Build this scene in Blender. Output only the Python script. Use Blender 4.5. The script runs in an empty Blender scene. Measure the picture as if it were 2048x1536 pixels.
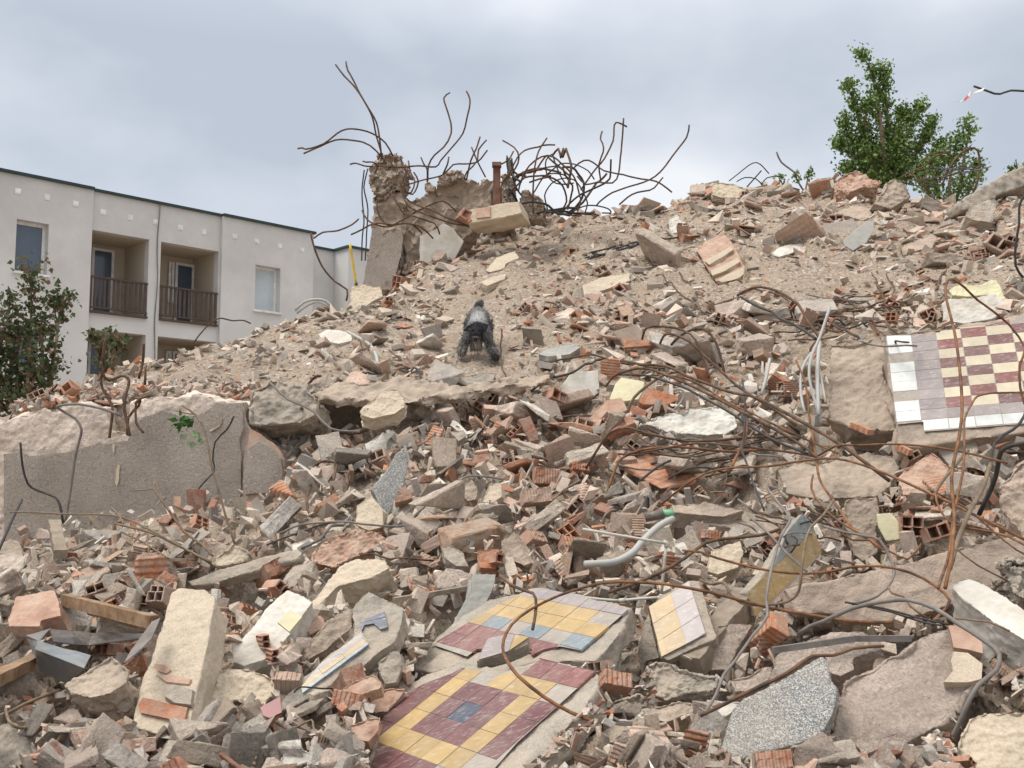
import bpy, bmesh, math, random
import numpy as np
from mathutils import Vector, Matrix, noise as mnoise
random.seed(7); rng = np.random.default_rng(11)
SC = bpy.context.scene; COL = SC.collection
R = math.radians
# ---------------------------------------------------------------- camera
F = 2000.0; PITCH = R(5.5); CAM = np.array([0.0, 0.0, 1.6])
cd = bpy.data.cameras.new('camera'); cam = bpy.data.objects.new('camera', cd); COL.objects.link(cam)
cd.sensor_width = 36.0; cd.lens = 36.0*F/2048; cd.clip_start = 0.05; cd.clip_end = 2000
cam.location = CAM; cam.rotation_euler = (R(90)+PITCH, 0, 0); SC.camera = cam
# ---------------------------------------------------------------- sky and sun (overcast)
SUN_EL, SUN_AZ = R(62), R(-115)      # azimuth from +Y, clockwise seen from above
w = bpy.data.worlds.new("World"); SC.world = w; w.use_nodes = True
nt = w.node_tree; nt.nodes.clear(); N = nt.nodes.new; L = nt.links.new
out = N('ShaderNodeOutputWorld'); bg = N('ShaderNodeBackground'); L(bg.outputs[0], out.inputs[0])
bg.inputs[1].default_value = 0.1
sky = N('ShaderNodeTexSky'); sky.sky_type = 'NISHITA'; sky.sun_disc = False
sky.sun_elevation = SUN_EL; sky.sun_rotation = SUN_AZ
tc = N('ShaderNodeTexCoord'); mp = N('ShaderNodeMapping'); mp.inputs['Scale'].default_value = (1, 1, 1.7)
mp.inputs['Location'].default_value = (0.35, 0.1, 0.25)
L(tc.outputs['Generated'], mp.inputs[0])
n1 = N('ShaderNodeTexNoise'); n1.inputs['Scale'].default_value = 2.9; n1.inputs['Detail'].default_value = 5; n1.inputs['Roughness'].default_value = .45
L(mp.outputs[0], n1.inputs['Vector'])
cr = N('ShaderNodeValToRGB'); L(n1.outputs[0], cr.inputs[0])
e = cr.color_ramp.elements
e[0].position = .37; e[0].color = (5.5, 6.05, 6.9, 1)
e[1].position = .63; e[1].color = (9.6, 9.8, 10.1, 1)
m_ = e.new(.5); m_.color = (7.1, 7.6, 8.4, 1)
sp = N('ShaderNodeSeparateXYZ'); L(tc.outputs['Generated'], sp.inputs[0])
mr = N('ShaderNodeMapRange'); mr.inputs['From Min'].default_value = .40; mr.inputs['From Max'].default_value = 1.0
mr.inputs['To Min'].default_value = 1.0; mr.inputs['To Max'].default_value = 2.9; L(sp.outputs[2], mr.inputs[0])
vm = N('ShaderNodeVectorMath'); vm.operation = 'SCALE'; L(cr.outputs[0], vm.inputs[0]); L(mr.outputs[0], vm.inputs['Scale'])
zm = N('ShaderNodeMapRange'); zm.inputs['From Min'].default_value = .42; zm.inputs['From Max'].default_value = .7; L(sp.outputs[2], zm.inputs[0])
zx = N('ShaderNodeMix'); zx.data_type = 'RGBA'; L(zm.outputs[0], zx.inputs[0]); L(cr.outputs[0], zx.inputs[6]); zx.inputs[7].default_value = (6.9, 6.7, 6.4, 1); L(zx.outputs[2], vm.inputs[0])
mx = N('ShaderNodeMix'); mx.data_type = 'RGBA'; mx.inputs[0].default_value = .9
L(sky.outputs[0], mx.inputs[6]); L(vm.outputs[0], mx.inputs[7]); L(mx.outputs[2], bg.inputs[0])
sd = bpy.data.lights.new('sun', 'SUN'); so = bpy.data.objects.new('sun', sd); COL.objects.link(so)
sd.energy = 2.35; sd.angle = R(24); sd.color = (1, .94, .86)
sdir = Vector((math.sin(SUN_AZ)*math.cos(SUN_EL), math.cos(SUN_AZ)*math.cos(SUN_EL), math.sin(SUN_EL)))
so.rotation_euler = sdir.to_track_quat('Z', 'Y').to_euler()
SC.view_settings.view_transform = 'Standard'; SC.view_settings.look = 'None'
SC.view_settings.exposure = 0.04; SC.view_settings.gamma = 1.0
# ---------------------------------------------------------------- projection helpers
cP, sP = math.cos(PITCH), math.sin(PITCH)
def ray(u, v):
    a = (np.asarray(u, float)-1024)/F; b = (768-np.asarray(v, float))/F
    return np.stack([a, cP-b*sP, sP+b*cP+0*a], -1)
def P3(u, v, t): return CAM + ray(u, v)*np.asarray(t, float)[..., None] if np.ndim(t) else CAM + ray(u, v)*t
def proj(p):
    d = np.asarray(p)-CAM
    t = d[..., 1]*cP + d[..., 2]*sP
    return 1024+F*d[..., 0]/t, 768-F*(d[..., 2]*cP-d[..., 1]*sP)/t, t
# ---------------------------------------------------------------- materials
def mat(name, col=(.5, .5, .5), src=None, rough=.9, var=(.72, 1.18), vs=6.0, dust=0, dustc=(.40, .33, .26), ds=3.0, dsoft=.12,
        bumps=((40, .5, .01),), special=None, metal=0, fine=0.0, spec=.3, grain=0, gamp=.28):
    m = bpy.data.materials.new(name); m.use_nodes = True; nt = m.node_tree; nt.nodes.clear(); N = nt.nodes.new; L = nt.links.new
    o = N('ShaderNodeOutputMaterial'); b = N('ShaderNodeBsdfPrincipled'); L(b.outputs[0], o.inputs[0])
    b.inputs['Roughness'].default_value = rough; b.inputs['Metallic'].default_value = metal
    b.inputs['Specular IOR Level'].default_value = spec
    tc = N('ShaderNodeTexCoord'); oi = N('ShaderNodeObjectInfo')
    ad = N('ShaderNodeVectorMath'); ad.operation = 'ADD'; L(tc.outputs['Object'], ad.inputs[0])
    sc = N('ShaderNodeMath'); sc.operation = 'MULTIPLY'; sc.inputs[1].default_value = 37.0; L(oi.outputs['Random'], sc.inputs[0]); L(sc.outputs[0], ad.inputs[1])
    V = ad.outputs[0]
    def noise(s, det=4, ro=.6):
        n = N('ShaderNodeTexNoise'); n.inputs['Scale'].default_value = s; n.inputs['Detail'].default_value = det
        n.inputs['Roughness'].default_value = ro; L(V, n.inputs['Vector']); return n.outputs[0]
    def rng_(x, a, b_, c, d):
        q = N('ShaderNodeMapRange'); q.inputs[1].default_value = a; q.inputs[2].default_value = b_
        q.inputs[3].default_value = c; q.inputs[4].default_value = d; L(x, q.inputs[0]); return q.outputs[0]
    def mix(f, a, b_, mode='MIX'):
        q = N('ShaderNodeMix'); q.data_type = 'RGBA'; q.blend_type = mode
        for k, x in ((0, f), (6, a), (7, b_)):
            if hasattr(x, 'links'): L(x, q.inputs[k])
            elif k: q.inputs[k].default_value = (*x, 1)
            else: q.inputs[0].default_value = x
        return q.outputs[2]
    if src == 'obj': c = oi.outputs['Color']
    elif src == 'attr':
        at = N('ShaderNodeAttribute'); at.attribute_name = 'Col'; c = at.outputs['Color']
    else:
        rg = N('ShaderNodeRGB'); rg.outputs[0].default_value = (*col, 1); c = rg.outputs[0]
    if special == 'terrazzo':
        vo = N('ShaderNodeTexVoronoi'); vo.inputs['Scale'].default_value = fine or 170; L(V, vo.inputs['Vector'])
        s2 = N('ShaderNodeSeparateColor'); L(vo.outputs['Color'], s2.inputs[0])
        cr = N('ShaderNodeValToRGB'); cr.color_ramp.interpolation = 'CONSTANT'; L(s2.outputs[0], cr.inputs[0])
        el = cr.color_ramp.elements; el[0].color = (.09, .10, .105, 1); el[1].position = .3; el[1].color = (.20, .215, .215, 1)
        a = el.new(.6); a.color = (.33, .34, .34, 1); a = el.new(.86); a.color = (.52, .52, .5, 1); c = cr.outputs[0]
    if special == 'rust':
        cr = N('ShaderNodeValToRGB'); L(noise(14, 5, .7), cr.inputs[0]); el = cr.color_ramp.elements
        k = col
        el[0].position = .36; el[0].color = (k[0]*.45, k[1]*.5, k[2]*.6, 1); el[1].position = .62; el[1].color = (k[0]*1.5, k[1]*1.25, k[2]*1.1, 1); c = cr.outputs[0]
    f1 = rng_(noise(vs, 5, .65), .28, .72, var[0], var[1])
    cc = N('ShaderNodeCombineColor'); [L(f1, cc.inputs[k]) for k in range(3)]
    c = mix(1.0, c, cc.outputs[0], 'MULTIPLY')
    if grain:
        f2 = rng_(noise(grain, 3, .7), .34, .66, 1-gamp, 1+gamp*.8); c2 = N('ShaderNodeCombineColor'); [L(f2, c2.inputs[k]) for k in range(3)]
        c = mix(1.0, c, c2.outputs[0], 'MULTIPLY')
    if special == 'stain':
        sz_ = N('ShaderNodeSeparateXYZ'); L(tc.outputs['Object'], sz_.inputs[0]); hz = rng_(sz_.outputs[2], 5.2, 9.6, -.25, .55)
        av = N('ShaderNodeMath'); av.operation = 'ADD'; av.use_clamp = True; L(hz, av.inputs[0]); L(rng_(noise(.5, 6, .7), .3, .7, -.22, .3), av.inputs[1])
        c = mix(av.outputs[0], c, (.36, .36, .355))
    if special == 'terrain':
        vo = N('ShaderNodeTexVoronoi'); vo.inputs['Scale'].default_value = 38; L(V, vo.inputs['Vector'])
        hs = N('ShaderNodeSeparateColor'); L(vo.outputs['Color'], hs.inputs[0])
        cr = N('ShaderNodeValToRGB'); L(hs.outputs[0], cr.inputs[0]); cr.color_ramp.interpolation = 'CONSTANT'
        el = cr.color_ramp.elements; el[0].color = (.37, .30, .235, 1); el[1].position = .45; el[1].color = (.47, .39, .315, 1)
        for p_, q_ in ((.6, (.30, .26, .22, 1)), (.72, (.52, .45, .38, 1)), (.84, (.43, .26, .18, 1)), (.93, (.6, .56, .5, 1))):
            a = el.new(p_); a.color = q_
        c = mix(rng_(noise(1.6, 6, .7), .42, .60, .15, .9), c, cr.outputs[0])
    if dust:
        fd = rng_(noise(ds, 6, .68), .5-dsoft, .5+dsoft, dust if dust < 0 else 0, abs(dust))
        c = mix(fd, c, dustc)
    if special == 'tile':
        # hairline scratches and smears of mortar dust
        mp = N('ShaderNodeMapping'); mp.inputs['Scale'].default_value = (7, 34, 20); mp.inputs['Rotation'].default_value = (.3, .2, .9); L(V, mp.inputs[0])
        ns = N('ShaderNodeTexNoise'); ns.inputs['Scale'].default_value = 3.2; ns.inputs['Detail'].default_value = 7; ns.inputs['Roughness'].default_value = .75; L(mp.outputs[0], ns.inputs['Vector'])
        c = mix(rng_(ns.outputs[0], .53, .68, 0, .5), c, (.62, .58, .52))
    L(c, b.inputs['Base Color'])
    nrm = None
    if special == 'ribs':
        wv = N('ShaderNodeTexWave'); wv.bands_direction = 'X'; wv.inputs['Scale'].default_value = fine or 26; wv.inputs['Distortion'].default_value = .3
        L(tc.outputs['Object'], wv.inputs['Vector'])
        bp = N('ShaderNodeBump'); bp.inputs['Strength'].default_value = .9; bp.inputs['Distance'].default_value = .006; L(wv.outputs[0], bp.inputs['Height']); nrm = bp.outputs[0]
    if special in ('terrain',):
        bp = N('ShaderNodeBump'); bp.inputs['Strength'].default_value = .8; bp.inputs['Distance'].default_value = .016
        L(rng_(vo.outputs['Distance'], 0, .8, 1, 0), bp.inputs['Height']); nrm = bp.outputs[0]
    if special == 'uvrib':
        uv = N('ShaderNodeUVMap'); wv = N('ShaderNodeTexWave'); wv.inputs['Scale'].default_value = 1.0; wv.bands_direction = 'DIAGONAL'; L(uv.outputs[0], wv.inputs['Vector'])
    for s, st, di in bumps:
        bp = N('ShaderNodeBump'); bp.inputs['Strength'].default_value = st; bp.inputs['Distance'].default_value = di
        L(noise(s, 6, .65), bp.inputs['Height'])
        if nrm is not None: L(nrm, bp.inputs['Normal'])
        nrm = bp.outputs[0]
    if nrm is not None: L(nrm, b.inputs['Normal'])
    return m
CB = ((9, .55, .04), (34, .5, .012), (150, .5, .004))
M = {}
M['terrain'] = mat('dusty rubble earth', (.43, .345, .265), special='terrain', vs=2.2, var=(.72, 1.14), bumps=((5, .6, .08), (26, .9, .03), (130, .8, .008)), grain=45)
M['piece'] = mat('loose piece', src='obj', var=(.62, 1.22), vs=2.2, dust=.6, dustc=(.43, .365, .30), ds=2.6, bumps=((3, .4, .02), (12, .7, .014), (42, .8, .007)), grain=18)
M['ribbed'] = mat('ribbed brick shard', src='obj', var=(.62, 1.22), vs=2.2, dust=.6, dustc=(.50, .39, .31), ds=2.6, special='ribs', fine=2.6, bumps=((9, .4, .012), (32, .5, .006)), grain=18)
M['bits'] = mat('small rubble', src='attr', var=(.75, 1.15), vs=11, dust=.35, ds=9, bumps=((60, .5, .005), (190, .6, .003)), grain=130)
M['concrete'] = mat('broken concrete', (.40, .365, .315), var=(.55, 1.3), vs=7, dust=.7, ds=3.5, bumps=CB, grain=150, gamp=.2)
M['pink'] = mat('pinkish concrete', (.47, .375, .31), var=(.6, 1.25), vs=6, dust=.6, ds=3.5, bumps=CB, grain=150, gamp=.2)
M['brown'] = mat('brown earthy concrete', (.43, .355, .29), var=(.55, 1.3), vs=6, dust=.6, ds=3, bumps=CB, grain=150, gamp=.2)
M['plaster'] = mat('cream plaster', (.63, .54, .42), var=(.68, 1.12), vs=5, dust=.4, ds=5, bumps=((30, .5, .012), (160, .4, .004)), grain=150, gamp=.2)
M['white'] = mat('white plaster', (.70, .69, .64), var=(.8, 1.08), vs=7, dust=.5, ds=5, bumps=((30, .4, .008), (160, .3, .003)))
M['roughcast'] = mat('grey roughcast', (.60, .53, .47), var=(.72, 1.15), vs=2.5, dust=.3, ds=1.5, bumps=((55, 1.0, .035), (130, 1.0, .015)), grain=90, gamp=.22)
M['roughpink'] = mat('pinkish roughcast', (.78, .65, .56), var=(.72, 1.15), vs=3, dust=.3, ds=4, bumps=((14, .6, .04), (80, 1.0, .02), (200, .9, .008)), grain=90, gamp=.22)
M['smoothwall'] = mat('smooth concrete', (.76, .66, .58), var=(.68, 1.12), vs=2.5, dust=.5, ds=2, bumps=((7, .5, .06), (30, .5, .02), (110, .5, .006)), grain=150, gamp=.2)
M['terrazzo'] = mat('terrazzo', special='terrazzo', rough=.55, var=(.85, 1.1), dust=.35, ds=5, fine=330, bumps=((200, .2, .002),))
M['slate'] = mat('plain grey stone', (.34, .335, .31), rough=.7, var=(.85, 1.1), bumps=((120, .3, .002),))
M['tile'] = mat('glazed tile', src='attr', rough=.36, var=(.8, 1.12), vs=14, dust=.2, dustc=(.42, .37, .32), ds=5, special='tile', bumps=((60, .12, .003),), spec=.5)
M['brick'] = mat('hollow brick', src='obj', var=(.65, 1.2), vs=10, dust=.75, dustc=(.50, .37, .30), ds=12, special='ribs', fine=20, bumps=((90, .6, .004),))
M['brickred'] = mat('orange brick', (.44, .17, .085), var=(.6, 1.25), vs=12, dust=.65, dustc=(.50, .35, .27), ds=9, bumps=((30, .7, .012), (120, .5, .004)))
M['brickpink'] = mat('dusty pink brick', (.50, .31, .23), var=(.7, 1.2), vs=8, dust=.6, dustc=(.5, .42, .34), ds=8, bumps=((30, .5, .01), (120, .5, .004)))
M['rust'] = mat('rusty bar', (.12, .082, .058), special='rust', rough=.85, bumps=((160, .6, .003),))
M['orange'] = mat('orange rusty bar', (.19, .105, .055), special='rust', rough=.85, bumps=((160, .6, .003),))
M['dark'] = mat('dark wire', (.045, .043, .042), rough=.6, var=(.6, 1.5), vs=20, bumps=((160, .3, .002),))
M['greyrod'] = mat('dusty grey rod', (.20, .18, .165), rough=.8, var=(.6, 1.3), vs=15, bumps=((160, .4, .002),))
M['twig'] = mat('twig bark', (.20, .15, .105), rough=.9, var=(.6, 1.3), vs=25, bumps=((150, .5, .003),))
M['pipe'] = mat('grey plastic pipe', (.42, .45, .45), rough=.5, var=(.8, 1.1), vs=9, dust=.5, ds=9, bumps=())
M['pipew'] = mat('pale plastic pipe', (.55, .56, .50), rough=.5, var=(.85, 1.1), vs=9, dust=.4, ds=9, bumps=())
M['wood'] = mat('weathered timber', (.27, .16, .085), rough=.75, var=(.5, 1.35), vs=16, dust=.3, ds=8, bumps=((60, .5, .006),))
M['woodgrey'] = mat('grey timber', (.28, .23, .18), rough=.85, var=(.6, 1.25), vs=16, bumps=((60, .6, .006),))
M['zinc'] = mat('galvanised sheet', (.30, .33, .355), rough=.38, metal=.75, var=(.6, 1.15), vs=9, dust=.5, dustc=(.35, .32, .29), ds=6, bumps=((8, .3, .03),))
M['tar'] = mat('black tarred sheet', (.035, .035, .038), rough=.35, var=(.6, 1.8), vs=9, dust=.3, ds=6, bumps=((15, .5, .03),), spec=.5)
M['yellow'] = mat('yellow paint', (.62, .44, .06), rough=.6, bumps=())
M['redtape'] = mat('red tape', (.6, .06, .06), rough=.5, bumps=())
M['whitetape'] = mat('white tape', (.7, .7, .7), rough=.5, bumps=())
M['foil'] = mat('pale yellow foam', (.66, .63, .42), rough=.6, var=(.8, 1.05), vs=6, dust=.25, ds=5, bumps=((20, .3, .01),))
M['maroon'] = mat('maroon glaze', (.27, .10, .105), rough=.35, bumps=(), spec=.5)
M['green'] = mat('green plastic', (.18, .42, .24), rough=.5, bumps=())
# ---------------------------------------------------------------- mesh helpers
def build(name, V, Fc, mats, parent=None, loc=(0, 0, 0), midx=None, smooth=False, cols=None):
    me = bpy.data.meshes.new(name)
    loc = np.asarray(loc, float); V = np.asarray(V, float)-loc
    if isinstance(Fc, np.ndarray):
        n, k = Fc.shape
        me.vertices.add(len(V)); me.vertices.foreach_set('co', V.ravel())
        me.loops.add(n*k); me.loops.foreach_set('vertex_index', Fc.ravel().astype(np.int32))
        me.polygons.add(n); me.polygons.foreach_set('loop_start', np.arange(0, n*k, k, dtype=np.int32))
        me.update(calc_edges=True)
    else:
        me.from_pydata([tuple(x) for x in V], [], [tuple(f) for f in Fc]); me.update()
    for m in (mats if isinstance(mats, (list, tuple)) else [mats]): me.materials.append(m)
    if midx is not None: me.polygons.foreach_set('material_index', np.asarray(midx, dtype=np.int32))
    me.polygons.foreach_set('use_smooth', np.full(len(me.polygons), bool(smooth)))
    if cols is not None:
        a = me.color_attributes.new('Col', 'FLOAT_COLOR', 'POINT')
        c = np.ones((len(V), 4)); c[:, :3] = cols; a.data.foreach_set('color', c.ravel())
    o = bpy.data.objects.new(name, me); COL.objects.link(o)
    if parent is not None:
        o.parent = parent
        o.location = loc - np.asarray(parent_loc(parent))
    else: o.location = loc
    return o
def parent_loc(p):
    l = np.asarray(p.location, float)
    while p.parent is not None: p = p.parent; l = l+np.asarray(p.location, float)
    return l
def empty(name, loc):
    o = bpy.data.objects.new(name, None); o.empty_display_size = .1; COL.objects.link(o); o.location = loc; return o
LAND = []     # (u, v, phrase): things the labels of the loose pieces refer to
def tag(o, label, cat, group=None, kind=None):
    if kind: o['kind'] = kind
    elif cat: o['kind'] = 'thing'
    if label: o['label'] = label
    if cat: o['category'] = cat
    if group: o['group'] = group
    return o
def landmark(u, v, phrase): LAND.append((u, v, phrase))
class MB:
    def __init__(s): s.V = []; s.F = []; s.m = []; s.c = []
    def add(s, V, F_, mi=0, col=None):
        b = len(s.V); s.V += [tuple(x) for x in V]; s.F += [tuple(i+b for i in f) for f in F_]; s.m += [mi]*len(F_)
        s.c += [col if col is not None else (.5, .5, .5)]*len(V)
    def box(s, a, b, mi=0, col=None, M_=None):
        (x0, y0, z0), (x1, y1, z1) = a, b
        V = np.array([(x0, y0, z0), (x1, y0, z0), (x1, y1, z0), (x0, y1, z0), (x0, y0, z1), (x1, y0, z1), (x1, y1, z1), (x0, y1, z1)], float)
        if M_ is not None: V = V@np.asarray(M_[0]).T + M_[1]
        s.add(V, [(0, 3, 2, 1), (4, 5, 6, 7), (0, 1, 5, 4), (1, 2, 6, 5), (2, 3, 7, 6), (3, 0, 4, 7)], mi, col)
    def build(s, name, mats, parent=None, loc=(0, 0, 0), smooth=False, attr=False):
        return build(name, s.V, s.F, mats, parent, loc, s.m, smooth, np.array(s.c) if attr else None)
def spline(P, step):
    P = np.asarray(P, float)
    if len(P) < 3:
        n = max(2, int(np.linalg.norm(P[-1]-P[0])/step)+1); return P[0]+(P[-1]-P[0])*np.linspace(0, 1, n)[:, None]
    Q = np.vstack([2*P[0]-P[1], P, 2*P[-1]-P[-2]]); out = []
    for i in range(1, len(Q)-2):
        a, b, c, d = Q[i-1:i+3]; n = max(2, int(np.linalg.norm(c-b)/step))
        t = (np.arange(n)/n)[:, None]
        out.append(.5*((2*b)+(-a+c)*t+(2*a-5*b+4*c-d)*t*t+(-a+3*b-3*c+d)*t**3))
    out.append(P[-1:]); return np.vstack(out)
def tube_geo(C, r, k=6):
    C = np.asarray(C, float); n = len(C); r = np.broadcast_to(np.asarray(r, float), (n,))
    T = np.gradient(C, axis=0); T /= np.linalg.norm(T, axis=1)[:, None]+1e-9
    up = np.array([0, 0, 1.0]) if abs(T[0, 2]) < .8 else np.array([0, 1.0, 0]); u = np.cross(T[0], up); u /= np.linalg.norm(u)
    V = []
    for i in range(n):
        u = u-T[i]*np.dot(u, T[i]); u /= np.linalg.norm(u)+1e-9; w_ = np.cross(T[i], u)
        for j in range(k):
            a = 2*math.pi*j/k; V.append(C[i]+r[i]*(math.cos(a)*u+math.sin(a)*w_))
    Fq = [(i*k+j, i*k+(j+1) % k, (i+1)*k+(j+1) % k, (i+1)*k+j) for i in range(n-1) for j in range(k)]
    Fq += [tuple(range(k-1, -1, -1)), tuple((n-1)*k+j for j in range(k))]
    return V, Fq
def inpoly(px, py, poly):
    px = np.asarray(px, float); py = np.asarray(py, float); r = np.zeros(px.shape, bool); n = len(poly)
    for i in range(n):
        x0, y0 = poly[i]; x1, y1 = poly[(i+1) % n]
        if y0 == y1: continue
        c = ((y0 > py) != (y1 > py)) & (px < (x1-x0)*(py-y0)/(y1-y0)+x0); r ^= c
    return r
# ---------------------------------------------------------------- smooth value noise for the ground
_g = rng.random((6, 256, 256))
def vnoise(x, y, k=0):
    xi = np.floor(x).astype(int); yi = np.floor(y).astype(int); fx = x-xi; fy = y-yi
    fx = fx*fx*(3-2*fx); fy = fy*fy*(3-2*fy); g = _g[k]
    a = g[xi % 256, yi % 256]; b = g[(xi+1) % 256, yi % 256]; c = g[xi % 256, (yi+1) % 256]; d = g[(xi+1) % 256, (yi+1) % 256]
    return a*(1-fx)*(1-fy)+b*fx*(1-fy)+c*(1-fx)*fy+d*fx*fy-.5
# ---------------------------------------------------------------- the mound: profiles (v, distance) along a few columns
W0 = 6.95
PROF = {
 -420: [(1620, 2.3), (1400, 3.2), (1250, 4.2), (1150, 5.2), (1085, 6.3), (1076, 6.9), (850, 7.0), (835, 7.6)],
 0: [(1620, 2.3), (1400, 3.2), (1250, 4.2), (1150, 5.2), (1085, 6.3), (1074, 6.8), (840, 7.0), (815, 7.8)],
 120: [(1620, 2.3), (1400, 3.2), (1250, 4.2), (1150, 5.2), (1062, 6.3), (1046, 6.8), (808, 7.0), (775, 7.9)],
 250: [(1620, 2.3), (1400, 3.2), (1250, 4.1), (1120, 5.3), (1020, 6.4), (1002, 6.8), (795, 7.05), (728, 8.3)],
 400: [(1620, 2.3), (1400, 3.2), (1250, 4.1), (1120, 5.2), (1002, 6.3), (984, 6.8), (790, 7.05), (720, 8.1), (684, 9.0)],
 500: [(1620, 2.3), (1400, 3.2), (1250, 4.0), (1120, 5.1), (985, 6.2), (958, 6.8), (800, 7.15), (700, 8.5), (652, 9.6)],
 640: [(1620, 2.3), (1400, 3.15), (1250, 3.95), (1100, 5.0), (950, 6.3), (872, 7.15), (770, 7.35), (690, 8.7), (612, 10.6)],
 800: [(1620, 2.3), (1400, 3.15), (1250, 3.9), (1050, 5.2), (900, 6.4), (850, 7.1), (752, 7.35), (680, 8.7), (600, 10.6), (552, 11.8), (545, 12.6)],
 1000: [(1620, 2.3), (1400, 3.1), (1250, 3.9), (1050, 5.1), (900, 6.3), (800, 7.2), (742, 7.6), (690, 8.5), (600, 10.3), (500, 12.3), (443, 13.6)],
 1200: [(1620, 2.2), (1400, 3.1), (1250, 3.8), (1050, 5.0), (900, 6.1), (800, 7.0), (740, 7.5), (690, 8.3), (600, 9.8), (500, 12.0), (412, 14.2)],
 1400: [(1620, 2.2), (1400, 3.0), (1250, 3.7), (1050, 4.8), (900, 6.0), (800, 6.8), (700, 7.9), (600, 9.5), (500, 11.9), (380, 15.0)],
 1600: [(1620, 2.1), (1400, 2.9), (1250, 3.55), (1050, 4.6), (900, 5.7), (800, 6.5), (700, 7.6), (600, 9.2), (500, 11.6), (372, 15.2)],
 1780: [(1620, 2.1), (1400, 2.8), (1250, 3.4), (1050, 4.4), (900, 5.2), (860, 5.6), (680, 7.0), (600, 8.7), (500, 11.3), (368, 15.2)],
 2048: [(1620, 2.0), (1400, 2.7), (1250, 3.3), (1050, 4.2), (880, 4.95), (850, 5.2), (640, 6.7), (560, 8.2), (480, 10.8), (385, 13.5)],
 2500: [(1620, 2.0), (1400, 2.7), (1250, 3.3), (1050, 4.2), (880, 4.95), (850, 5.2), (640, 6.7), (560, 8.2), (480, 10.8), (385, 13.5)],
}
TH = np.linspace(-.85, .85, 561); NY = 620
YS = 1.2*(26/1.2)**np.linspace(0, 1, NY)
def make_H():
    us = sorted(PROF); cols = []; ths = []
    for u in us:
        pr = PROF[u]; y = [0.9]; z = [.25]
        for v, t in pr:
            p = P3(u, v, t); y.append(p[1]); z.append(p[2])
        d = y[-1]; zz = z[-1]; y += [d+.6, d+1.2, d+8.5, 60]; z += [zz-.25, zz-.8, .02, 0]
        cols.append(np.interp(YS, y, z)); ths.append((u-1024)/F/cP)
    cols = np.array(cols); H = np.empty((len(TH), NY))
    for j in range(NY): H[:, j] = np.interp(TH, ths, cols[:, j])
    k = np.array([1, 2, 3, 2, 1.0]); k /= k.sum()      # soften the creases between columns
    for _ in range(5):
        Hp = np.pad(H, ((2, 2), (0, 0)), 'edge'); H = sum(k[i]*Hp[i:i+len(TH)] for i in range(5))
    return H
H = make_H()
GX = TH[:, None]*YS[None, :]; GY = np.broadcast_to(YS[None, :], GX.shape)
a_near = np.clip((9-GY)/5, .35, 1)
H += a_near*(.16*vnoise(GX*1.3+5, GY*1.3, 0)+.10*vnoise(GX*3.1, GY*3.1+9, 1)+.07*vnoise(GX*7, GY*7, 2))+.035*vnoise(GX*16, GY*16, 3)+.015*vnoise(GX*37, GY*37, 4)
H += np.clip((GY-8)/3, 0, 1)*(.26*vnoise(GX*.9+3, GY*.9, 5)+.20*vnoise(GX*2.3, GY*2.3, 1)+.12*vnoise(GX*5, GY*5, 2))
def Hat(x, y, G=None):
    G = H if G is None else G
    y = np.clip(y, YS[0], YS[-1]); th = np.clip(x/y, TH[0], TH[-1])
    a = (th-TH[0])/(TH[1]-TH[0]); b = np.log(y/YS[0])/np.log(YS[1]/YS[0])
    i = np.clip(a.astype(int), 0, len(TH)-2); j = np.clip(b.astype(int), 0, NY-2); fa = a-i; fb = b-j
    return G[i, j]*(1-fa)*(1-fb)+G[i+1, j]*fa*(1-fb)+G[i, j+1]*(1-fa)*fb+G[i+1, j+1]*fa*fb
TT = 1.3*(22/1.3)**np.linspace(0, 1, 420)
def hit(u, v, G=None):
    """distance along the view axis at which each pixel's ray meets the ground (nan over the skyline)"""
    u = np.atleast_1d(np.asarray(u, float)); v = np.atleast_1d(np.asarray(v, float)); r = ray(u, v)
    res = np.full(u.shape, np.nan)
    for s in range(0, len(u), 4000):
        rr = r[s:s+4000]; X = rr[:, None, 0]*TT; Y = rr[:, None, 1]*TT; Z = 1.6+rr[:, None, 2]*TT
        b = Z < Hat(X, Y, G); f = b.argmax(1); ok = b.any(1)
        res[s:s+4000] = np.where(ok, TT[f], np.nan)
    return res
H0 = H.copy()
PLANES = []     # (outline px, plane point, normal) of the big pieces, so bars and bricks rest on them
def depth_at(u, v, fallback=None):
    t = float(hit(u, v)[0])
    for poly, c, n in PLANES:
        if inpoly(u, v, poly):
            r = ray(u, v); tt = float(np.dot(c-CAM, n)/np.dot(r, n))
            if tt > .5 and not (tt > t): t = tt
    if t != t:
        if fallback is not None: return fallback
        vv = v
        while t != t and vv < 1500: vv += 12; t = float(hit(u, vv)[0])
    return t
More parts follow.
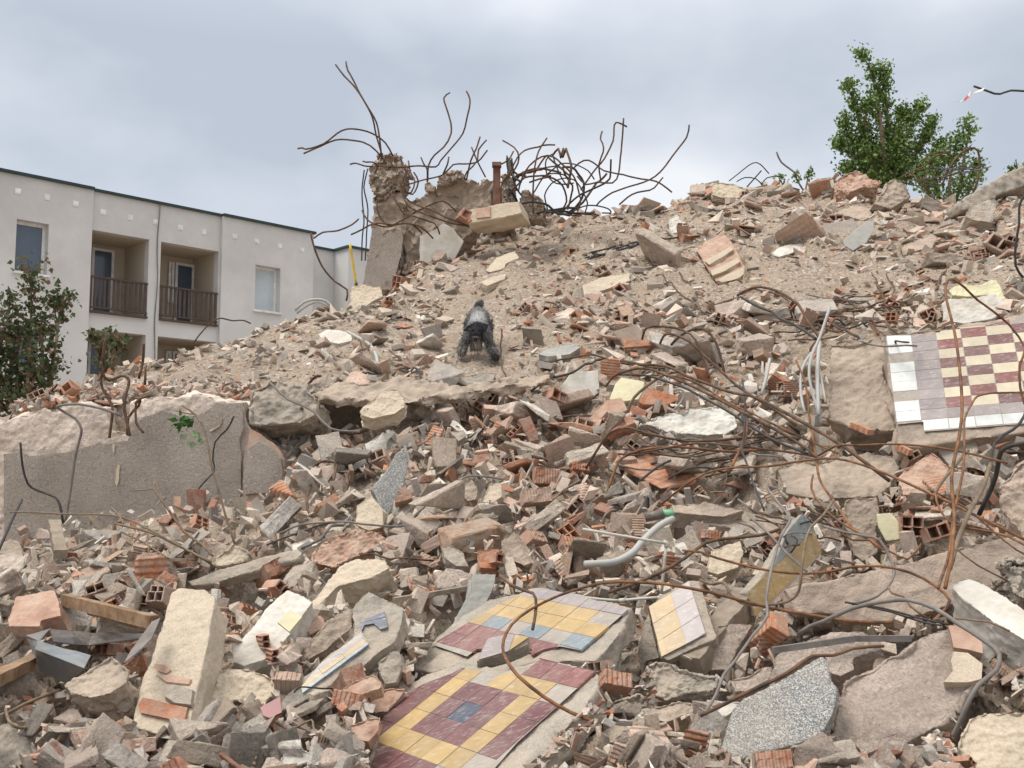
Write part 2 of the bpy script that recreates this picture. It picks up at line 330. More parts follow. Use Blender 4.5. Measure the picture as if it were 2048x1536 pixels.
# ---------------------------------------------------------------- big broken pieces traced by outline
CT = {}
def clouds(scale):
    if scale not in CT:
        t = bpy.data.textures.new('rough', 'CLOUDS'); t.noise_scale = scale; t.noise_depth = 5; CT[scale] = t
    return CT[scale]
def unit(n): n = np.asarray(n, float); return n/np.linalg.norm(n)
def on_plane(px, c, n):
    r = ray([p[0] for p in px], [p[1] for p in px]); t = np.dot(c-CAM, n)/(r@n)
    return CAM+r*t[:, None]
def axes(n):
    ex = np.cross((0, 1.0, 0), n) if abs(n[1]) < .95 else np.cross((0, 0, 1.0), n)
    ex = unit(ex); return ex, np.cross(n, ex)
def prism(P, n, th, jag, seed=0, rows=3, step=.05, taper=0.0):
    """closed solid under a traced outline: flat top, crumbling sides"""
    P = np.asarray(P); c = P.mean(0); Q = []
    for i in range(len(P)):
        a, b = P[i], P[(i+1) % len(P)]; m = max(1, int(np.linalg.norm(b-a)/step))
        for k in range(m): Q.append(a+(b-a)*k/m)
    Q = np.array(Q); k = len(Q); out = []
    ex, ey = axes(n)
    e = np.roll(Q, -1, 0)-np.roll(Q, 1, 0); o = np.cross(e, n); o /= np.linalg.norm(o, axis=1)[:, None]+1e-9
    if ((Q-c)*o).sum() < 0: o = -o
    for r_ in range(rows+1):
        f = r_/rows; W_ = []
        for i in range(k):
            q = Q[i]*9+seed*3.1+f*5
            d = mnoise.noise(Vector(q))*jag*(.5 if r_ == 0 else 1.6)-taper*f*th
            W_.append(Q[i]+o[i]*d-n*th*f+n*(mnoise.noise(Vector(q*.7))*th*.15 if 0 < r_ else 0))
        out.append(W_)
    V = np.array(out).reshape(-1, 3); Fc = [tuple(range(k))]; 
    for r_ in range(rows):
        for i in range(k):
            j = (i+1) % k; Fc.append((r_*k+i, (r_+1)*k+i, (r_+1)*k+j, r_*k+j))
    Fc.append(tuple(rows*k+i for i in range(k-1, -1, -1)))
    return V, Fc
def slab(name, label, cat, px, n, th, m, t=None, lift=0.03, jag=.02, rough=.02, vox=None, group=None, lm=None, parts=False, under=True, taper=0.0, scale=.09, flat=False):
    n = unit(n); px = [(float(a), float(b)) for a, b in px]
    uc = sum(p[0] for p in px)/len(px); vc = sum(p[1] for p in px)/len(px)
    if t is None: t = depth_at(min(max(uc, -200), 2250), min(vc, 1590))-lift
    c = P3(uc, vc, t); P = on_plane(px, c, n)
    if np.dot(n, ray(uc, vc)) > 0: print('WARN back-facing', name, label)
    V, Fc = prism(P, n, th, jag, seed=len(PLANES), step=max(.02, .03*t/3))
    loc = P.mean(0)-n*th*.5
    root = None
    if parts: root = empty(name, loc); o = build('concrete_body', V, Fc, m, root, loc)
    else: o = build(name, V, Fc, m, None, loc); root = o
    ext = np.ptp(P, axis=0).max()
    if not flat:
        md = o.modifiers.new('r', 'REMESH'); md.mode = 'VOXEL'; md.voxel_size = vox or max(.004, min(ext/60, .0028*t)); md.use_smooth_shade = True
        md = o.modifiers.new('d', 'DISPLACE'); md.texture = clouds(scale); md.strength = rough; md.mid_level = .75; md.texture_coords = 'LOCAL'
        md = o.modifiers.new('d2', 'DISPLACE'); md.texture = clouds(scale*.25); md.strength = rough*.35; md.mid_level = .6; md.texture_coords = 'LOCAL'
    tag(root, label, cat, group); PLANES.append((px, c, n))
    if lm: landmark(uc, vc, lm)
    if under and n[2] > .3:      # let the ground give way beneath the piece
        global H
        x0, x1 = P[:, 0].min(), P[:, 0].max(); y0, y1 = P[:, 1].min(), P[:, 1].max()
        I, J = np.where((GX > x0) & (GX < x1) & (GY > y0) & (GY < y1))
        if len(I):
            gx = GX[I, J]; gy = GY[I, J]; k = inpoly(gx, gy, [(p[0], p[1]) for p in P])
            zp = c[2]-((gx-c[0])*n[0]+(gy-c[1])*n[1])/n[2]
            z = np.minimum(H[I, J], zp-th*.75/n[2]-.01); H[I, J] = np.where(k, z, H[I, J])
    root['_c'] = list(c); return root, c, n
def solve_n(O, PA, nA, PB, nB):
    """tilt of a tiled plane, from two runs of square tiles read off the photograph"""
    best = None
    for az in range(0, 360, 6):
        for el in range(8, 88, 3):
            n = np.array([math.cos(R(el))*math.cos(R(az)), math.cos(R(el))*math.sin(R(az)), math.sin(R(el))])
            if np.dot(n, ray(*O)) > -.08: continue
            c = P3(O[0], O[1], 3.0); q = on_plane([PA, PB], c, n)
            if min(proj(q)[2]) < 1: continue
            a = (q[0]-c)/nA; b = (q[1]-c)/nB; la, lb = np.linalg.norm(a), np.linalg.norm(b)
            s = abs(np.dot(a, b))/(la*lb)+abs(math.log(la/lb))
            if best is None or s < best[0]: best = (s, n, la)
    return best[1]
def clip(sub, quad):
    out = [tuple(p) for p in sub]
    for i in range(4):
        a, b = quad[i], quad[(i+1) % 4]; src, out = out, []
        if not src: return []
        side = lambda p: (b[0]-a[0])*(p[1]-a[1])-(b[1]-a[1])*(p[0]-a[0])
        for k in range(len(src)):
            p, q = src[k-1], src[k]; sp_, sq = side(p), side(q)
            if sp_ >= 0 > sq or sp_ < 0 <= sq:
                f = sp_/(sp_-sq); out.append((p[0]+f*(q[0]-p[0]), p[1]+f*(q[1]-p[1])))
            if sq >= 0: out.append(q)
    return out
def tiles(parent, c, n, O, PA, nA, PB, nB, ir, jr, colour, outline, name='tile_facing', gap=.012, proud=.006, lab=None, grout=True):
    c = np.asarray(c); ex, ey = axes(n); f2 = lambda q: np.stack([(q-c)@ex, (q-c)@ey], -1)
    o, a, b = f2(on_plane([O, PA, PB], c, n)); A = (a-o)/nA; B = (b-o)/nB; sub = f2(on_plane(outline, c, n))
    mb = MB(); r_ = random.Random(5)
    for i in range(*ir):
        for j in range(*jr):
            col = colour(i, j)
            if col is None or (ir[1] > 7 and r_.random() < .035): continue
            q = [o+B*(i+x)+A*(j+y) for x, y in ((gap, gap), (1-gap, gap), (1-gap, 1-gap), (gap, 1-gap))]
            if (q[1][0]-q[0][0])*(q[2][1]-q[0][1])-(q[1][1]-q[0][1])*(q[2][0]-q[0][0]) < 0: q = q[::-1]
            pl = clip(sub, q)
            if len(pl) < 3: continue
            ar = .5*sum(pl[k-1][0]*pl[k][1]-pl[k][0]*pl[k-1][1] for k in range(len(pl)))
            if abs(ar) < 1e-5: continue
            if ar < 0: pl = pl[::-1]
            h = proud+r_.uniform(-.0008, .0008); k = len(pl)
            V = [c+ex*x+ey*y+n*h for x, y in pl]+[c+ex*x+ey*y-n*.004 for x, y in pl]
            s = r_.uniform(.88, 1.1); cc = tuple(min(1, x*s) for x in col)
            mb.add(V, [tuple(range(k))]+[(x, k+x, k+(x+1) % k, (x+1) % k) for x in range(k)], 0, cc)
    if not mb.V: print('WARN no tiles', parent.name); return
    if grout:
        q = [c+ex*x+ey*y+n*(proud-.0016) for x, y in (sub if ((sub[1:, 0]*sub[:-1, 1]-sub[:-1, 0]*sub[1:, 1]).sum()+sub[0, 0]*sub[-1, 1]-sub[-1, 0]*sub[0, 1]) < 0 else sub[::-1])]
        mb.add(q, [tuple(range(len(q)))], 0, (.34, .30, .26))
    return mb.build(name, M['tile'], parent, parent_loc(parent), attr=True)
def Z(x0, y0, s): return lambda pts: [(x0+a/s, y0+b/s) for a, b in pts]
z1 = Z(0, 1050, 3.151); z2 = Z(560, 1050, 3.151); z3 = Z(1000, 980, 3.303); z4 = Z(1400, 980, 2.762)
z5 = Z(600, 540, 2.926); z6 = Z(1200, 540, 2.415); z7 = Z(600, 840, 3.413); zw = Z(0, 660, 2.844); zs = Z(560, 100, 2.2756)
zr = Z(1300, 60, 2.738); za = Z(0, 1060, 4.876); zb = Z(400, 1080, 4.876); zc = Z(1640, 820, 5.02); zd = Z(1260, 340, 3.938)
ze = Z(1640, 300, 4.267); zf = Z(1130, 700, 4.763); zg = Z(720, 290, 5.12); zl = Z(0, 300, 2.695)

BOWLS = [(450, 1335, 60, .3), (300, 1215, 40, .2), (500, 1175, 55, .25), (690, 1160, 40, .25), (900, 1235, 45, .25), (1255, 1335, 50, .3), (1290, 925, 60, .35), (1440, 935, 80, .4), (1720, 1090, 50, .3), (1900, 1060, 60, .35), (2000, 1400, 60, .3), (1620, 1290, 40, .2), (640, 1425, 45, .25), (1060, 1010, 40, .15), (600, 1010, 40, .2), (330, 1330, 40, .25), (120, 1420, 45, .2), (1350, 1470, 40, .25), (850, 1120, 35, .2), (1150, 820, 40, .2), (940, 790, 50, .3), (1100, 780, 40, .25), (1600, 700, 50, .15), (1500, 1150, 40, .25)]
def dig():
    global H
    for a_, b_, r_, d_ in BOWLS:
        t_ = float(hit(a_, b_)[0]); p_ = P3(a_, b_, t_); rr = r_*t_/F
        H = H-d_*np.exp(-(((GX-p_[0])/rr)**2+((GY-p_[1])/(rr*1.5))**2)**1.5)
def carve():
    """clear loose ground that would stand in front of the faces of the big pieces"""
    global H
    for _ in range(14):
        q = np.stack([GX, GY, H], -1); u, v, t = proj(q); any_ = False
        for poly, c, n in PLANES:
            us = [p[0] for p in poly]; vs = [p[1] for p in poly]
            I, J = np.where((u > min(us)) & (u < max(us)) & (v > min(vs)) & (v < max(vs)) & (GY > 1.5))
            if not len(I): continue
            m = inpoly(u[I, J], v[I, J], poly); I, J = I[m], J[m]
            if not len(I): continue
            r = ray(u[I, J], v[I, J]); tp = np.dot(c-CAM, n)/(r@n); k = (t[I, J] < tp+.02) & (t[I, J] > tp-1.6)
            H[I[k], J[k]] -= .045; any_ |= k.any()
        if not any_: break
# ================================================================ APARTMENT BUILDING
def unproj_xy(u, t): p = P3(u, 700, t); return np.array([p[0], p[1]])
B0, B1 = unproj_xy(0, 23.5), unproj_xy(622, 29.5)
SD = unit(B1-B0); NF = np.array([SD[1], -SD[0]])
RB = (np.array([[SD[0], -NF[0], 0], [SD[1], -NF[1], 0], [0, 0, 1.0]]), np.array([B0[0], B0[1], 0]))   # local (s, depth behind facade, z)
def fac(u, v, off=0.0):
    r = ray(u, v); o = B0+NF*off; t = np.dot(o-CAM[:2], NF)/np.dot(r[:2], NF); p = CAM+r*t
    return np.dot(p[:2]-B0, SD), p[2]
def fs(u, off=0.0, v=520): return fac(u, v, off)[0]
bt = empty('apartment_building', (B0[0], B0[1], 0))
tag(bt, 'beige flat-roofed apartment block with two brown-railed balconies behind the rubble', 'building'); landmark(300, 560, None) if False else None
M['stucco'] = mat('beige render', (.665, .67, .665), var=(.9, 1.04), vs=.35, special='stain', dust=.45, dustc=(.48, .47, .45), ds=.5, dsoft=.22, bumps=((40, .25, .01),))
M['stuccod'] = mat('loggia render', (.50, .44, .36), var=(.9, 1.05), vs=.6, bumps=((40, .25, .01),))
M['flash'] = mat('dark green roof edge', (.025, .05, .05), rough=.5, bumps=())
M['glass'] = mat('window glass', (.07, .10, .15), rough=.12, var=(.9, 1.1), bumps=(), spec=.7)
M['blind'] = mat('drawn pale blind behind glass', (.50, .56, .60), rough=.35, bumps=(), var=(.9, 1.05), vs=2)
M['frame'] = mat('white window frame', (.75, .75, .74), rough=.5, bumps=())
M['rail'] = mat('brown railing', (.085, .06, .05), rough=.7, bumps=())
zr_ = fac(180, 381)[1]; zl1 = fac(240, 468)[1]; zl2 = fac(380, 494)[1]; zf1 = fac(235, 629)[1]; zf2 = fac(380, 650)[1]
zlt = (zl1+zl2)/2; zfl = (zf1+zf2)/2; zbt = zfl-.30; SH = zlt-zfl+.42
mb = MB()
def walls(s0, s1, z0, zt, d0, d1, holes):
    S = sorted({s0, s1, *[h[0] for h in holes], *[h[1] for h in holes]}); Zs = sorted({z0, zt, *[h[2] for h in holes], *[h[3] for h in holes]})
    for a, b in zip(S[:-1], S[1:]):
        for c, d in zip(Zs[:-1], Zs[1:]):
            if any(h[0] < (a+b)/2 < h[1] and h[2] < (c+d)/2 < h[3] for h in holes): continue
            mb.box((a, d0, c), (b, d1, d), M_=RB)
sA, s1a, s1b, s2a, s2b, sC, sE = fs(-300), fs(179), fs(297), fs(321), fs(437), fs(440), fs(623)
wA = [fs(27), fs(92), fac(60, 548)[1], fac(60, 444)[1]]
wC = [fs(508), fs(558), fac(533, 624)[1], fac(533, 534)[1]]
holesA = [wA]+[[wA[0], wA[1], wA[2]-SH*k, wA[3]-SH*k] for k in (1, 2)]
holesC = [wC]+[[wC[0], wC[1], wC[2]-SH*k, wC[3]-SH*k] for k in (1, 2)]
walls(sA, s1a, 0, zr_, -.10, .30, holesA)
walls(sC, sE, 0, zr_, -.10, .30, holesC)
hB = [[s1a, s1b, zfl-SH*k, zlt-SH*k] for k in range(3)]+[[s2a, s2b, zfl-SH*k, zlt-SH*k] for k in range(3)]
walls(s1a, sC, 0, zr_, 0, .25, hB)
for k in range(3):      # loggia rooms: back, sides, ceiling, floor
    for a, b in ((s1a, s1b), (s2a, s2b)):
        z0, zt = zfl-SH*k, zlt-SH*k
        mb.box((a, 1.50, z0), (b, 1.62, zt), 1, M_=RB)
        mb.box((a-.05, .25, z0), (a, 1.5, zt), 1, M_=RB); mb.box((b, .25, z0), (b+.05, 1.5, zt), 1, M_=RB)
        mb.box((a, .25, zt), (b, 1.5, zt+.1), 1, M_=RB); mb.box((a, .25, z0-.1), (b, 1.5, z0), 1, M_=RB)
mb.box((sA, .31, 0), (sE, .5, zr_), M_=RB) if False else None
# set-back section and the stub of the next wing
offD = -1.4; sD0 = sE; sD1 = fac(668, 520, offD)[0]
mb.box((sD0, 1.4, 0), (sD1, 1.7, zr_), M_=RB); mb.box((sE-.3, .30, 0), (sE, 1.4, zr_), M_=RB)
oo = 0.0
for k in range(60):
    o_ = -1.4+k*.05; p = np.array([*(B0+SD*sD1+NF*o_), zr_])
    if proj(p)[0] >= 697: oo = -o_; break
mb.box((sD1, oo, 0), (sD1+9, oo+.3, zr_), M_=RB); mb.box((sD1, oo+.3, 0), (sD1+.3, 1.4, zr_), M_=RB)
mb.box((sA, 11, 0), (sD1+9, 11.3, zr_), M_=RB); mb.box((sA-.3, -.1, 0), (sA, 11.3, zr_), M_=RB)
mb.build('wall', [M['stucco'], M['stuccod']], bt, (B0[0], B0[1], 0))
mb = MB(); z0 = zr_
mb.box((sA-.4, -.17, z0), (s1a, .5, z0+.07), M_=RB); mb.box((s1a, -.07, z0), (sC, .5, z0+.066), M_=RB); mb.box((sC, -.17, z0), (sE+.05, .5, z0+.07), M_=RB)
mb.box((sE-.4, .5, z0), (sE+.05, 1.33, z0+.07), M_=RB); mb.box((sE-.3, 1.33, z0), (sD1-.07, 1.9, z0+.066), M_=RB); mb.box((sD1-.07, oo-.07, z0), (sD1+9, 2.0, z0+.07), M_=RB)
mb.box((sA-.4, .5, z0), (sE-.4, 11.4, z0+.06), M_=RB); mb.box((sE-.4, 2.0, z0), (sD1+9, 11.4, z0+.06), M_=RB)
mb.build('roof', M['flash'], bt, (B0[0], B0[1], 0))
def window(s0, s1, z0, zt, d, door=False, glass='glass', sill=True, split=None):
    f = MB(); k = .07
    f.box((s0, d, z0), (s0+k, d+.06, zt), M_=RB); f.box((s1-k, d, z0), (s1, d+.06, zt), M_=RB)
    f.box((s0+k, d, zt-k), (s1-k, d+.06, zt), M_=RB); f.box((s0+k, d, z0), (s1-k, d+.06, z0+k*(1.6 if door else 1)), M_=RB)
    if sill: f.box((s0-.05, d-.30, z0-.05), (s1+.05, d-.001, z0-.003), M_=RB)
    if split: f.box((split-.05, d-.004, z0+k), (split+.05, d+.05, zt-k), M_=RB)
    o = f.build('balcony_door' if door else 'window', M['frame'], bt, (*(B0+SD*s0-NF*d), z0))
    g = MB(); g.box((s0+k, d+.03, z0+k), (s1-k, d+.045, zt-k), M_=RB); g.build('pane', M[glass], o, (*(B0+SD*s0-NF*d), z0))
for h in holesA[:2]: window(*h, .12)
for h in holesC[:1]: window(*h, .12, glass='blind')
for k in range(2):
    dz = -SH*k
    a, b = fs(184, -1.42), fs(229, -1.42); window(a, b, zfl+.05+dz, fac(205, 497, -1.42)[1]+dz, 1.42, True, sill=False)
    a, b = fs(318, -1.42), fs(351, -1.42); window(a+.3, b-.02, fac(340, 605, -1.42)[1]+dz, fac(340, 523, -1.42)[1]+dz, 1.42, sill=False)
    a, b = fs(352, -1.42), fs(390, -1.42); window(a, b, zfl+.05+dz, fac(370, 527, -1.42)[1]+dz, 1.42, True, sill=False)
for k in range(2):
    for a, b in ((s1a, s1b), (s2a, s2b)):
        z0 = zfl-SH*k; hgt = fac(235, 556)[1]-zf1; f = MB()
        f.box((a+.01, -.06, z0+hgt-.05), (b-.01, -.01, z0+hgt), M_=RB); f.box((a+.01, -.06, z0+.12), (b-.01, -.01, z0+.16), M_=RB)
        f.box((a+.01, -.10, z0+.0), (b-.01, .0-.002, z0+.05), M_=RB)
        n = 13; wdt = (b-a)/n
        for i in range(n): f.box((a+wdt*(i+.15), -.035, z0+.16), (a+wdt*(i+.68), -.015, z0+hgt-.05), M_=RB)
        for q in (a+.02, b-.06): f.box((q, -.055, z0+.05), (q+.04, -.012, z0+.12), M_=RB)
        f.build('balcony_railing', M['rail'], bt, (*(B0+SD*a), z0))
for u, v in ((33, 384), (91, 396), (148, 409), (206, 424), (260, 435), (311, 444), (361, 455), (407, 464), (466, 474), (510, 484), (556, 493), (600, 501)):
    s, z = fac(u, v); d = -.10 if (u < 179 or u > 440) else 0
    f = MB(); f.box((s-.07, d-.012, z-.07), (s+.07, d-.001, z+.07), M_=RB); f.box((s-.04, d-.02, z-.04), (s+.04, d-.0122, z+.04), 0, M_=RB)
    f.build('vent_cover', M['frame'], bt, (*(B0+SD*s), z))
cb = [B0[0]+SD[0]*fs(314)+NF[0]*.03, B0[1]+SD[1]*fs(314)+NF[1]*.03]
V, Fq = tube_geo([(cb[0]+.02*math.sin(z*3), cb[1], z) for z in np.linspace(0, zr_, 30)], .015, 5); build('lightning_wire', V, Fq, M['greyrod'], bt, (cb[0], cb[1], 0))
# ================================================================ TREES
def leaves_mesh(name, pts, size, pal, parent, seed=0):
    r = np.random.default_rng(seed); n = len(pts); s = size*r.uniform(.55, 1.25, n)[:, None]
    a = r.normal(size=(n, 3)); a[:, 2] -= .3; a /= np.linalg.norm(a, axis=1)[:, None]
    b = np.cross(a, r.normal(size=(n, 3))); b /= np.linalg.norm(b, axis=1)[:, None]; nn = np.cross(a, b)
    V = np.stack([pts, pts+a*s*.35+b*s*.42+nn*s*.06, pts+a*s+nn*s*-.1, pts+a*s*.35-b*s*.42+nn*s*.06], 1).reshape(-1, 3)
    i = np.arange(n)[:, None]*4; Fq = np.concatenate([i+[0, 1, 2], i+[0, 2, 3]])
    pal = np.array(pal); c = pal[r.integers(0, len(pal), n)]*r.uniform(.7, 1.3, n)[:, None]
    return build(name, V, Fq.astype(np.int32), M['leaf'], parent, parent_loc(parent), cols=np.repeat(c, 4, 0))
M['leaf'] = mat('leaf', src='attr', rough=.55, var=(.8, 1.2), vs=5, bumps=(), spec=.3)
_n = M['leaf'].node_tree; _b = next(x for x in _n.nodes if x.type == 'BSDF_PRINCIPLED'); _t = _n.nodes.new('ShaderNodeBsdfTranslucent'); _m = _n.nodes.new('ShaderNodeMixShader'); _m.inputs[0].default_value = .42
_n.links.new(_b.inputs['Base Color'].links[0].from_socket, _t.inputs[0]); _n.links.new(_b.outputs[0], _m.inputs[1]); _n.links.new(_t.outputs[0], _m.inputs[2]); _n.links.new(_m.outputs[0], next(x for x in _n.nodes if x.type == 'OUTPUT_MATERIAL').inputs[0])
def stemmed_tree(name, label, cat, base, stems, t, spread, n, size, pal, seed, group=None, r0=.05, clump=.0):
    r = np.random.default_rng(seed); bp = P3(base[0], base[1], t); root = empty(name, bp); tag(root, label, cat, group)
    mbt = MB(); pts = []
    for q in stems:
        P = [P3(base[0]+(q[0][0]-base[0])*.25, base[1], t)]+[P3(a, b, t+r.uniform(-.25, .25)) for a, b in q]
        C = spline(P, .12); ln = len(C); rad = r0*(1-np.linspace(0, 1, ln))**.8+.006; V, Fq = tube_geo(C, rad, 5); mbt.add(V, Fq)
        k = int(n*ln/sum(40 for _ in stems)) if False else n//len(stems)
        # side twigs with clumps of leaves round them
        for _ in range(k//14):
            f = r.beta(1.6, 1.0); i = min(ln-2, int(f*ln)); w_ = spread*(1.15-f)**.8
            d = r.normal(size=3); d[2] = abs(d[2])*.8+.5; d /= np.linalg.norm(d); e_ = C[i]+d*w_*r.uniform(.3, 1.3)
            V, Fq = tube_geo([C[i], (C[i]+e_)/2+(0, 0, -.02), e_], [.007, .005, .003], 3); mbt.add(V, Fq)
            g = r.uniform(.15, 1.05, (14, 1)); pts.append(C[i]+(e_-C[i])*g+r.normal(size=(14, 3))*(size*.55+clump))
    mbt.build('trunk', M['twig'], root, bp)
    leaves_mesh('crown', np.vstack(pts), size, pal, root, seed)
    return root
GR = [(.11, .19, .045), (.17, .27, .07), (.24, .34, .11), (.08, .14, .04)]
DK = [(.07, .105, .045), (.10, .14, .06), (.14, .155, .075), (.18, .11, .07), (.055, .08, .04)]
stemmed_tree('poplar_tree', 'tall bright green poplar rising behind the crest of the mound', 'tree', (1775, 420),
   [zr(x) for x in ([(1290, 760), (1260, 500), (1240, 330), (1200, 200), (1130, 110)], [(1300, 760), (1300, 560), (1290, 350), (1270, 190)], [(1230, 760), (1170, 560), (1110, 380), (1075, 280)],
    [(1250, 800), (1130, 700), (1050, 640), (1025, 600)], [(1340, 780), (1400, 600), (1450, 470), (1500, 385)], [(1380, 800), (1470, 660), (1530, 560), (1545, 470)],
    [(1280, 760), (1200, 640), (1180, 480), (1210, 380)], [(1330, 760), (1340, 600), (1380, 480), (1375, 440)], [(1250, 820), (1200, 720), (1090, 580), (1060, 470)], [(1330, 820), (1350, 700), (1330, 620)], [(1260, 840), (1150, 780), (1040, 760)], [(1350, 850), (1480, 780), (1560, 700), (1600, 600)])],
   24, .42, 14000, .085, GR, 3, r0=.08, clump=.04)
stemmed_tree('poplar_tree', 'slender green poplar shoots right of the tall poplar on the crest', 'tree', (1900, 420),
   [zr(x) for x in ([(1700, 850), (1720, 700), (1745, 560), (1728, 480)], [(1640, 860), (1660, 700), (1690, 560)], [(1560, 860), (1580, 740), (1600, 650)], [(1750, 880), (1790, 780), (1800, 700)], [(1500, 860), (1530, 760), (1545, 700)])],
   23, .42, 2600, .085, GR, 4, r0=.04, clump=.04)
stemmed_tree('sapling', 'small green sapling peeping over the crest left of the tall poplar', 'sapling', (1610, 380), [[(1615, 360), (1622, 330)], [(1595, 362), (1585, 340)], [(1565, 368), (1556, 345)]], 18, .14, 150, .07, GR, 5, r0=.015)
stemmed_tree('sapling', 'dark green sapling top above the grey slab on the crest at the right edge', 'sapling', (2032, 380), [[(2035, 350), (2032, 318)], [(2022, 352), (2018, 330)]], 18, .14, 150, .07, GR, 6, r0=.015)
sh = lambda *a: [zl([(x, y)])[0] for x, y in a]
stemmed_tree('maple_shrub', 'dark reddish-green maple bush in front of the apartment block at the left edge', 'bush', (70, 860),
   [sh((60, 1350), (60, 1100), (40, 900), (60, 780)), sh((150, 1350), (160, 1050), (170, 800), (150, 590)), sh((250, 1350), (300, 1050), (320, 880), (330, 780)),
    sh((0, 1350), (-20, 1100), (-40, 950)), sh((200, 1400), (230, 1150), (220, 900)), sh((100, 1400), (90, 1200), (100, 950)), sh((-60, 1500), (-60, 1200), (-80, 1000))],
   10.5, .36, 3300, .062, DK, 8, r0=.02, clump=.03)
stemmed_tree('maple_shrub', 'small dark maple bush growing between the left bush and the apartment block balconies', 'bush', (205, 780), [sh((560, 1150), (580, 1020), (600, 960)), sh((540, 1150), (510, 1050), (500, 990)), sh((600, 1160), (640, 1080), (650, 1020)), sh((560, 1180), (540, 1100), (545, 1030))],
   11.5, .20, 520, .065, DK, 9, r0=.015)
# ================================================================ WALL, BROKEN COLUMN AND STUMP
wn = unit((-.10, -1, .02))
wo = [(-60, 845), (0, 840), (40, 826), (60, 829), (90, 815), (110, 816), (118, 806), (150, 803), (175, 808), (215, 812), (222, 860), (250, 862), (258, 800), (290, 796), (310, 786), (350, 790), (400, 784), (425, 790), (430, 800), (490, 802), (497, 850), (520, 870), (545, 890), (566, 915), (570, 985), (560, 1110), (-60, 1110)]
wall, wc, wnn = slab('broken_wall', 'low broken wall with grey roughcast peeling off pale smooth concrete', 'wall', wo, wn, .32, M['smoothwall'], t=6.85, lift=0, jag=.05, rough=.035, parts=True, under=False, lm='the low roughcast wall', vox=.012)
PLANES[-1] = ([(-60, 845), (0, 840), (90, 815), (220, 812), (300, 790), (425, 790), (490, 802), (566, 915), (569, 975), (490, 985), (400, 990), (300, 1008), (150, 1045), (0, 1080), (-60, 1085)], wc, unit(wn))
def skin(parent, name, px, c, n, th, proud, m, jag=.015, lab=None):
    P = on_plane(px, c+n*proud, n); V, Fc = prism(P, n, th, jag, rows=1, step=.03); o = build(name, V, Fc, m, parent, parent_loc(parent))
    if lab: o['label'] = lab
    return o
rc1 = [(8, 908), (45, 905), (60, 912), (90, 909), (130, 905), (160, 897), (200, 890), (255, 882), (262, 865), (285, 835), (325, 822), (345, 828), (360, 832), (395, 832), (425, 812), (430, 806), (485, 806), (488, 855), (478, 880), (483, 915), (481, 990), (478, 1100), (8, 1110)]
rc2 = [(492, 905), (500, 893), (520, 880), (545, 900), (562, 918), (567, 945), (560, 975), (535, 985), (487, 990), (486, 920)]
skin(wall, 'roughcast_render', rc1, wc, wn, .02, .022, M['roughcast'])
skin(wall, 'exposed_brick', [(499, 856), (520, 868), (545, 888), (562, 908), (569, 918), (571, 985), (566, 1060), (500, 1060), (494, 900)], wc, wn, .02, .020, M['brickpink'])
skin(wall, 'roughcast_render', rc2, wc, wn, .03, .05, M['roughcast'])
for _q in ([(660, 800), (668, 765), (682, 772), (676, 850), (664, 892), (655, 870)], [(638, 650), (652, 655), (648, 700), (640, 690)], [(1190, 570), (1260, 530), (1262, 505), (1250, 545), (1200, 580)]):
    skin(wall, 'plaster_scar', zw(_q), wc, wn, .012, .030, M['plaster'], .006)
# ================================================================ BIG PIECES
VT = {}
def vor(s):
    if s not in VT:
        t = bpy.data.textures.new('facets', 'CLOUDS'); t.noise_scale = s; t.noise_depth = 2; t.noise_type = 'HARD_NOISE'; t.noise_basis = 'VORONOI_F2_F1' if s > .5 else 'ORIGINAL_PERLIN'; VT[s] = t
    return VT[s]
def solid(parent, name, px, c, n, th, m, jag=.02, rough=.03, vox=None, scale=.12, front=0.0):
    n = unit(n); P = on_plane(px, c+n*front, n); V, Fc = prism(P, n, th, jag, step=.05)
    o = build(name, V, Fc, m, parent, P.mean(0)-n*th*.5)
    md = o.modifiers.new('r', 'REMESH'); md.mode = 'VOXEL'; md.voxel_size = vox or max(.006, np.ptp(P, axis=0).max()/55); md.use_smooth_shade = True
    md = o.modifiers.new('d', 'DISPLACE'); md.texture = vor(scale*1.5); md.strength = -rough*1.3; md.mid_level = .4; md.texture_coords = 'LOCAL'
    md = o.modifiers.new('d3', 'DISPLACE'); md.texture = vor(scale*.6); md.strength = rough*.8; md.mid_level = .5; md.texture_coords = 'LOCAL'
    md = o.modifiers.new('d2', 'DISPLACE'); md.texture = vor(scale*.22); md.strength = rough*.4; md.mid_level = .5; md.texture_coords = 'LOCAL'
    return o
cc = P3(850, 450, 12.2); cn = unit((-.12, -1, .03))
bc = empty('broken_column', P3(775, 570, 12.2)); tag(bc, 'jagged concrete column stump with lumpy head and broken wall beside it on the crest', 'column remnant'); landmark(790, 440, 'the broken column')
solid(bc, 'head', zg([(215, 100), (300, 85), (395, 100), (435, 200), (440, 330), (420, 430), (340, 490), (250, 560), (180, 570), (115, 480), (95, 350), (95, 230), (150, 200)]), cc, cn, .36, M['brown'], rough=.16, front=.04, scale=.22)
solid(bc, 'shaft', zg([(190, 520), (300, 470), (440, 480), (470, 560), (450, 700), (440, 900), (430, 1250), (330, 1480), (20, 1480), (70, 1200), (120, 870), (130, 640), (165, 560)]), cc, cn, .42, M['brown'], rough=.12, scale=.2)
skin(bc, 'roughcast_render', zg([(122, 875), (190, 850), (240, 925), (330, 868), (430, 890), (440, 960), (420, 1120), (385, 1250), (330, 1480), (25, 1480), (70, 1200)]), cc, cn, .03, .015, M['roughcast'])
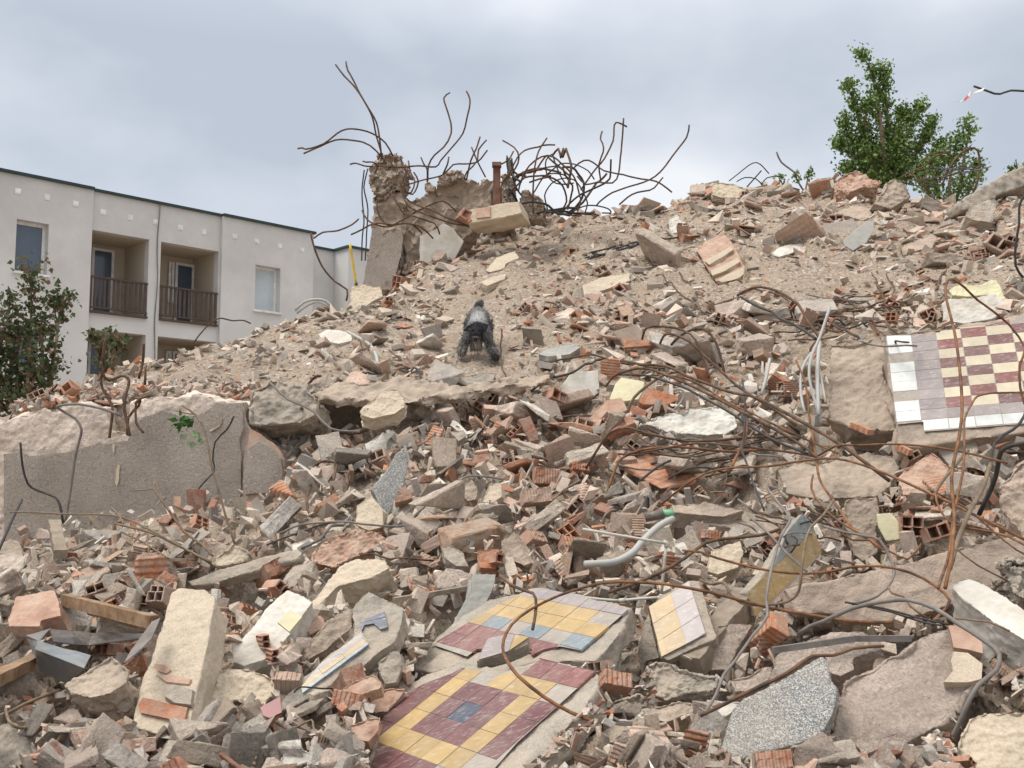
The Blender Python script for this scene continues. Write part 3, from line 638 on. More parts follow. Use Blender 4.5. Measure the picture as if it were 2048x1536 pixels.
solid(bc, 'stump_wall', zg([(430, 640), (530, 560), (640, 490), (740, 480), (790, 400), (900, 400), (1050, 330), (1180, 370), (1190, 480), (1250, 350), (1350, 340), (1365, 700), (1100, 950), (1000, 1050), (620, 1330), (430, 1330)]), cc, cn, .40, M['brown'], rough=.14, front=-.06, scale=.2)
solid(bc, 'loose_lump', zg([(790, 400), (820, 310), (900, 265), (1020, 255), (1060, 310), (1000, 350), (900, 380), (850, 420)]), cc, cn, .3, M['brown'], rough=.08, front=.05)
solid(bc, 'loose_lump', zg([(660, 470), (655, 390), (700, 365), (770, 430), (760, 480)]), cc, cn, .2, M['brown'], rough=.05, front=.02)
skin(bc, 'plaster_patch', zg([(612, 935), (740, 880), (800, 850), (850, 800), (950, 850), (1000, 920), (1060, 985), (1000, 1100), (900, 1300), (612, 1300)]), cc, cn, .03, .09, M['white'])
o = solid(bc, 'stump_block', zg([(1640, 500), (1700, 470), (1870, 540), (1875, 760), (1640, 760)]), cc, cn, .3, M['brown'], rough=.08)
o = solid(bc, 'stump_block', zg([(1450, 330), (1480, 290), (1560, 340), (1580, 640), (1440, 640)]), cc, cn, .3, M['brown'], rough=.08, front=-.1)
o = empty('steel_post', P3(994, 415, 12.0)); tag(o, 'rust-brown square steel post with a cap standing on the broken column wall', 'post')
for nm, a, b, hw in (('shaft', 415, 334, 7.4), ('cap', 333.6, 326, 9.2)):
    p0, p1 = P3(993.5, a, 12.0), P3(993.5, b, 12.0); h_ = hw*12/F; q = MB(); q.box((p0[0]-h_, p0[1]-h_, p0[2]-(0.25 if nm == 'shaft' else 0)), (p1[0]+h_, p0[1]+h_, p1[2])); q.build(nm, mat_post if False else M['brownsteel'] if 'brownsteel' in M else M.setdefault('brownsteel', mat('rusty post', (.16, .06, .04), rough=.7, dust=.3, ds=9)), o, p0)
FL = (0, -.62, .78)
def S(name, label, cat, px, n, th, m, **k): return slab(name, label, cat, px, n, th, M[m], **k)
# beams and blocks round the column
bbm, c, n = S('brick_beam', 'long plastered brick beam lying in front of the rusty post on the crest', 'beam', zg([(985, 700), (1100, 655), (1400, 600), (1630, 575), (1660, 700), (1480, 745), (1110, 805)]), (-.35, -.9, .25), .3, 'plaster', t=11.8, jag=.04, lm='the beam by the rusty post', parts=True)
skin(bbm, 'exposed_brick', zg([(1180, 650), (1335, 630), (1330, 735), (1190, 748)]), c, n, .04, .012, M['brickpink'])
skin(bbm, 'exposed_brick', zg([(990, 705), (1090, 672), (1140, 770), (1100, 795)]), c, n, .04, .010, M['brickred'])
S('concrete_block', 'large pale block at the foot of the broken column by the apartment block', 'concrete block', z5([(275, 230), (300, 90), (380, 80), (470, 95), (490, 150), (430, 180), (350, 240), (290, 255)]), (-.1, -.8, .6), .35, 'plaster', t=10.6, rough=.04)
# upper mound pieces
wfr, c, n = S('wall_fragment', 'big tilted brick and mortar wall fragment with layered courses high on the right slope', 'wall fragment', zd([(515, 625), (560, 580), (735, 475), (790, 540), (860, 660), (960, 850), (900, 890), (840, 860), (690, 900), (670, 880)]), (-.35, -.75, .55), .22, 'brickpink', jag=.02, lift=.12, lm='the layered wall fragment', rough=.03, parts=True)
for _q in ([(590, 715), (700, 655), (790, 600), (815, 625), (720, 690), (625, 745)], [(625, 790), (730, 750), (850, 690), (870, 720), (760, 790), (650, 830)], [(690, 870), (760, 825), (890, 770), (920, 800), (860, 850), (730, 885)]):
    skin(wfr, 'mortar_course', zd(_q), c, n, .04, .03, M['plaster'], .025)
S('stone_slab', 'smooth grey stone slab leaning on the upper right slope below the stacked hollow bricks', 'stone slab', zd([(1655, 570), (1760, 480), (1860, 400), (1925, 400), (1930, 470), (1870, 570), (1760, 635)]), (.25, -.75, .6), .10, 'slate', lift=.1, lm='the grey stone slab', rough=.008)
S('plaster_lump', 'chalk-white plaster lump above the tilted layered wall fragment', 'plaster lump', zd([(300, 470), (300, 380), (370, 345), (440, 400), (470, 450), (420, 490), (320, 500)]), (-.2, -.7, .6), .25, 'white', rough=.06)
S('concrete_slab', 'pale flat-topped concrete piece on the upper right slope beside the tilted wall fragment', 'concrete slab', zd([(1120, 640), (1200, 590), (1370, 570), (1375, 620), (1280, 650), (1180, 680), (1130, 670)]), (0, -.5, .85), .2, 'white', rough=.03)
S('concrete_boulder', 'large brown concrete boulder on the crest below the poplar tree', 'boulder', ze([(450, 460), (520, 350), (560, 270), (640, 235), (700, 260), (770, 330), (790, 390), (720, 440), (620, 500)]), (.1, -.85, .45), .5, 'brown', t=13.2, rough=.10, scale=.25, lm='the boulder below the poplar')
S('concrete_beam', 'long grey concrete beam slanting up to the right edge against the sky', 'beam', [(1915, 402), (1990, 355), (2060, 322), (2130, 290), (2140, 345), (2048, 372), (1998, 392), (1968, 415), (1925, 422)], (.25, -.93, .25), .3, 'concrete', t=12.3, rough=.06, lm='the slanting grey beam')
S('concrete_slab', 'grey flat concrete slab under the slanting beam at the right edge of the crest', 'concrete slab', ze([(1235, 560), (1290, 460), (1490, 400), (1540, 450), (1500, 520), (1480, 620), (1300, 590)]), (.1, -.75, .6), .2, 'concrete', t=11.6, rough=.05)
S('concrete_block', 'long hewn block on the upper right slope above the yellowish foam lump', 'concrete block', ze([(690, 830), (760, 790), (960, 710), (1000, 740), (960, 830), (860, 850), (700, 900)]), (-.2, -.7, .65), .18, 'pink', rough=.03)
S('concrete_slab', 'pale flat slab on the crest left of the brown boulder below the poplar', 'concrete slab', ze([(110, 520), (300, 460), (440, 490), (450, 560), (370, 600), (240, 560), (130, 550)]), (0, -.6, .8), .15, 'pink', rough=.04)
S('brick_block', 'rounded block of bricks and mortar on the crest left of the poplar saplings', 'brick block', zd([(640, 160), (650, 100), (720, 90), (900, 125), (920, 180), (880, 215), (720, 215), (650, 190)]), (-.1, -.8, .6), .3, 'plaster', t=14.2, rough=.06, lm='the crest brick block')
S('tile_heap_piece', 'lump of broken orange brickwork on the crest just left of the poplar', 'brick lump', ze([(130, 300), (140, 230), (220, 190), (300, 160), (400, 190), (470, 240), (540, 260), (500, 300), (380, 310), (220, 370)]), (0, -.7, .7), .4, 'brickpink', t=14, rough=.14, scale=.15)
S('foam_block', 'pale yellow foam lump with a scooped top above the chequered tile wall', 'foam lump', ze([(1130, 1240), (1130, 1160), (1200, 1130), (1380, 1140), (1450, 1100), (1510, 1100), (1560, 1200), (1600, 1290), (1560, 1320), (1480, 1230), (1300, 1250)]), (-.1, -.8, .55), .15, 'foil', rough=.02, lift=.15, lm='the yellowish foam lump')
S('plaster_block', 'white plastered brick block resting on the top edge of the chequered tile wall', 'plaster block', ze([(1040, 1310), (1070, 1270), (1250, 1260), (1500, 1215), (1570, 1280), (1560, 1370), (1490, 1440), (1240, 1480), (1180, 1470), (1050, 1450)]), (-.15, -.85, .45), .22, 'white', rough=.02, lift=.2)
# right-hand tiled panel
cO, cA, cB = z6([(1565, 780)])[0], z6([(1530, 320)])[0], z6([(2085, 738)])[0]
px = z6([(1378, 322), (1640, 290), (1760, 250), (1890, 240), (2048, 200), (2420, 150), (2500, 760), (2048, 790), (1600, 850), (1440, 850), (1420, 700), (1385, 500)])
npan = unit((-.22, -.80, .56))
pan, c, n = S('tiled_wall', 'fallen wall panel tiled in yellow and maroon chequers with white and lilac borders', 'wall panel', px, npan, .16, 'brown', t=5.35, parts=True, jag=.03, lm='the chequered tile wall', rough=.02)
Wt, Lt, Yt, Mt, Bt, Nt, Rt = (.66, .70, .69), (.31, .27, .275), (.42, .285, .11), (.14, .05, .056), (.20, .25, .285), (.03, .05, .10), (.20, .066, .065)
Yl = (.60, .535, .39)
def pc(i, j):
    if j < 0: return None
    if i == 0: return Wt if j > 0 else None
    if j == 0: return Wt
    if i == 1 or j == 1: return Lt
    return (Yl if (i+j) % 2 else (Mt if (i+2*j) % 3 else Rt))
O_ = z6([(1432, 788)])[0]
tiles(pan, c, n, O_, z6([(1384, 322)])[0], 10, z6([(2080, 738)])[0], 5, (0, 10), (0, 13), pc, z6([(1380, 320), (1535, 318), (1640, 305), (1650, 290), (1875, 270), (2048, 220), (2400, 170), (2480, 705), (2048, 745), (1565, 783), (1562, 735), (1435, 748)]), gap=.015)
S('earth_lump', 'clod of brown earthy concrete with cracks leaning against the chequered tile wall', 'earth lump', z6([(1100, 350), (1200, 340), (1380, 310), (1385, 500), (1425, 700), (1440, 780), (1250, 770), (1080, 720), (1100, 560)]), (-.45, -.7, .55), .3, 'brown', t=5.7, rough=.07, scale=.2, jag=.04, lm='the earth clod')
# mosaic slab close by
O1, A1, B1_ = (1192, 1346), z2([(1500, 1370)])[0], z2([(1640, 855)])[0]
n1_ = solve_n(O1, A1, 4, B1_, 3); print('mosaic n', n1_)
s1, c, n = S('mosaic_slab', 'large broken floor slab of maroon and yellow tiles with a navy centre tile', 'floor slab', [(725, 1560), (745, 1475), (770, 1425), (795, 1385), (850, 1345), (920, 1318), (1000, 1338), (1080, 1315), (1130, 1320), (1200, 1345), (1198, 1372), (1150, 1440), (1090, 1500), (1040, 1545), (1020, 1640), (700, 1640)], n1_, .10, 'concrete', t=3.05, parts=True, jag=.012, rough=.02, lm='the maroon mosaic slab')
def mc(i, j):
    if (i, j) in ((0, 4), (0, 5), (1, 6), (0, 6)): return Bt if i+j > 4 else Mt
    if (i, j) in ((3, 0), (4, 0), (5, 0)): return None
    k = max(abs(i-3), abs(j-3)); return Nt if k == 0 else Mt if k == 1 else Yt if k == 2 else (Rt if j == 0 else Mt)
tiles(s1, c, n, O1, A1, 4, B1_, 3, (0, 9), (-1, 9), mc, [(1081, 1319), (1193, 1345), (1036, 1487), (1022, 1503), (985, 1545), (960, 1640), (700, 1640), (744, 1535), (760, 1487), (764, 1443), (795, 1402), (845, 1372), (905, 1350), (925, 1338), (1000, 1352), (1048, 1348)])
# grey and yellow slab behind it
O2, A2, B2_ = (1163.5, 1302), (1256, 1224), z3([(215, 985)])[0]
s2, c, n = S('floor_slab', 'tiled floor slab with pale blue, yellow and lilac bands above the maroon mosaic slab', 'floor slab', [(812, 1335), (850, 1300), (870, 1270), (960, 1200), (1075, 1172), (1165, 1185), (1262, 1212), (1250, 1245), (1228, 1280), (1190, 1322), (1140, 1320), (1080, 1330), (1000, 1345), (900, 1350)], n1_, .09, 'concrete', t=3.62, parts=True, jag=.012, rough=.02, lm='the blue banded slab')
def bcx(i, j):
    if j < 0: return Rt if i > 0 else None
    k = max(j, i-4); return [Bt, Yt, Yt, Lt][k] if k < 4 else None
tiles(s2, c, n, O2, A2, 3.4, B2_, 2.3, (0, 9), (-2, 5), bcx, z3([(540, 1065), (850, 798), (500, 700), (260, 655), (0, 760)])+[(865, 1291), (935, 1315), (955, 1300), (1065, 1300)]+z3([(210, 1100), (300, 1060), (400, 1040)]))
s, c, n = S('tile_chunk', 'small chunk with a lilac and yellow tiled face lying on the banded slab', 'tiled chunk', z2([(1230, 860), (1300, 720), (1440, 685), (1575, 710), (1570, 750), (1440, 810), (1250, 860)]), (-.05, -.72, .7), .07, 'concrete', t=3.38, parts=True, rough=.01, jag=.006)
tiles(s, c, n, z2([(1250, 860)])[0], z2([(1310, 705)])[0], 1, z2([(1440, 808)])[0], 1, (0, 3), (0, 2), lambda i, j: Lt if i == 0 else Yt, z2([(1250, 855), (1310, 722), (1440, 692), (1570, 712), (1440, 800)]))
# long slab with a strip of tiles
n3 = unit((-.12, -.62, .70))
s, c, n = S('floor_slab', 'narrow broken slab with a strip of lilac, yellow and blue tiles and a navy patch', 'floor slab', [(558, 1424), (560, 1399), (607, 1351), (640, 1322), (700, 1272), (708, 1250), (700, 1234), (706, 1205), (719, 1190), (738, 1180), (782, 1200), (811, 1212), (808, 1235), (800, 1260), (789, 1284), (763, 1302), (719, 1338), (665, 1369), (592, 1411)], n3, .09, 'concrete', t=3.45, parts=True, jag=.012, rough=.018, lm='the slab with the tile strip')
St = lambda i, j: [(.25, .31, .35), Yt, Lt][j] if 0 <= j < 3 else None
tiles(s, c, n, (606, 1389), (592, 1372), 3, (738, 1291), 3, (0, 4), (0, 3), St, [(606, 1388), (603, 1376), (640, 1330), (722, 1266), (738, 1290)])
tiles(s, c, n, (715, 1250), (712, 1225), 1, (778, 1235), 1, (-1, 2), (-1, 2), lambda i, j: Nt, [(719, 1247), (770, 1225), (776, 1256), (762, 1261), (748, 1249), (730, 1252), (724, 1263)], name='navy_tile')
# lilac and yellow slab
n4 = unit((-.28, -.72, .62))
s, c, n = S('floor_slab', 'square broken slab with yellow and lilac tiles leaning right of the banded slab', 'floor slab', z3([(975, 770), (1040, 715), (1150, 640), (1245, 595), (1312, 600), (1370, 760), (1432, 965), (1420, 990), (1250, 1060), (1110, 1125), (1055, 1110)]), n4, .07, 'concrete', t=3.55, parts=True, jag=.008, rough=.012, lift=.1, lm='the yellow and lilac slab')
tiles(s, c, n, z3([(1245, 605)])[0], z3([(1360, 950)])[0], 3, z3([(985, 770)])[0], 2.2, (0, 4), (0, 4), lambda i, j: Lt if i == 0 else Yt, z3([(985, 775), (1115, 700), (1250, 610), (1360, 955), (1070, 1105)]))
S('mortar_slab', 'grey combed mortar slab standing under the yellow and lilac slab', 'mortar slab', z3([(985, 800), (1060, 1115), (960, 1130), (930, 1230), (905, 1080), (920, 950), (940, 880)]), (-.5, -.75, .35), .05, 'concrete', t=3.6, rough=.01)
S('concrete_chunk', 'long rough concrete lump in front of the yellow and lilac slab', 'concrete lump', z3([(960, 1160), (1030, 1110), (1150, 1130), (1300, 1180), (1440, 1210), (1460, 1260), (1400, 1330), (1250, 1350), (1100, 1400), (1020, 1370), (985, 1250)]), (-.1, -.75, .6), .14, 'concrete', t=3.25, rough=.05, scale=.06, jag=.02)
S('concrete_chunk', 'rough grey concrete lump just right of the mosaic slab corner', 'concrete lump', z3([(625, 1440), (700, 1390), (800, 1340), (930, 1310), (990, 1350), (985, 1440), (900, 1470), (720, 1480)]), (0, -.7, .7), .12, 'concrete', t=3.1, rough=.05, scale=.06)
S('mortar_slab', 'flat yellowish slab wedged under the right side of the maroon mosaic slab', 'mortar slab', [(1085, 1520), (1115, 1500), (1190, 1465), (1270, 1432), (1290, 1440), (1215, 1490), (1130, 1540)], (0, -.6, .8), .06, 'plaster', t=2.95, rough=.01, jag=.008)
# steep tile panel
n5 = unit((.25, -.92, .30))
s, c, n = S('tiled_slab', 'steep tiled panel with a dark blue corner over mustard yellow tiles', 'wall panel', z4([(255, 560), (330, 480), (420, 350), (470, 240), (565, 128), (625, 200), (650, 280), (672, 350), (560, 470), (440, 590), (330, 690), (300, 705)]), n5, .08, 'concrete', t=3.75, parts=True, jag=.01, rough=.012, lm='the mustard tile panel')
Mu = (.29, .195, .07)
tiles(s, c, n, z4([(300, 700)])[0], z4([(262, 560)])[0], 1, z4([(670, 350)])[0], 3.3, (-1, 6), (0, 3), lambda i, j: ((.16, .19, .19) if (j >= 1 and i < 4) else Nt if i > 2 and j > 0 else Mu), z4([(300, 700), (268, 560), (400, 430), (482, 230), (565, 132), (622, 200), (668, 350), (540, 490), (420, 600)]))
# terrazzo
S('terrazzo_slab', 'big grey speckled terrazzo slab with a broken rim at the lower right', 'terrazzo slab', z4([(108, 1450), (150, 1300), (180, 1210), (240, 1150), (420, 1065), (530, 1000), (620, 940), (680, 905), (712, 950), (722, 1040), (765, 1090), (755, 1170), (738, 1240), (700, 1320), (650, 1370), (560, 1400), (400, 1440), (230, 1490), (112, 1468)]), (-.18, -.68, .7), .09, 'terrazzo', t=2.75, jag=.008, rough=.004, lm='the big terrazzo slab', vox=.006)
S('terrazzo_slab', 'long narrow blue-grey speckled terrazzo piece standing in the middle of the rubble', 'terrazzo slab', z5([(560, 1075), (590, 1055), (625, 1065), (640, 1130), (610, 1240), (570, 1350), (515, 1440), (470, 1435), (445, 1330), (418, 1280), (470, 1220), (520, 1150)]), (.3, -.85, .42), .05, 'terrazzo', jag=.008, rough=.004, lift=.2, lm='the narrow terrazzo piece')
# right foreground blocks
b, c, n = S('wall_block', 'huge pinkish roughcast wall block with broken brick at its right end, lower right', 'wall block', z4([(700, 1390), (735, 1250), (770, 1110), (765, 1050), (800, 1010), (900, 965), (950, 950), (1010, 885), (1080, 870), (1180, 800), (1290, 760), (1395, 742), (1480, 750), (1560, 835), (1572, 900), (1550, 1050), (1490, 1130), (1470, 1200), (1370, 1290), (1200, 1370), (1060, 1440), (880, 1480), (850, 1410), (760, 1400)]), (-.22, -.66, .72), .30, 'roughpink', t=2.85, parts=True, jag=.02, rough=.06, scale=.3, lm='the huge pinkish block', vox=.009)
skin(b, 'exposed_brick', z4([(1370, 745), (1470, 752), (1555, 830), (1560, 900), (1480, 880), (1400, 870), (1385, 800)]), c, n, .05, .012, M['brickpink'], .012)
skin(b, 'exposed_brick', z4([(1385, 940), (1400, 1000), (1350, 1060), (1480, 1060), (1550, 1040), (1555, 960), (1480, 900), (1400, 890)]), c, n, .05, .010, M['plaster'], .012)
S('wall_slab', 'long dark grey wall slab lying under the tangled bars behind the huge pinkish block', 'wall slab', z4([(455, 540), (560, 520), (700, 500), (900, 440), (1050, 415), (1250, 360), (1450, 300), (1800, 230), (1900, 500), (1700, 560), (1500, 600), (1300, 680), (1050, 735), (800, 740), (740, 690), (540, 690), (490, 600)]), (-.15, -.90, .38), .22, 'pink', t=3.5, jag=.02, rough=.03, scale=.15, lm='the long dark wall slab')
S('concrete_beam', 'concrete beam with chalky white top at the right edge above the huge pinkish block', 'beam', z4([(1375, 535), (1420, 490), (1500, 470), (1620, 540), (1800, 650), (2000, 780), (2000, 900), (1790, 830), (1600, 720)]), (-.25, -.45, .86), .22, 'white', t=2.95, jag=.012, rough=.02, lm='the chalky beam')
S('wall_block', 'cream and brick block in the bottom right corner', 'wall block', z4([(1400, 1400), (1480, 1250), (1560, 1220), (1790, 1200), (2000, 1240), (2000, 1640), (1640, 1640), (1480, 1560)]), (-.2, -.6, .75), .25, 'plaster', t=2.6, jag=.015, rough=.035)
S('concrete_boulder', 'big pale pinkish concrete boulder cut by the right edge below the chequered tile wall', 'boulder', zc([(1760, 780), (1900, 640), (1930, 520), (2100, 420), (2500, 500), (2500, 1350), (2060, 1310), (1900, 1150), (1800, 1000)]), (-.5, -.78, .35), .4, 'pink', t=3.6, rough=.06, scale=.12, jag=.03, lm='the right-edge boulder')
S('concrete_boulder', 'small knobbly grey concrete lump below the pinkish boulder at the right edge', 'concrete lump', z4([(1620, 400), (1690, 330), (1800, 350), (1900, 380), (1900, 620), (1780, 600), (1720, 560), (1700, 480)]), (-.3, -.8, .5), .2, 'concrete', t=3.2, rough=.09, scale=.07)
S('concrete_slab', 'thick flat-topped concrete slab above the steep mustard tile panel', 'concrete slab', z3([(1138, 160), (1235, 75), (1400, 95), (1650, 140), (1890, 200), (1870, 270), (1730, 300), (1500, 240), (1200, 190)]), (0, -.48, .87), .16, 'brown', lift=.06, rough=.02, jag=.012, lm='the flat-topped slab')
S('wall_slab', 'pinkish smooth wall piece half under the terrazzo slab and the orange bar', 'wall slab', z4([(412, 900), (600, 810), (740, 770), (900, 770), (1000, 830), (1000, 880), (860, 930), (870, 990), (780, 1030), (700, 1000), (680, 905), (540, 980), (415, 1050)]), (-.1, -.7, .7), .12, 'roughpink', t=3.0, rough=.02, jag=.012)
S('brick_slab', 'slanted slab of hollow brick and mortar below the chequered tile wall', 'brick slab', zc([(770, 690), (850, 600), (1120, 410), (1200, 450), (1310, 570), (1240, 700), (1140, 820), (900, 850), (840, 850)]), (-.45, -.65, .6), .16, 'brickpink', lift=.12, jag=.015, rough=.03, lm='the slanted brick slab')
S('brick_slab', 'ribbed grey brick piece behind the slanted brick slab below the tile wall', 'brick slab', zc([(1170, 400), (1440, 240), (1560, 290), (1600, 390), (1500, 520), (1320, 580), (1250, 500)]), (-.3, -.7, .65), .15, 'concrete', lift=.14, rough=.01, jag=.01)
S('concrete_slab', 'wide earthy concrete slab in shade under the twisted bars left of the brick slab', 'concrete slab', zc([(-450, 560), (-200, 500), (100, 480), (400, 400), (760, 420), (800, 600), (720, 760), (560, 860), (250, 880), (0, 900), (-350, 840)]), (-.1, -.62, .78), .2, 'brown', lift=.0, rough=.05, scale=.12, jag=.03, lm='the wide earthy slab')
S('concrete_block', 'upright earthy concrete block left of the green-tiled hollow brick chunk', 'concrete block', zc([(230, 920), (280, 870), (460, 870), (570, 860), (615, 1020), (570, 1200), (590, 1430), (430, 1520), (330, 1450), (300, 1250), (220, 1150)]), (-.2, -.9, .35), .16, 'brown', lift=.08, rough=.03)
# middle of the pile
S('plaster_slab', 'crumbling white plaster beam under the bundle of ribbed bars', 'plaster beam', zf([(700, 700), (860, 610), (1150, 560), (1460, 500), (1530, 540), (1640, 600), (1660, 720), (1540, 800), (1300, 800), (950, 780), (800, 720)]), (0, -.75, .65), .18, 'white', lift=.1, rough=.06, scale=.1, jag=.03, lm='the white plaster beam')
S('brick_slab', 'ribbed orange brick face leaning left of the white plaster beam', 'brick slab', zf([(240, 640), (400, 480), (540, 450), (590, 570), (400, 660), (260, 700)]), (-.2, -.8, .5), .08, 'brickpink', lift=.12, rough=.01, flat=True)
S('brick_block', 'orange brown brick piece behind the bundle of bars above the white plaster beam', 'brick block', zf([(700, 490), (790, 360), (1080, 430), (1070, 480), (980, 520), (740, 520)]), (.1, -.85, .5), .12, 'brickred', lift=.12, rough=.01, jag=.01)
S('tiled_fragment', 'pale green tiled fragment above the white plaster beam', 'tiled fragment', zf([(420, 470), (480, 320), (540, 260), (760, 300), (740, 400), (700, 470), (560, 490)]), (-.1, -.85, .5), .03, 'foil', lift=.1, rough=.004, jag=.004)
S('panel_piece', 'pale grey smooth board standing in the hollow below the dog', 'board', zf([(-60, 470), (-30, 330), (60, 210), (320, 190), (330, 400), (200, 500), (60, 520)]), (0, -.95, .25), .04, 'white', lift=-.1, rough=.004, jag=.004, lm='the pale board')
S('panel_piece', 'grey flat board set back in the slot left of the pale board', 'board', z5([(1250, 650), (1350, 640), (1400, 620), (1400, 700), (1280, 720)]), (0, -.95, .25), .03, 'white', lift=-.1, rough=.004, jag=.004)
S('concrete_chunk', 'large grey-brown concrete boulder at the right end of the roughcast wall', 'boulder', [(490, 812), (500, 780), (540, 752), (600, 768), (632, 790), (632, 830), (600, 848), (540, 852), (492, 850)], (-.15, -.95, .25), .35, 'concrete', t=6.75, rough=.09, scale=.18, lm='the boulder by the wall end')
S('concrete_ledge', 'thick broken floor edge overhanging the dark hollow under the dog', 'slab edge', z5([(90, 740), (60, 700), (200, 640), (420, 640), (560, 600), (800, 640), (1000, 660), (1160, 620), (1400, 600), (1500, 560), (1480, 620), (1300, 660), (1000, 700), (760, 740), (560, 730), (420, 750), (250, 740)]), (0, -.55, .85), .10, 'brown', t=7.1, rough=.09, jag=.08, under=False); PLANES.pop()
S('concrete_chunk', 'flat cream mortar slab with a half brick under it beside the dark hollow', 'mortar slab', z5([(345, 820), (400, 770), (480, 700), (560, 690), (610, 730), (620, 800), (560, 840), (430, 870), (350, 850)]), (0, -.8, .6), .13, 'plaster', t=6.5, rough=.03, lm='the mortar slab by the hollow')
S('concrete_chunk', 'pyramid-shaped cream mortar chunk at the foot of the narrow terrazzo piece', 'mortar chunk', z5([(325, 1370), (420, 1315), (490, 1400), (490, 1500), (400, 1530), (325, 1490)]), (-.2, -.8, .5), .15, 'plaster', lift=.2, rough=.02)
S('concrete_chunk', 'flat pinkish block with a missing corner above the banded slab', 'concrete block', z7([(935, 1100), (1000, 1005), (1180, 1040), (1190, 1130), (1100, 1165), (940, 1150)]), (0, -.9, .4), .12, 'roughpink', lift=.1, rough=.01)
S('concrete_post', 'smooth grey concrete post leaning down onto the banded slab', 'concrete post', z7([(1180, 1040), (1340, 1050), (1330, 1130), (1270, 1280), (1190, 1350), (1040, 1440), (1090, 1290), (1160, 1160)]), (.2, -.85, .5), .10, 'slate', lift=.14, rough=.012, jag=.01, lm='the smooth grey post')
S('mortar_slab', 'long cream-topped slab running down to the left in the middle foreground', 'mortar slab', z7([(180, 1090), (270, 990), (370, 940), (580, 940), (620, 1000), (480, 1080), (250, 1140), (130, 1260), (-60, 1500), (-110, 1530), (-60, 1420), (60, 1240)]), (-.25, -.62, .74), .16, 'plaster', lift=.1, rough=.025, jag=.015, lm='the cream-topped slab')
S('tiled_fragment', 'mortar slab with loose cream tiles and one pale green tile', 'tiled fragment', zb([(290, 1060), (480, 870), (640, 660), (850, 470), (1010, 540), (1100, 600), (1050, 660), (900, 900), (780, 1060), (640, 1160), (420, 1230), (310, 1190)]), (-.15, -.68, .7), .12, 'white', lift=.08, rough=.015, jag=.012, lm='the cream-tiled slab')
S('loose_tile', 'single pale green square tile on the cream-tiled mortar slab', 'tile', zb([(755, 800), (880, 680), (995, 750), (870, 895)]), (-.15, -.68, .7), .012, 'foil', lift=.16, flat=True, jag=.001, under=False)
S('loose_tile', 'single dark maroon tile lying under the mortared brick cluster', 'tile', z1([(1640, 1150), (1765, 1080), (1775, 1180), (1700, 1215), (1660, 1200)]), (0, -.7, .7), .012, 'maroon', lift=.12, flat=True, jag=.002, under=False)
# left foreground
b, c, n = S('brick_pier', 'long cream plastered brick pier leaning towards the lower left with its end broken open', 'brick pier', z1([(1060, 430), (1110, 380), (1290, 390), (1360, 440), (1320, 690), (1290, 850), (1210, 1230), (1170, 1345), (1000, 1330), (820, 1270), (880, 1000), (940, 850)]), (-.15, -.70, .68), .15, 'plaster', t=3.3, parts=True, jag=.012, rough=.018, scale=.12, lm='the long cream pier')
skin(b, 'exposed_brick', z1([(875, 1130), (900, 1090), (1000, 1110), (1180, 1150), (1160, 1240), (1060, 1220), (880, 1180)]), c, n, .03, .006, M['brickred'], .012)
skin(b, 'mortar_band', z1([(1030, 1010), (1120, 1010), (1210, 1040), (1200, 1130), (1100, 1120), (1040, 1080)]), c, n, .03, .012, M['concrete'], .01)
skin(b, 'exposed_brick', z1([(985, 940), (1100, 950), (1200, 975), (1190, 1000), (1050, 985)]), c, n, .03, .004, M['brickpink'], .012)
skin(b, 'exposed_brick', z1([(970, 875), (1040, 880), (1075, 910), (1050, 935), (1000, 920)]), c, n, .03, .004, M['brickpink'], .01)
S('brick_block', 'cube of cream-faced bricks mortared together at the left edge', 'brick block', z1([(40, 590), (100, 450), (340, 405), (375, 470), (385, 570), (260, 600), (255, 640), (50, 640)]), (-.1, -.62, .78), .22, 'brickpink', t=3.85, jag=.012, rough=.012, lm='the cube of mortared bricks')
S('concrete_block', 'squared block of earthy concrete left of the long cream pier', 'concrete block', z1([(395, 1010), (560, 900), (700, 808), (760, 850), (820, 905), (805, 990), (690, 1060), (560, 1090), (440, 1050)]), (-.1, -.60, .79), .20, 'brown', t=3.2, jag=.012, rough=.04, scale=.12, lm='the squared earthy block')
S('brick_block', 'cluster of mortared bricks with a rounded broken side right of the long cream pier', 'brick block', z1([(1250, 1000), (1300, 910), (1450, 890), (1600, 900), (1730, 950), (1740, 1060), (1650, 1170), (1480, 1110), (1430, 1180), (1290, 1160)]), (.05, -.68, .72), .16, 'plaster', t=3.35, jag=.02, rough=.04, lm='the mortared brick cluster')
S('concrete_ledge', 'thin flat grey slab sticking out over a dark gap above the hollow bricks', 'concrete slab', z1([(1170, 350), (1330, 290), (1600, 210), (1870, 140), (1905, 170), (1885, 215), (1700, 260), (1330, 375), (1200, 390)]), (-.15, -.80, .55), .07, 'concrete', lift=.12, jag=.01, rough=.015, lm='the thin grey slab')
S('concrete_chunk', 'angular yellowish boulder on the left end of the thin grey slab', 'boulder', z1([(1345, 200), (1400, 150), (1500, 125), (1585, 160), (1560, 220), (1440, 255), (1360, 260)]), (0, -.8, .6), .15, 'plaster', lift=.12, rough=.04)
S('brick_block', 'broken brown corner block of bricks at the left edge under the roughcast wall', 'brick block', za([(20, 180), (100, 130), (230, 120), (160, 160), (300, 330), (250, 380), (140, 320), (60, 250)]), (-.1, -.8, .6), .1, 'brickpink', rough=.02)
S('plaster_slab', 'cream plaster sheet half buried in the bottom left corner', 'plaster slab', z1([(-60, 1250), (60, 1230), (200, 1330), (260, 1440), (160, 1500), (-60, 1560)]), (0, -.7, .7), .12, 'concrete', t=2.9, rough=.03)
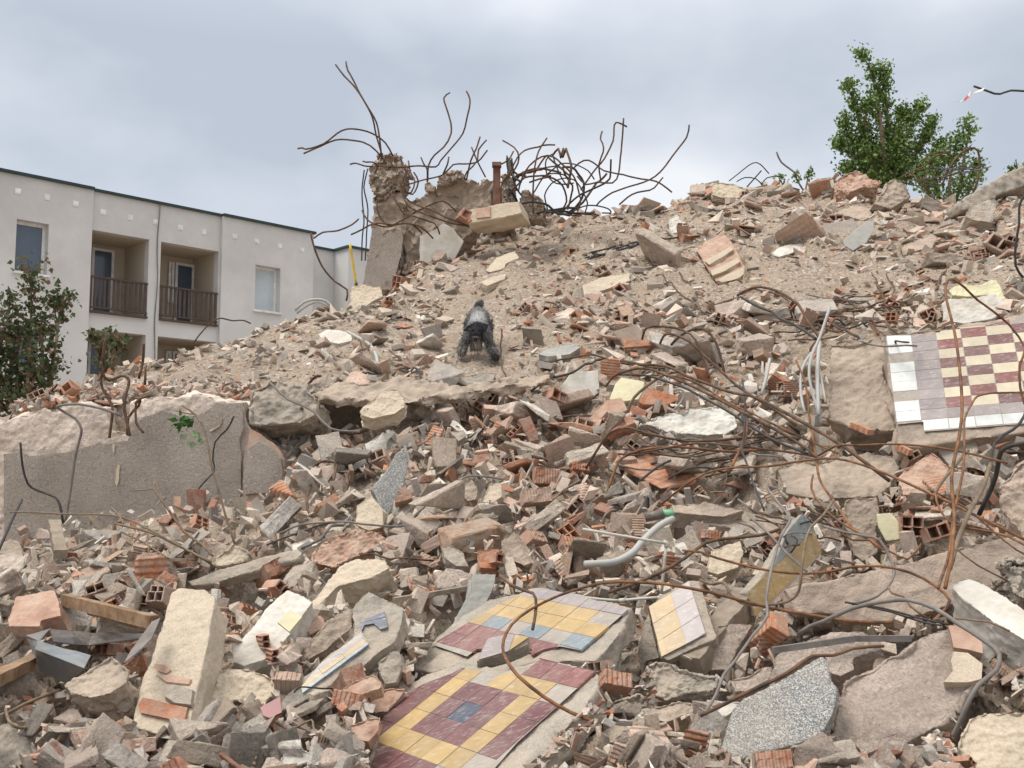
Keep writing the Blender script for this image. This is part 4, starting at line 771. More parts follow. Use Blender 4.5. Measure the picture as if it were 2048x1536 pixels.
S('brick_stack', 'eroded stack of thin brown brick layers in the middle of the rubble', 'brick stack', z7([(180, 800), (370, 730), (560, 760), (640, 850), (520, 880), (420, 920), (240, 1010), (60, 980), (90, 860)]), (-.1, -.85, .5), .15, 'brickpink', lift=.05, rough=.05, scale=.05, jag=.03)
S('concrete_slab', 'brown slab face leaning under the slab with the tile strip', 'concrete slab', zb([(1000, 1050), (1250, 760), (1400, 680), (1480, 640), (1500, 860), (1250, 1080), (1020, 1200)]), (.35, -.75, .5), .08, 'brown', t=3.75, rough=.02)
for k, (pp, nn, m_, lab) in enumerate([
    (z3([(1430, 890), (1520, 875), (1680, 880), (1640, 960), (1500, 1190), (1380, 1190)]), (-.1, -.85, .5), 'roughpink', 'narrow pinkish slab right of the yellow and lilac slab'),
    (z3([(1510, 1250), (1650, 1200), (1740, 1150), (1810, 1160), (1800, 1260), (1640, 1330), (1560, 1330)]), (0, -.7, .7), 'roughpink', 'small flat pinkish slab above the big terrazzo slab'),
    (z3([(1310, 1430), (1370, 1370), (1640, 1400), (1500, 1500), (1400, 1500)]), (0, -.6, .8), 'white', 'white chalky slab left of the big terrazzo slab'),
    (z3([(920, 1440), (1080, 1400), (1180, 1380), (1280, 1400), (1300, 1470), (1100, 1536), (960, 1500)]), (0, -.7, .7), 'brown', 'brown flat lump below the long rough concrete lump'),
    (z3([(1390, 390), (1590, 330), (1620, 420), (1580, 510), (1440, 560), (1370, 540)]), (0, -.75, .65), 'plaster', 'flat cream mortar piece left of the steep mustard tile panel'),
    (z3([(0, 330), (90, 270), (210, 480), (150, 500), (0, 440)]), (-.5, -.8, .4), 'brown', 'brown mortar side of the ribbed brick above the banded slab'),
    (z3([(1145, 330), (1260, 315), (1300, 370), (1210, 420), (1150, 370)]), (0, -.75, .65), 'white', 'small white plaster plate right of the bent grey pipe'),
    (z6([(340, 1130), (480, 1120), (500, 1110), (700, 1160), (600, 1190), (350, 1170)]), (0, -.6, .8), 'brown', 'brown slab rim at the green plastic socket'),
    (z2([(610, 860), (690, 790), (760, 780), (785, 890), (740, 1000), (660, 1010), (620, 930)]), (.1, -.85, .5), 'concrete', 'grey porous boulder right of the slab with the tile strip'),
    (z2([(560, 1120), (600, 1040), (700, 1015), (800, 1020), (790, 1060), (680, 1180), (580, 1190)]), (0, -.75, .6), 'brickpink', 'dusty pink brick lump left of the mosaic slab'),
    (z2([(430, 1250), (560, 1210), (640, 1200), (620, 1300), (560, 1370), (450, 1350)]), (0, -.75, .6), 'brickpink', 'ribbed pink brick piece at the lower left edge of the mosaic slab'),
    (z2([(370, 1040), (450, 970), (590, 930), (650, 980), (650, 1030), (520, 1070), (380, 1060)]), (0, -.75, .6), 'brickpink', 'pink brick lump under the slab with the tile strip'),
    (z1([(1745, 1500), (1780, 1430), (1900, 1390), (1980, 1430), (1990, 1500), (1850, 1536)]), (0, -.75, .6), 'white', 'pale crumbly lump at the bottom edge left of the mosaic slab'),
    (z1([(480, 640), (520, 560), (610, 570), (625, 640), (540, 670)]), (0, -.7, .7), 'brickpink', 'pink brick lump under the brown plank'),
    (z5([(105, 375), (150, 345), (230, 345), (300, 370), (310, 410), (230, 430), (130, 410)]), (0, -.55, .8), 'white', 'white flat-topped block left of the grey hose on the upper slope'),
    (z5([(1390, 490), (1450, 450), (1600, 430), (1660, 440), (1580, 490), (1450, 505)]), (0, -.6, .8), 'slate', 'dark grey slate piece right of the dog'),
    (z5([(930, 1000), (870, 940), (960, 930), (980, 970)]), (0, -.7, .6), 'concrete', 'thin grey slab above the narrow terrazzo piece'),
    (z7([(1240, 560), (1290, 430), (1370, 425), (1385, 520), (1310, 570)]), (-.2, -.85, .5), 'plaster', 'cream chunk beside the orange ribbed brick'),
    (z7([(1090, 500), (1100, 430), (1180, 400), (1225, 470), (1210, 540), (1140, 560)]), (0, -.9, .4), 'brown', 'dark brown boulder left of the cream chunk'),
    (z7([(440, 160), (520, 110), (600, 60), (660, 80), (600, 140), (590, 220), (520, 250), (450, 200)]), (0, -.8, .6), 'white', 'white tiled crust lying above the narrow terrazzo piece'),
    (z7([(1200, 880), (1360, 870), (1370, 960), (1340, 1020), (1220, 1010)]), (-.1, -.85, .5), 'brickred', 'orange broken brick above the smooth grey post'),
    (z7([(960, 870), (1020, 840), (1120, 900), (1160, 1000), (1060, 1000), (980, 940)]), (0, -.8, .6), 'concrete', 'porous grey boulder left of the orange broken brick'),
    (zg([(1280, 1280), (1400, 1140), (1590, 1080), (1640, 1150), (1500, 1210), (1480, 1260), (1330, 1300)]), (0, -.6, .75), 'plaster', 'flat cream and brick slab on the slope below the brick beam'),
    (zg([(1230, 1400), (1330, 1350), (1510, 1310), (1480, 1370), (1300, 1440)]), (0, -.6, .75), 'plaster', 'thin cream strip of mortar below the flat cream and brick slab'),
    (zg([(730, 1150), (760, 1080), (840, 1060), (890, 1100), (840, 1160), (760, 1190)]), (0, -.8, .5), 'pink', 'rounded pinkish lump against the white plaster patch'),
    (z5([(1650, 90), (1760, 40), (1930, 10), (1935, 60), (1800, 110), (1660, 150)]), (0, -.7, .7), 'plaster', 'long mortared brick piece on the slope left of the tilted wall fragment'),
    (z5([(1310, 600), (1100, 560), (1000, 660), (1000, 690), (1130, 640)]) if False else z5([(880, 640), (1040, 600), (1150, 600), (1120, 660), (1000, 690)]), (0, -.8, .6), 'concrete', 'grey lump on the broken edge below the dog')]):
    S('masonry_piece', lab, 'masonry lump', pp, nn, .10 if m_ not in ('brickpink',) else .07, m_, lift=.10, rough=.02, jag=.012)
# ---------------------------------------------------------------- flat metal, timber
def sheet(name, label, cat, P, Fc, m, th=.004, lm=None):
    P = np.array(P); o = build(name, P, Fc, M[m], None, P.mean(0)); md = o.modifiers.new('s', 'SOLIDIFY'); md.thickness = th; md.offset = 0
    md = o.modifiers.new('b', 'SUBSURF'); md.levels = 2; md.render_levels = 2; md.subdivision_type = 'SIMPLE'
    md = o.modifiers.new('d', 'DISPLACE'); md.texture = clouds(.2); md.strength = .02; md.texture_coords = 'LOCAL'
    tag(o, label, cat)
    if lm: u, v, _ = proj(P.mean(0)); landmark(float(u), float(v), lm)
    return o
def Q(zf_, L_): return [P3(*zf_([(x, y)])[0], t) for x, y, t in L_]
sheet('metal_trough', 'bent blue-grey galvanised trough left of the squared earthy block', 'metal trough',
      Q(za, [(250, 1030, 3.55), (500, 955, 3.75), (380, 1080, 3.45), (880, 1230, 3.35), (340, 1160, 3.35), (820, 1350, 3.25), (400, 1380, 3.4), (640, 1490, 3.35), (270, 1060, 3.6)]),
      [(0, 1, 2), (2, 3, 5, 4), (4, 5, 7, 6), (8, 2, 4, 6)], 'zinc', lm='the galvanised trough')
sheet('tarred_sheet', 'long crumpled black sheet behind the galvanised trough', 'metal sheet',
      Q(za, [(480, 970, 3.75), (700, 985, 3.75), (900, 1010, 3.75), (1100, 1000, 3.75), (1400, 1010, 3.7), (520, 1090, 3.6), (720, 1120, 3.6), (860, 1130, 3.65), (1050, 1100, 3.65), (1400, 1060, 3.6)]),
      [(0, 1, 6, 5), (1, 2, 7, 6), (2, 3, 8, 7), (3, 4, 9, 8)], 'tar')
sheet('metal_strip', 'dark pointed metal strip folded beside the long cream pier', 'metal strip', Q(za, [(1480, 890, 3.35), (1570, 850, 3.35), (1400, 1010, 3.3), (1480, 1060, 3.25), (1280, 1180, 3.2), (1380, 1160, 3.2), (1215, 1300, 3.1), (1240, 1280, 3.1)]), [(0, 1, 3, 2), (2, 3, 5, 4), (4, 5, 7, 6)], 'greyrod')
def plank(name, label, a, b, w, h, m, cat='plank'):
    a = np.array(a); b = np.array(b); d = unit(b-a); s = unit(np.cross(d, (0, 0, 1))); up = np.cross(s, d); V = []; n = 12
    for i in range(n+1):
        q = a+(b-a)*i/n; k = 1+.12*math.sin(i*1.7); V += [q+s*w*k/2+up*h/2, q-s*w*k/2+up*h/2, q-s*w*k/2-up*h/2, q+s*w*k/2-up*h/2]
    Fq = [(i*4+j, i*4+(j+1) % 4, (i+1)*4+(j+1) % 4, (i+1)*4+j) for i in range(n) for j in range(4)]+[(3, 2, 1, 0), tuple(n*4+j for j in range(4))]
    o = build(name, V, Fq, M[m], None, (a+b)/2); tag(o, label, cat); return o
def PZ(zf_, x, y, t): return P3(*zf_([(x, y)])[0], t)
plank('wooden_plank', 'long orange-brown plank ending at the long cream pier', PZ(za, 630, 680, 4.0), PZ(za, 1500, 900, 3.45), .03, .045, 'wood'); landmark(210, 1225, 'the brown plank')
plank('wooden_plank', 'dark brown plank underneath the long orange-brown plank', PZ(za, 900, 780, 3.9), PZ(za, 1480, 945, 3.5), .04, .03, 'wood')
plank('wooden_plank', 'reddish brown plank running off the left edge below the galvanised trough', PZ(za, -100, 1480, 3.2), PZ(za, 350, 1270, 3.5), .05, .04, 'wood')
plank('wooden_beam', 'weathered grey timber beam right of the yellow and lilac slab', PZ(z3, 1260, 1160, 3.45), PZ(z3, 1640, 700, 3.75), .09, .07, 'woodgrey', 'timber beam')
plank('wooden_stick', 'thin yellowish stick lying above the cream-faced bricks', PZ(za, 1380, 280, 4.9), PZ(za, 1830, 292, 4.8), .015, .015, 'woodgrey', 'stick')
plank('wooden_post', 'stubby broken timber stake standing left of the fallen branches', PZ(za, 530, -60, 5.6), PZ(za, 590, 240, 5.1), .06, .05, 'woodgrey', 'stake')
plank('metal_bar', 'long flat dark metal bar lying behind the huge pinkish block', PZ(z4, 400, 885, 2.95), PZ(z4, 850, 822, 3.0), .012, .018, 'greyrod', 'metal bar')
plank('metal_bar', 'short flat dark metal bar continuing towards the chalky beam', PZ(z4, 850, 820, 3.0), PZ(z4, 1165, 820, 3.0), .012, .018, 'greyrod', 'metal bar')
plank('wooden_plank', 'thin brown batten under the smooth grey post', PZ(z7, 640, 1230, 4.1), PZ(z7, 1190, 1140, 4.3), .03, .02, 'woodgrey')
plank('stone_slip', 'narrow maroon tile strip above the slanted brick slab', PZ(zc, 780, 370, 5.0), PZ(zc, 910, 430, 4.95), .04, .03, 'brickred', 'tile strip')
plank('stone_slip', 'narrow maroon tile strip at the foot of the earth clod', PZ(zc, 330, 150, 5.4), PZ(zc, 510, 225, 5.3), .05, .03, 'brickred', 'tile strip')
# ---------------------------------------------------------------- hollow bricks
def grid_brick(w, h, l, nx, nz, seed, broken=.0, wall=.16, solid=False):
    """extruded block with open cells, its ends worn; returns verts, faces"""
    r = random.Random(seed); tw = wall*min(w/nx, h/nz)
    def lines(n, W_): 
        c = (W_-tw*(n+1))/n; x = [-W_/2]
        for i in range(n): x += [x[-1]+tw, x[-1]+tw+c]
        return x+[x[-1]+tw]
    X = lines(nx, w); Zz = lines(nz, h); V = []; Fc = []; idx = {}
    def vid(i, k, e):
        if (i, k, e) not in idx:
            idx[(i, k, e)] = len(V); y = (-l/2 if e == 0 else l/2)*(1-(r.random()*broken if e else r.random()*broken*.3)); j = .0016
            V.append((X[i]+r.uniform(-j, j), y, Zz[k]+r.uniform(-j, j)))
        return idx[(i, k, e)]
    sol = lambda i, k: 0 <= i < len(X)-1 and 0 <= k < len(Zz)-1 and (solid or not (i % 2 == 1 and k % 2 == 1))
    for i in range(len(X)-1):
        for k in range(len(Zz)-1):
            if not sol(i, k): continue
            a = [vid(i, k, 0), vid(i+1, k, 0), vid(i+1, k+1, 0), vid(i, k+1, 0)]; b = [vid(i, k, 1), vid(i+1, k, 1), vid(i+1, k+1, 1), vid(i, k+1, 1)]
            Fc += [tuple(a), tuple(b[::-1])]
            if not sol(i, k-1): Fc.append((a[1], a[0], b[0], b[1]))
            if not sol(i, k+1): Fc.append((a[3], a[2], b[2], b[3]))
            if not sol(i-1, k): Fc.append((a[0], a[3], b[3], b[0]))
            if not sol(i+1, k): Fc.append((a[2], a[1], b[1], b[2]))
    return V, Fc
BRC = [(.42, .20, .125), (.47, .28, .20), (.50, .36, .28), (.40, .16, .08), (.44, .33, .27)]
NB = 0
def brick(u, v, wpx, rot, label, cells=(2, 1), asp=.62, ln=1.6, col=0, lift=.04, group='hollow bricks strewn over the rubble', t=None, broken=.25):
    global NB
    NB += 1
    t = t or depth_at(u, v)-lift; wd = wpx*t/F; h = wd*asp if cells != (1, 1) else wd
    if cells == (2, 2): h = wd*.95
    V, Fc = grid_brick(wd, h, wd*ln, *cells, seed=NB, broken=broken, solid=cells == (4, 2))
    o = build('hollow_brick', V, Fc, M['brick']); o.location = P3(u, v, t)+np.array([0, wd*ln*.35, -.0]); o.color = (*BRC[col], 1)
    o.rotation_euler = [R(a) for a in rot]; o.rotation_mode = 'XYZ'
    tag(o, label, 'brick', group); return o
BL = [(za(((1355, 455),))[0], 32, (0, 70, 20), 'upright hollow brick with two stacked openings above the long orange-brown plank', (2, 1), 1),
 (za([(1320, 690)])[0], 30, (-10, 12, 28), 'pinkish two-hole brick just above the end of the long orange-brown plank', (2, 1), 2),
 (za([(1525, 705)])[0], 35, (-28, 0, -5), 'dusty two-hole brick against the top of the long cream pier', (2, 1), 4),
 (za([(1555, 610)])[0], 30, (-15, 3, -8), 'grey-coated two-hole brick on top of the dusty two-hole brick', (2, 1), 4),
 (za([(1835, 330)])[0], 30, (-5, 62, -25), 'slanting two-hole brick under the fallen branches', (2, 1), 1),
 (za([(1470, 225)])[0], 20, (-12, 0, 25), 'single-hole brick half buried under the fallen branches', (1, 1), 1),
 (zb([(720, 490)])[0], 34, (-10, 45, 38), 'ribbed brick with two small holes in front of the thin grey slab', (2, 1), 0),
 (zb([(180, 860)])[0], 36, (-35, 20, 62), 'ribbed red and white brick slanting beside the long cream pier', (2, 1), 1),
 (zb([(600, 1000)])[0], 26, (-25, 80, 5), 'open-sided hollow brick standing on the slab with loose cream tiles', (2, 1), 0),
 (zb([(690, 1140)])[0], 26, (-30, 85, 0), 'broken hollow brick leaning below the open-sided hollow brick', (2, 1), 0),
 (z1([(690, 1255)])[0], 28, (0, 65, 15), 'two-hole brick standing on edge left of the broken end of the long cream pier', (2, 1), 1),
 (z1([(560, 1270)])[0], 26, (-15, 0, -15), 'pale two-hole brick below the squared earthy block', (2, 1), 2),
 (z1([(400, 1350)])[0], 30, (-35, 10, -20), 'hollow brick tipped forward in the bottom left rubble', (1, 1), 2),
 (z1([(1210, 1340)])[0], 34, (-20, 58, -22), 'dusty two-hole brick at the foot of the long cream pier', (2, 1), 4),
 (z7([(830, 810)])[0], 40, (-8, -20, 48), 'long two-hole brick lying left of the mound of grey boulders', (2, 1), 2),
 (z7([(905, 720)])[0], 22, (-5, 10, -10), 'small orange hollow brick perched on the long two-hole brick', (1, 1), 0),
 (z7([(1110, 840)])[0], 26, (-15, 45, 30), 'open-ended brick right of the grey ribbed brick', (1, 1), 1),
 (z7([(1340, 950)])[0], 20, (-10, 15, 30), 'brick with white mortar and one hole above the smooth grey post', (1, 1), 0),
 (z7([(1040, 215)])[0], 26, (-10, -15, -15), 'reddish two-hole brick right of the narrow terrazzo piece', (2, 1), 0),
 (z7([(1430, 235)])[0], 26, (-15, 10, 20), 'mortar-crusted one-hole brick above the pale green tiles', (1, 1), 4),
 (z5([(385, 720)])[0], 24, (-75, 15, 10), 'upright pinkish brick perched on the edge of the dark hollow', (1, 1), 2),
 (z5([(1485, 745)])[0], 34, (-8, 22, 25), 'orange two-hole brick in front of the pale board', (2, 1), 0),
 (z5([(1760, 915)])[0], 26, (-8, 30, 25), 'pale orange two-hole brick left of the bundle of ribbed bars', (2, 1), 1),
 (z5([(1870, 120)])[0], 20, (-20, 50, -20), 'small orange hollow brick on end on the upper slope', (1, 1), 0),
 (z5([(1740, 170)])[0], 30, (0, 5, 60), 'pale brick lying flat beside the small orange hollow brick', (2, 1), 2),
 (zf([(350, 715)])[0], 26, (-5, 40, 30), 'orange two-hole brick below the ribbed orange brick face', (2, 1), 0),
 (zf([(1300, 1360)])[0], 24, (-10, 50, -15), 'tan two-hole brick above the flat-topped slab', (2, 1), 2),
 (zf([(2000, 195)])[0], 24, (-5, -25, -15), 'orange two-hole brick among the bars left of the earth clod', (2, 1), 0),
 (zc([(925, 1180)])[0], 44, (-4, 3, -6), 'four-hole brick chunk with pale green tiles glued to its left side', (2, 2), 0),
 (zc([(1215, 1240)])[0], 46, (-10, -18, -10), 'orange two-hole brick right of the green-tiled hollow brick chunk', (2, 1), 0),
 (zd([(1630, 395)])[0], 30, (-4, 0, -10), 'yellowish two-hole brick on top of a stack on the upper right slope', (2, 1), 2),
 (zd([(1615, 475)])[0], 32, (-4, 2, -14), 'brown two-hole brick at the bottom of the stack on the upper right slope', (2, 1), 4),
 (zd([(1870, 225)])[0], 32, (-18, 3, -15), 'grey two-hole brick left of the brown boulder on the crest', (2, 1), 4),
 (zd([(895, 190)])[0], 14, (-4, 5, 10), 'tiny two-hole brick end at the right of the brick block on the crest', (2, 1), 2),
 (ze([(960, 1430)])[0], 34, (-18, -22, -18), 'peach two-hole brick left of the white plastered block', (2, 1), 1),
 (ze([(1570, 850)])[0], 50, (-20, 35, -28), 'large grey brick with a row of square holes at the right edge of the slope', (2, 1), 4),
 (ze([(1390, 930)])[0], 30, (-4, 0, -10), 'half buried two-hole brick left of the large grey brick', (2, 1), 1),
 (ze([(1180, 555)])[0], 22, (-10, 0, 10), 'orange one-hole brick under the slanting grey beam', (1, 1), 0),
 (zg([(1060, 720)])[0], 22, (-5, 30, 20), 'dark red hollow brick end at the left tip of the brick beam', (1, 1), 0),
 (zs([(1325, 925)])[0], 18, (-10, 5, 10), 'orange hollow brick on end on the slope below the tangled wires', (1, 1), 0),
 (zs([(1200, 775)])[0], 34, (-50, 20, 35), 'brown broken hollow brick right of the brick beam', (2, 1), 1),
 (z3([(1330, 30)])[0], 24, (-10, 45, -20), 'small tan hollow brick above the flat-topped slab', (2, 1), 1)]
for (u, v), wpx, rot, lab, cells, col in BL: brick(u, v, wpx, rot, lab, cells, col=col)
# ribbed solid-looking bricks (clear ones)
for (u, v), wpx, rot, lab, ln, col in [
 (z7([(1560, 850)])[0], 50, (-40, 10, 50), 'ribbed pink brick leaning on brown mortar above the banded slab', 1.2, 1),
 (z7([(1900, 960)])[0], 34, (-30, 15, -40), 'ribbed pink brick left of the end of the bent grey pipe', 1.9, 1),
 (z7([(1700, 395)])[0], 64, (-10, 4, 8), 'bright orange ribbed brick in the middle of the rubble', .7, 3),
 (z7([(1900, 340)])[0], 34, (-25, 10, 15), 'bright orange finned brick right of the bright orange ribbed brick', 1.2, 3),
 (z7([(1610, 530)])[0], 58, (-15, -5, 10), 'dusty ribbed brick under the bright orange ribbed brick', .8, 2),
 (z7([(930, 840)])[0], 42, (-25, -10, 55), 'grey ribbed brick right of the long two-hole brick', 1.3, 4),
 (z2([(430, 1120)])[0], 60, (-20, 8, -12), 'chunky orange ribbed brick left of the maroon mosaic slab', .8, 3),
 (z3([(500, 380)])[0], 60, (-50, 8, 20), 'orange ribbed shard right of the ribbed pink brick', .5, 3),
 (z3([(1395, 300)])[0], 32, (-10, 8, 10), 'small orange brick on the front edge of the flat-topped slab', .9, 3),
 (z3([(760, 1290)])[0], 60, (-35, 12, 12), 'orange brown brick lump right of the maroon mosaic slab', .9, 0),
 (z4([(430, 1510)])[0], 70, (-20, -8, -15), 'orange brick at the bottom edge under the big terrazzo slab', .8, 0),
 (zb([(840, 1420)])[0], 50, (-60, 5, 5), 'white-streaked ribbed brick right of the mortared brick cluster', .9, 2),
 (zb([(680, 330)])[0], 60, (-25, -22, 40), 'row of broken orange brick cells under the thin grey slab', 1.6, 3),
 (zd([(470, 540)])[0], 38, (-45, 0, 20), 'orange ribbed brick plate left of the tilted layered wall fragment', .6, 3),
 (za([(1000, 620)])[0], 28, (-20, 10, -55), 'long pink brick strip above the long orange-brown plank', 3.0, 2),
 (za([(550, 380)])[0], 24, (-10, 5, -60), 'grey-pink brick bar lying below the roughcast wall', 2.4, 2)]:
    brick(u, v, wpx, rot, lab, (1, 1) if False else (4, 2), asp=.5, ln=ln, col=col, lift=.06, broken=.45, t=None)
s, c, n = S('tiled_fragment', 'pale green tile face on the left side of the four-hole brick chunk', 'tiled fragment', zc([(560, 1040), (700, 1030), (790, 1130), (800, 1300), (660, 1320), (580, 1170)]), (-.6, -.75, .2), .03, 'foil', lift=.12, rough=.004, jag=.004, under=False, vox=.004)
dig(); carve()
H0 = H.copy()
# ================================================================ GROUND MESH
def ground_mesh():
    V = np.stack([GX, GY, H], -1).reshape(-1, 3); n, m = H.shape
    i = np.arange(n-1)[:, None]*m+np.arange(m-1)[None, :]
    Fq = np.stack([i, i+m, i+m+1, i+1], -1).reshape(-1, 4)
    # openings where hollows run back under the broken floor
    ctr = V[Fq].mean(1); u, v, t = proj(ctr); keep = np.ones(len(Fq), bool)
    for poly, ta, tb in HOLES: keep &= ~(inpoly(u, v, poly) & (t > ta) & (t < tb))
    o = build('rubble_mound', V, Fq[keep].astype(np.int32), M['terrain'], smooth=True); tag(o, 'dusty sloping mound of crushed masonry', None, kind='structure'); return o
HOLES = [([(630, 790), (650, 775), (730, 770), (760, 790), (750, 850), (690, 872), (640, 860), (628, 830)], 5.8, 10.0)]
# ================================================================ THE DOG
def sk_body(name, verts, edges, loc, m, parent=None, sub=2, root=0):
    me = bpy.data.meshes.new(name); me.from_pydata([v_[:3] for v_ in verts], edges, []); me.update(); me.materials.append(m)
    o = bpy.data.objects.new(name, me); COL.objects.link(o); o.location = loc
    md = o.modifiers.new('skin', 'SKIN'); md.use_smooth_shade = True
    for i, v_ in enumerate(verts): me.skin_vertices[0].data[i].radius = (v_[3], v_[4] if len(v_) > 4 else v_[3]); me.skin_vertices[0].data[i].use_root = i == root
    md = o.modifiers.new('sub', 'SUBSURF'); md.levels = sub; md.render_levels = sub
    bpy.context.view_layer.update(); dg = bpy.context.evaluated_depsgraph_get(); m2 = bpy.data.meshes.new_from_object(o.evaluated_get(dg)); o.modifiers.clear(); o.data = m2
    if not m2.materials: m2.materials.append(m)
    for p in m2.polygons: p.use_smooth = True
    return o
M['fur'] = mat('grizzled grey fur', src='attr', rough=.95, var=(.7, 1.25), vs=30, bumps=((120, .6, .006), (300, .5, .003)), spec=.1)
dt = float(hit(955, 712)[0])-.03; DG = P3(955, 712, dt)-np.array([0, 0, .022])
def gz(x, y): return float(Hat(np.array([DG[0]+x]), np.array([DG[1]+y]))[0])-DG[2]
g1, g2, g3, g4 = gz(-.145, -.05), gz(.17, -.10), gz(-.10, .50), gz(.09, .52)
gb = (g3+g4)/2
V_ = [(0, .26, .30+gb*.5, .085, .095), (0, .12, .29+gb*.25, .095, .10), (0, .0, .275, .095, .105), (0, -.09, .265, .07, .075), (-.005, -.16, .255, .064, .064), (-.005, -.23, .20, .052, .05), (-.005, -.27, .145, .043, .042),
      (-.01, .42, .30+gb, .085, .09), (-.015, .49, .34+gb, .03), (-.01, .53, .385+gb, .026), (.02, .49, .42+gb, .022),
      (-.10, .0, .20, .045), (-.135, -.03, .11+g1*.5, .032), (-.145, -.045, .035+g1, .028), (-.147, -.085, .018+g1, .026),
      (.10, -.005, .20, .045), (.13, -.05, .11+g2*.5, .033), (.17, -.085, .035+g2, .030), (.185, -.125, .018+g2, .028),
      (-.085, .43, .22+gb, .055), (-.105, .37, .15+g3*.9, .036), (-.10, .47, .09+g3, .024), (-.10, .45, .02+g3, .024),
      (.075, .44, .22+gb, .055), (.095, .38, .15+g4*.9, .036), (.09, .48, .09+g4, .024), (.09, .46, .02+g4, .024)]
V_ = [(q[0]*.88, q[1]*.80, q[2]*.86)+tuple(r_*.9 for r_ in q[3:]) for q in V_]
E_ = [(0, 1), (1, 2), (2, 3), (3, 4), (4, 5), (5, 6), (0, 7), (7, 8), (8, 9), (9, 10), (2, 11), (11, 12), (12, 13), (13, 14), (2, 15), (15, 16), (16, 17), (17, 18), (7, 19), (19, 20), (20, 21), (21, 22), (7, 23), (23, 24), (24, 25), (25, 26)]
dog = sk_body('dog', V_, E_, DG, M['fur'], root=7)
tag(dog, 'grey wire-haired schnauzer-like dog sniffing its way down the slope', 'dog'); landmark(955, 665, 'the dog')
me = dog.data; nv = len(me.vertices); co = np.empty(nv*3); me.vertices.foreach_get('co', co); co = co.reshape(-1, 3); no = np.array([v_.normal[:] for v_ in me.vertices])
def furcol(p):
    x, y, z = p
    if y < -.09: return (.030, .030, .034) if z > .105 else (.07, .06, .055)
    if z < .10 and y < .1: return (.26, .25, .23)
    if z-gb < .13 and y > .3: return (.14, .135, .13)
    s_ = max(0, 1-abs(x)/.085)*max(0, 1-abs(y-.05)/.17); s_ = min(1, s_*2.2); return tuple(.15+s_*d_ for d_ in (.17, .175, .175))
r4 = np.random.default_rng(2)
# coat: tufts grown from the skin, kept in the same mesh
tuft_i = r4.integers(0, nv, 9000); V2 = []; F2 = []; C2 = []
for k, i in enumerate(tuft_i):
    p = co[i]+r4.normal(size=3)*.007; n = no[i]; ln = .02
    if p[1] < -.12 and p[2] < .16: ln = .05
    if p[2] < .12: ln = .03
    d = unit(n*.6+np.array([0, .15, -.75])+r4.normal(size=3)*.25); s = unit(np.cross(d, n+r4.normal(size=3)*.3))*.004; b = len(V2)
    V2 += [p-s-n*.002, p+s-n*.002, p+d*ln*r4.uniform(.6, 1.3)]; F2.append((nv+b, nv+b+1, nv+b+2)); c_ = np.array(furcol(p))*r4.uniform(.6, 1.5); C2 += [c_]*3
polys = [tuple(p.vertices) for p in me.polygons]
dog.data = build('tmp', np.vstack([co, np.array(V2)]), polys+F2, M['fur'], smooth=True, cols=np.vstack([np.array([furcol(p) for p in co]), np.array(C2)])).data
bpy.data.objects.remove(bpy.data.objects['tmp']); dog.data.name = 'dog'
M['furd'] = mat('black fur', (.022, .022, .025), rough=.9, bumps=((150, .6, .004),), spec=.1)
M['nose'] = mat('nose', (.01, .01, .012), rough=.3, bumps=())
for s in (-1, 1):     # folded ears
    c0 = DG+(-.005+s*.040, -.120, .262); V = [c0+q for q in (np.array((-.012, .01, .0)), np.array((.02, .005, .003)), np.array((s*.045+.012, -.02, -.012)), np.array((s*.05-.01, -.03, -.055)), np.array((s*.022, -.035, -.062)), np.array((s*.008-.01, -.02, -.02)))]
    o = build('ear', V, [(0, 1, 2, 3, 4, 5)], M['furd'], dog, c0); md = o.modifiers.new('s', 'SOLIDIFY'); md.thickness = .012
    V, Fq = tube_geo([DG+(-.005+s*.024, -.175, .212), DG+(-.005+s*.024, -.215, .205)], .007, 8); build('eye', V, Fq, M['nose'], dog, DG)
V, Fq = tube_geo([DG+(-.005, -.235, .128), DG+(-.005, -.262, .122)], [.017, .012], 8); build('nose', V, Fq, M['nose'], dog, DG)
bd = []; 
for k in range(1300):
    a = r4.uniform(0, 2*math.pi); q = DG+(-.005+.035*math.cos(a)*r4.uniform(.3, 1), -.215+.035*math.sin(a)*r4.uniform(.3, 1), .122+r4.uniform(-.02, .03)); d = unit((.25*math.cos(a), .1*math.sin(a)-.05, -1)); s = np.array((.003, .001, 0)); bd.append((q-s, q+s, q+d*r4.uniform(.04, .10)))
V = np.array(bd).reshape(-1, 3); o = build('beard', V, np.arange(len(V), dtype=np.int32).reshape(-1, 3), M['fur'], dog, DG, cols=np.repeat(np.array([(.09, .08, .075), (.20, .17, .14), (.05, .05, .05), (.34, .30, .24)])[r4.integers(0, 4, 1300)], 3, 0))
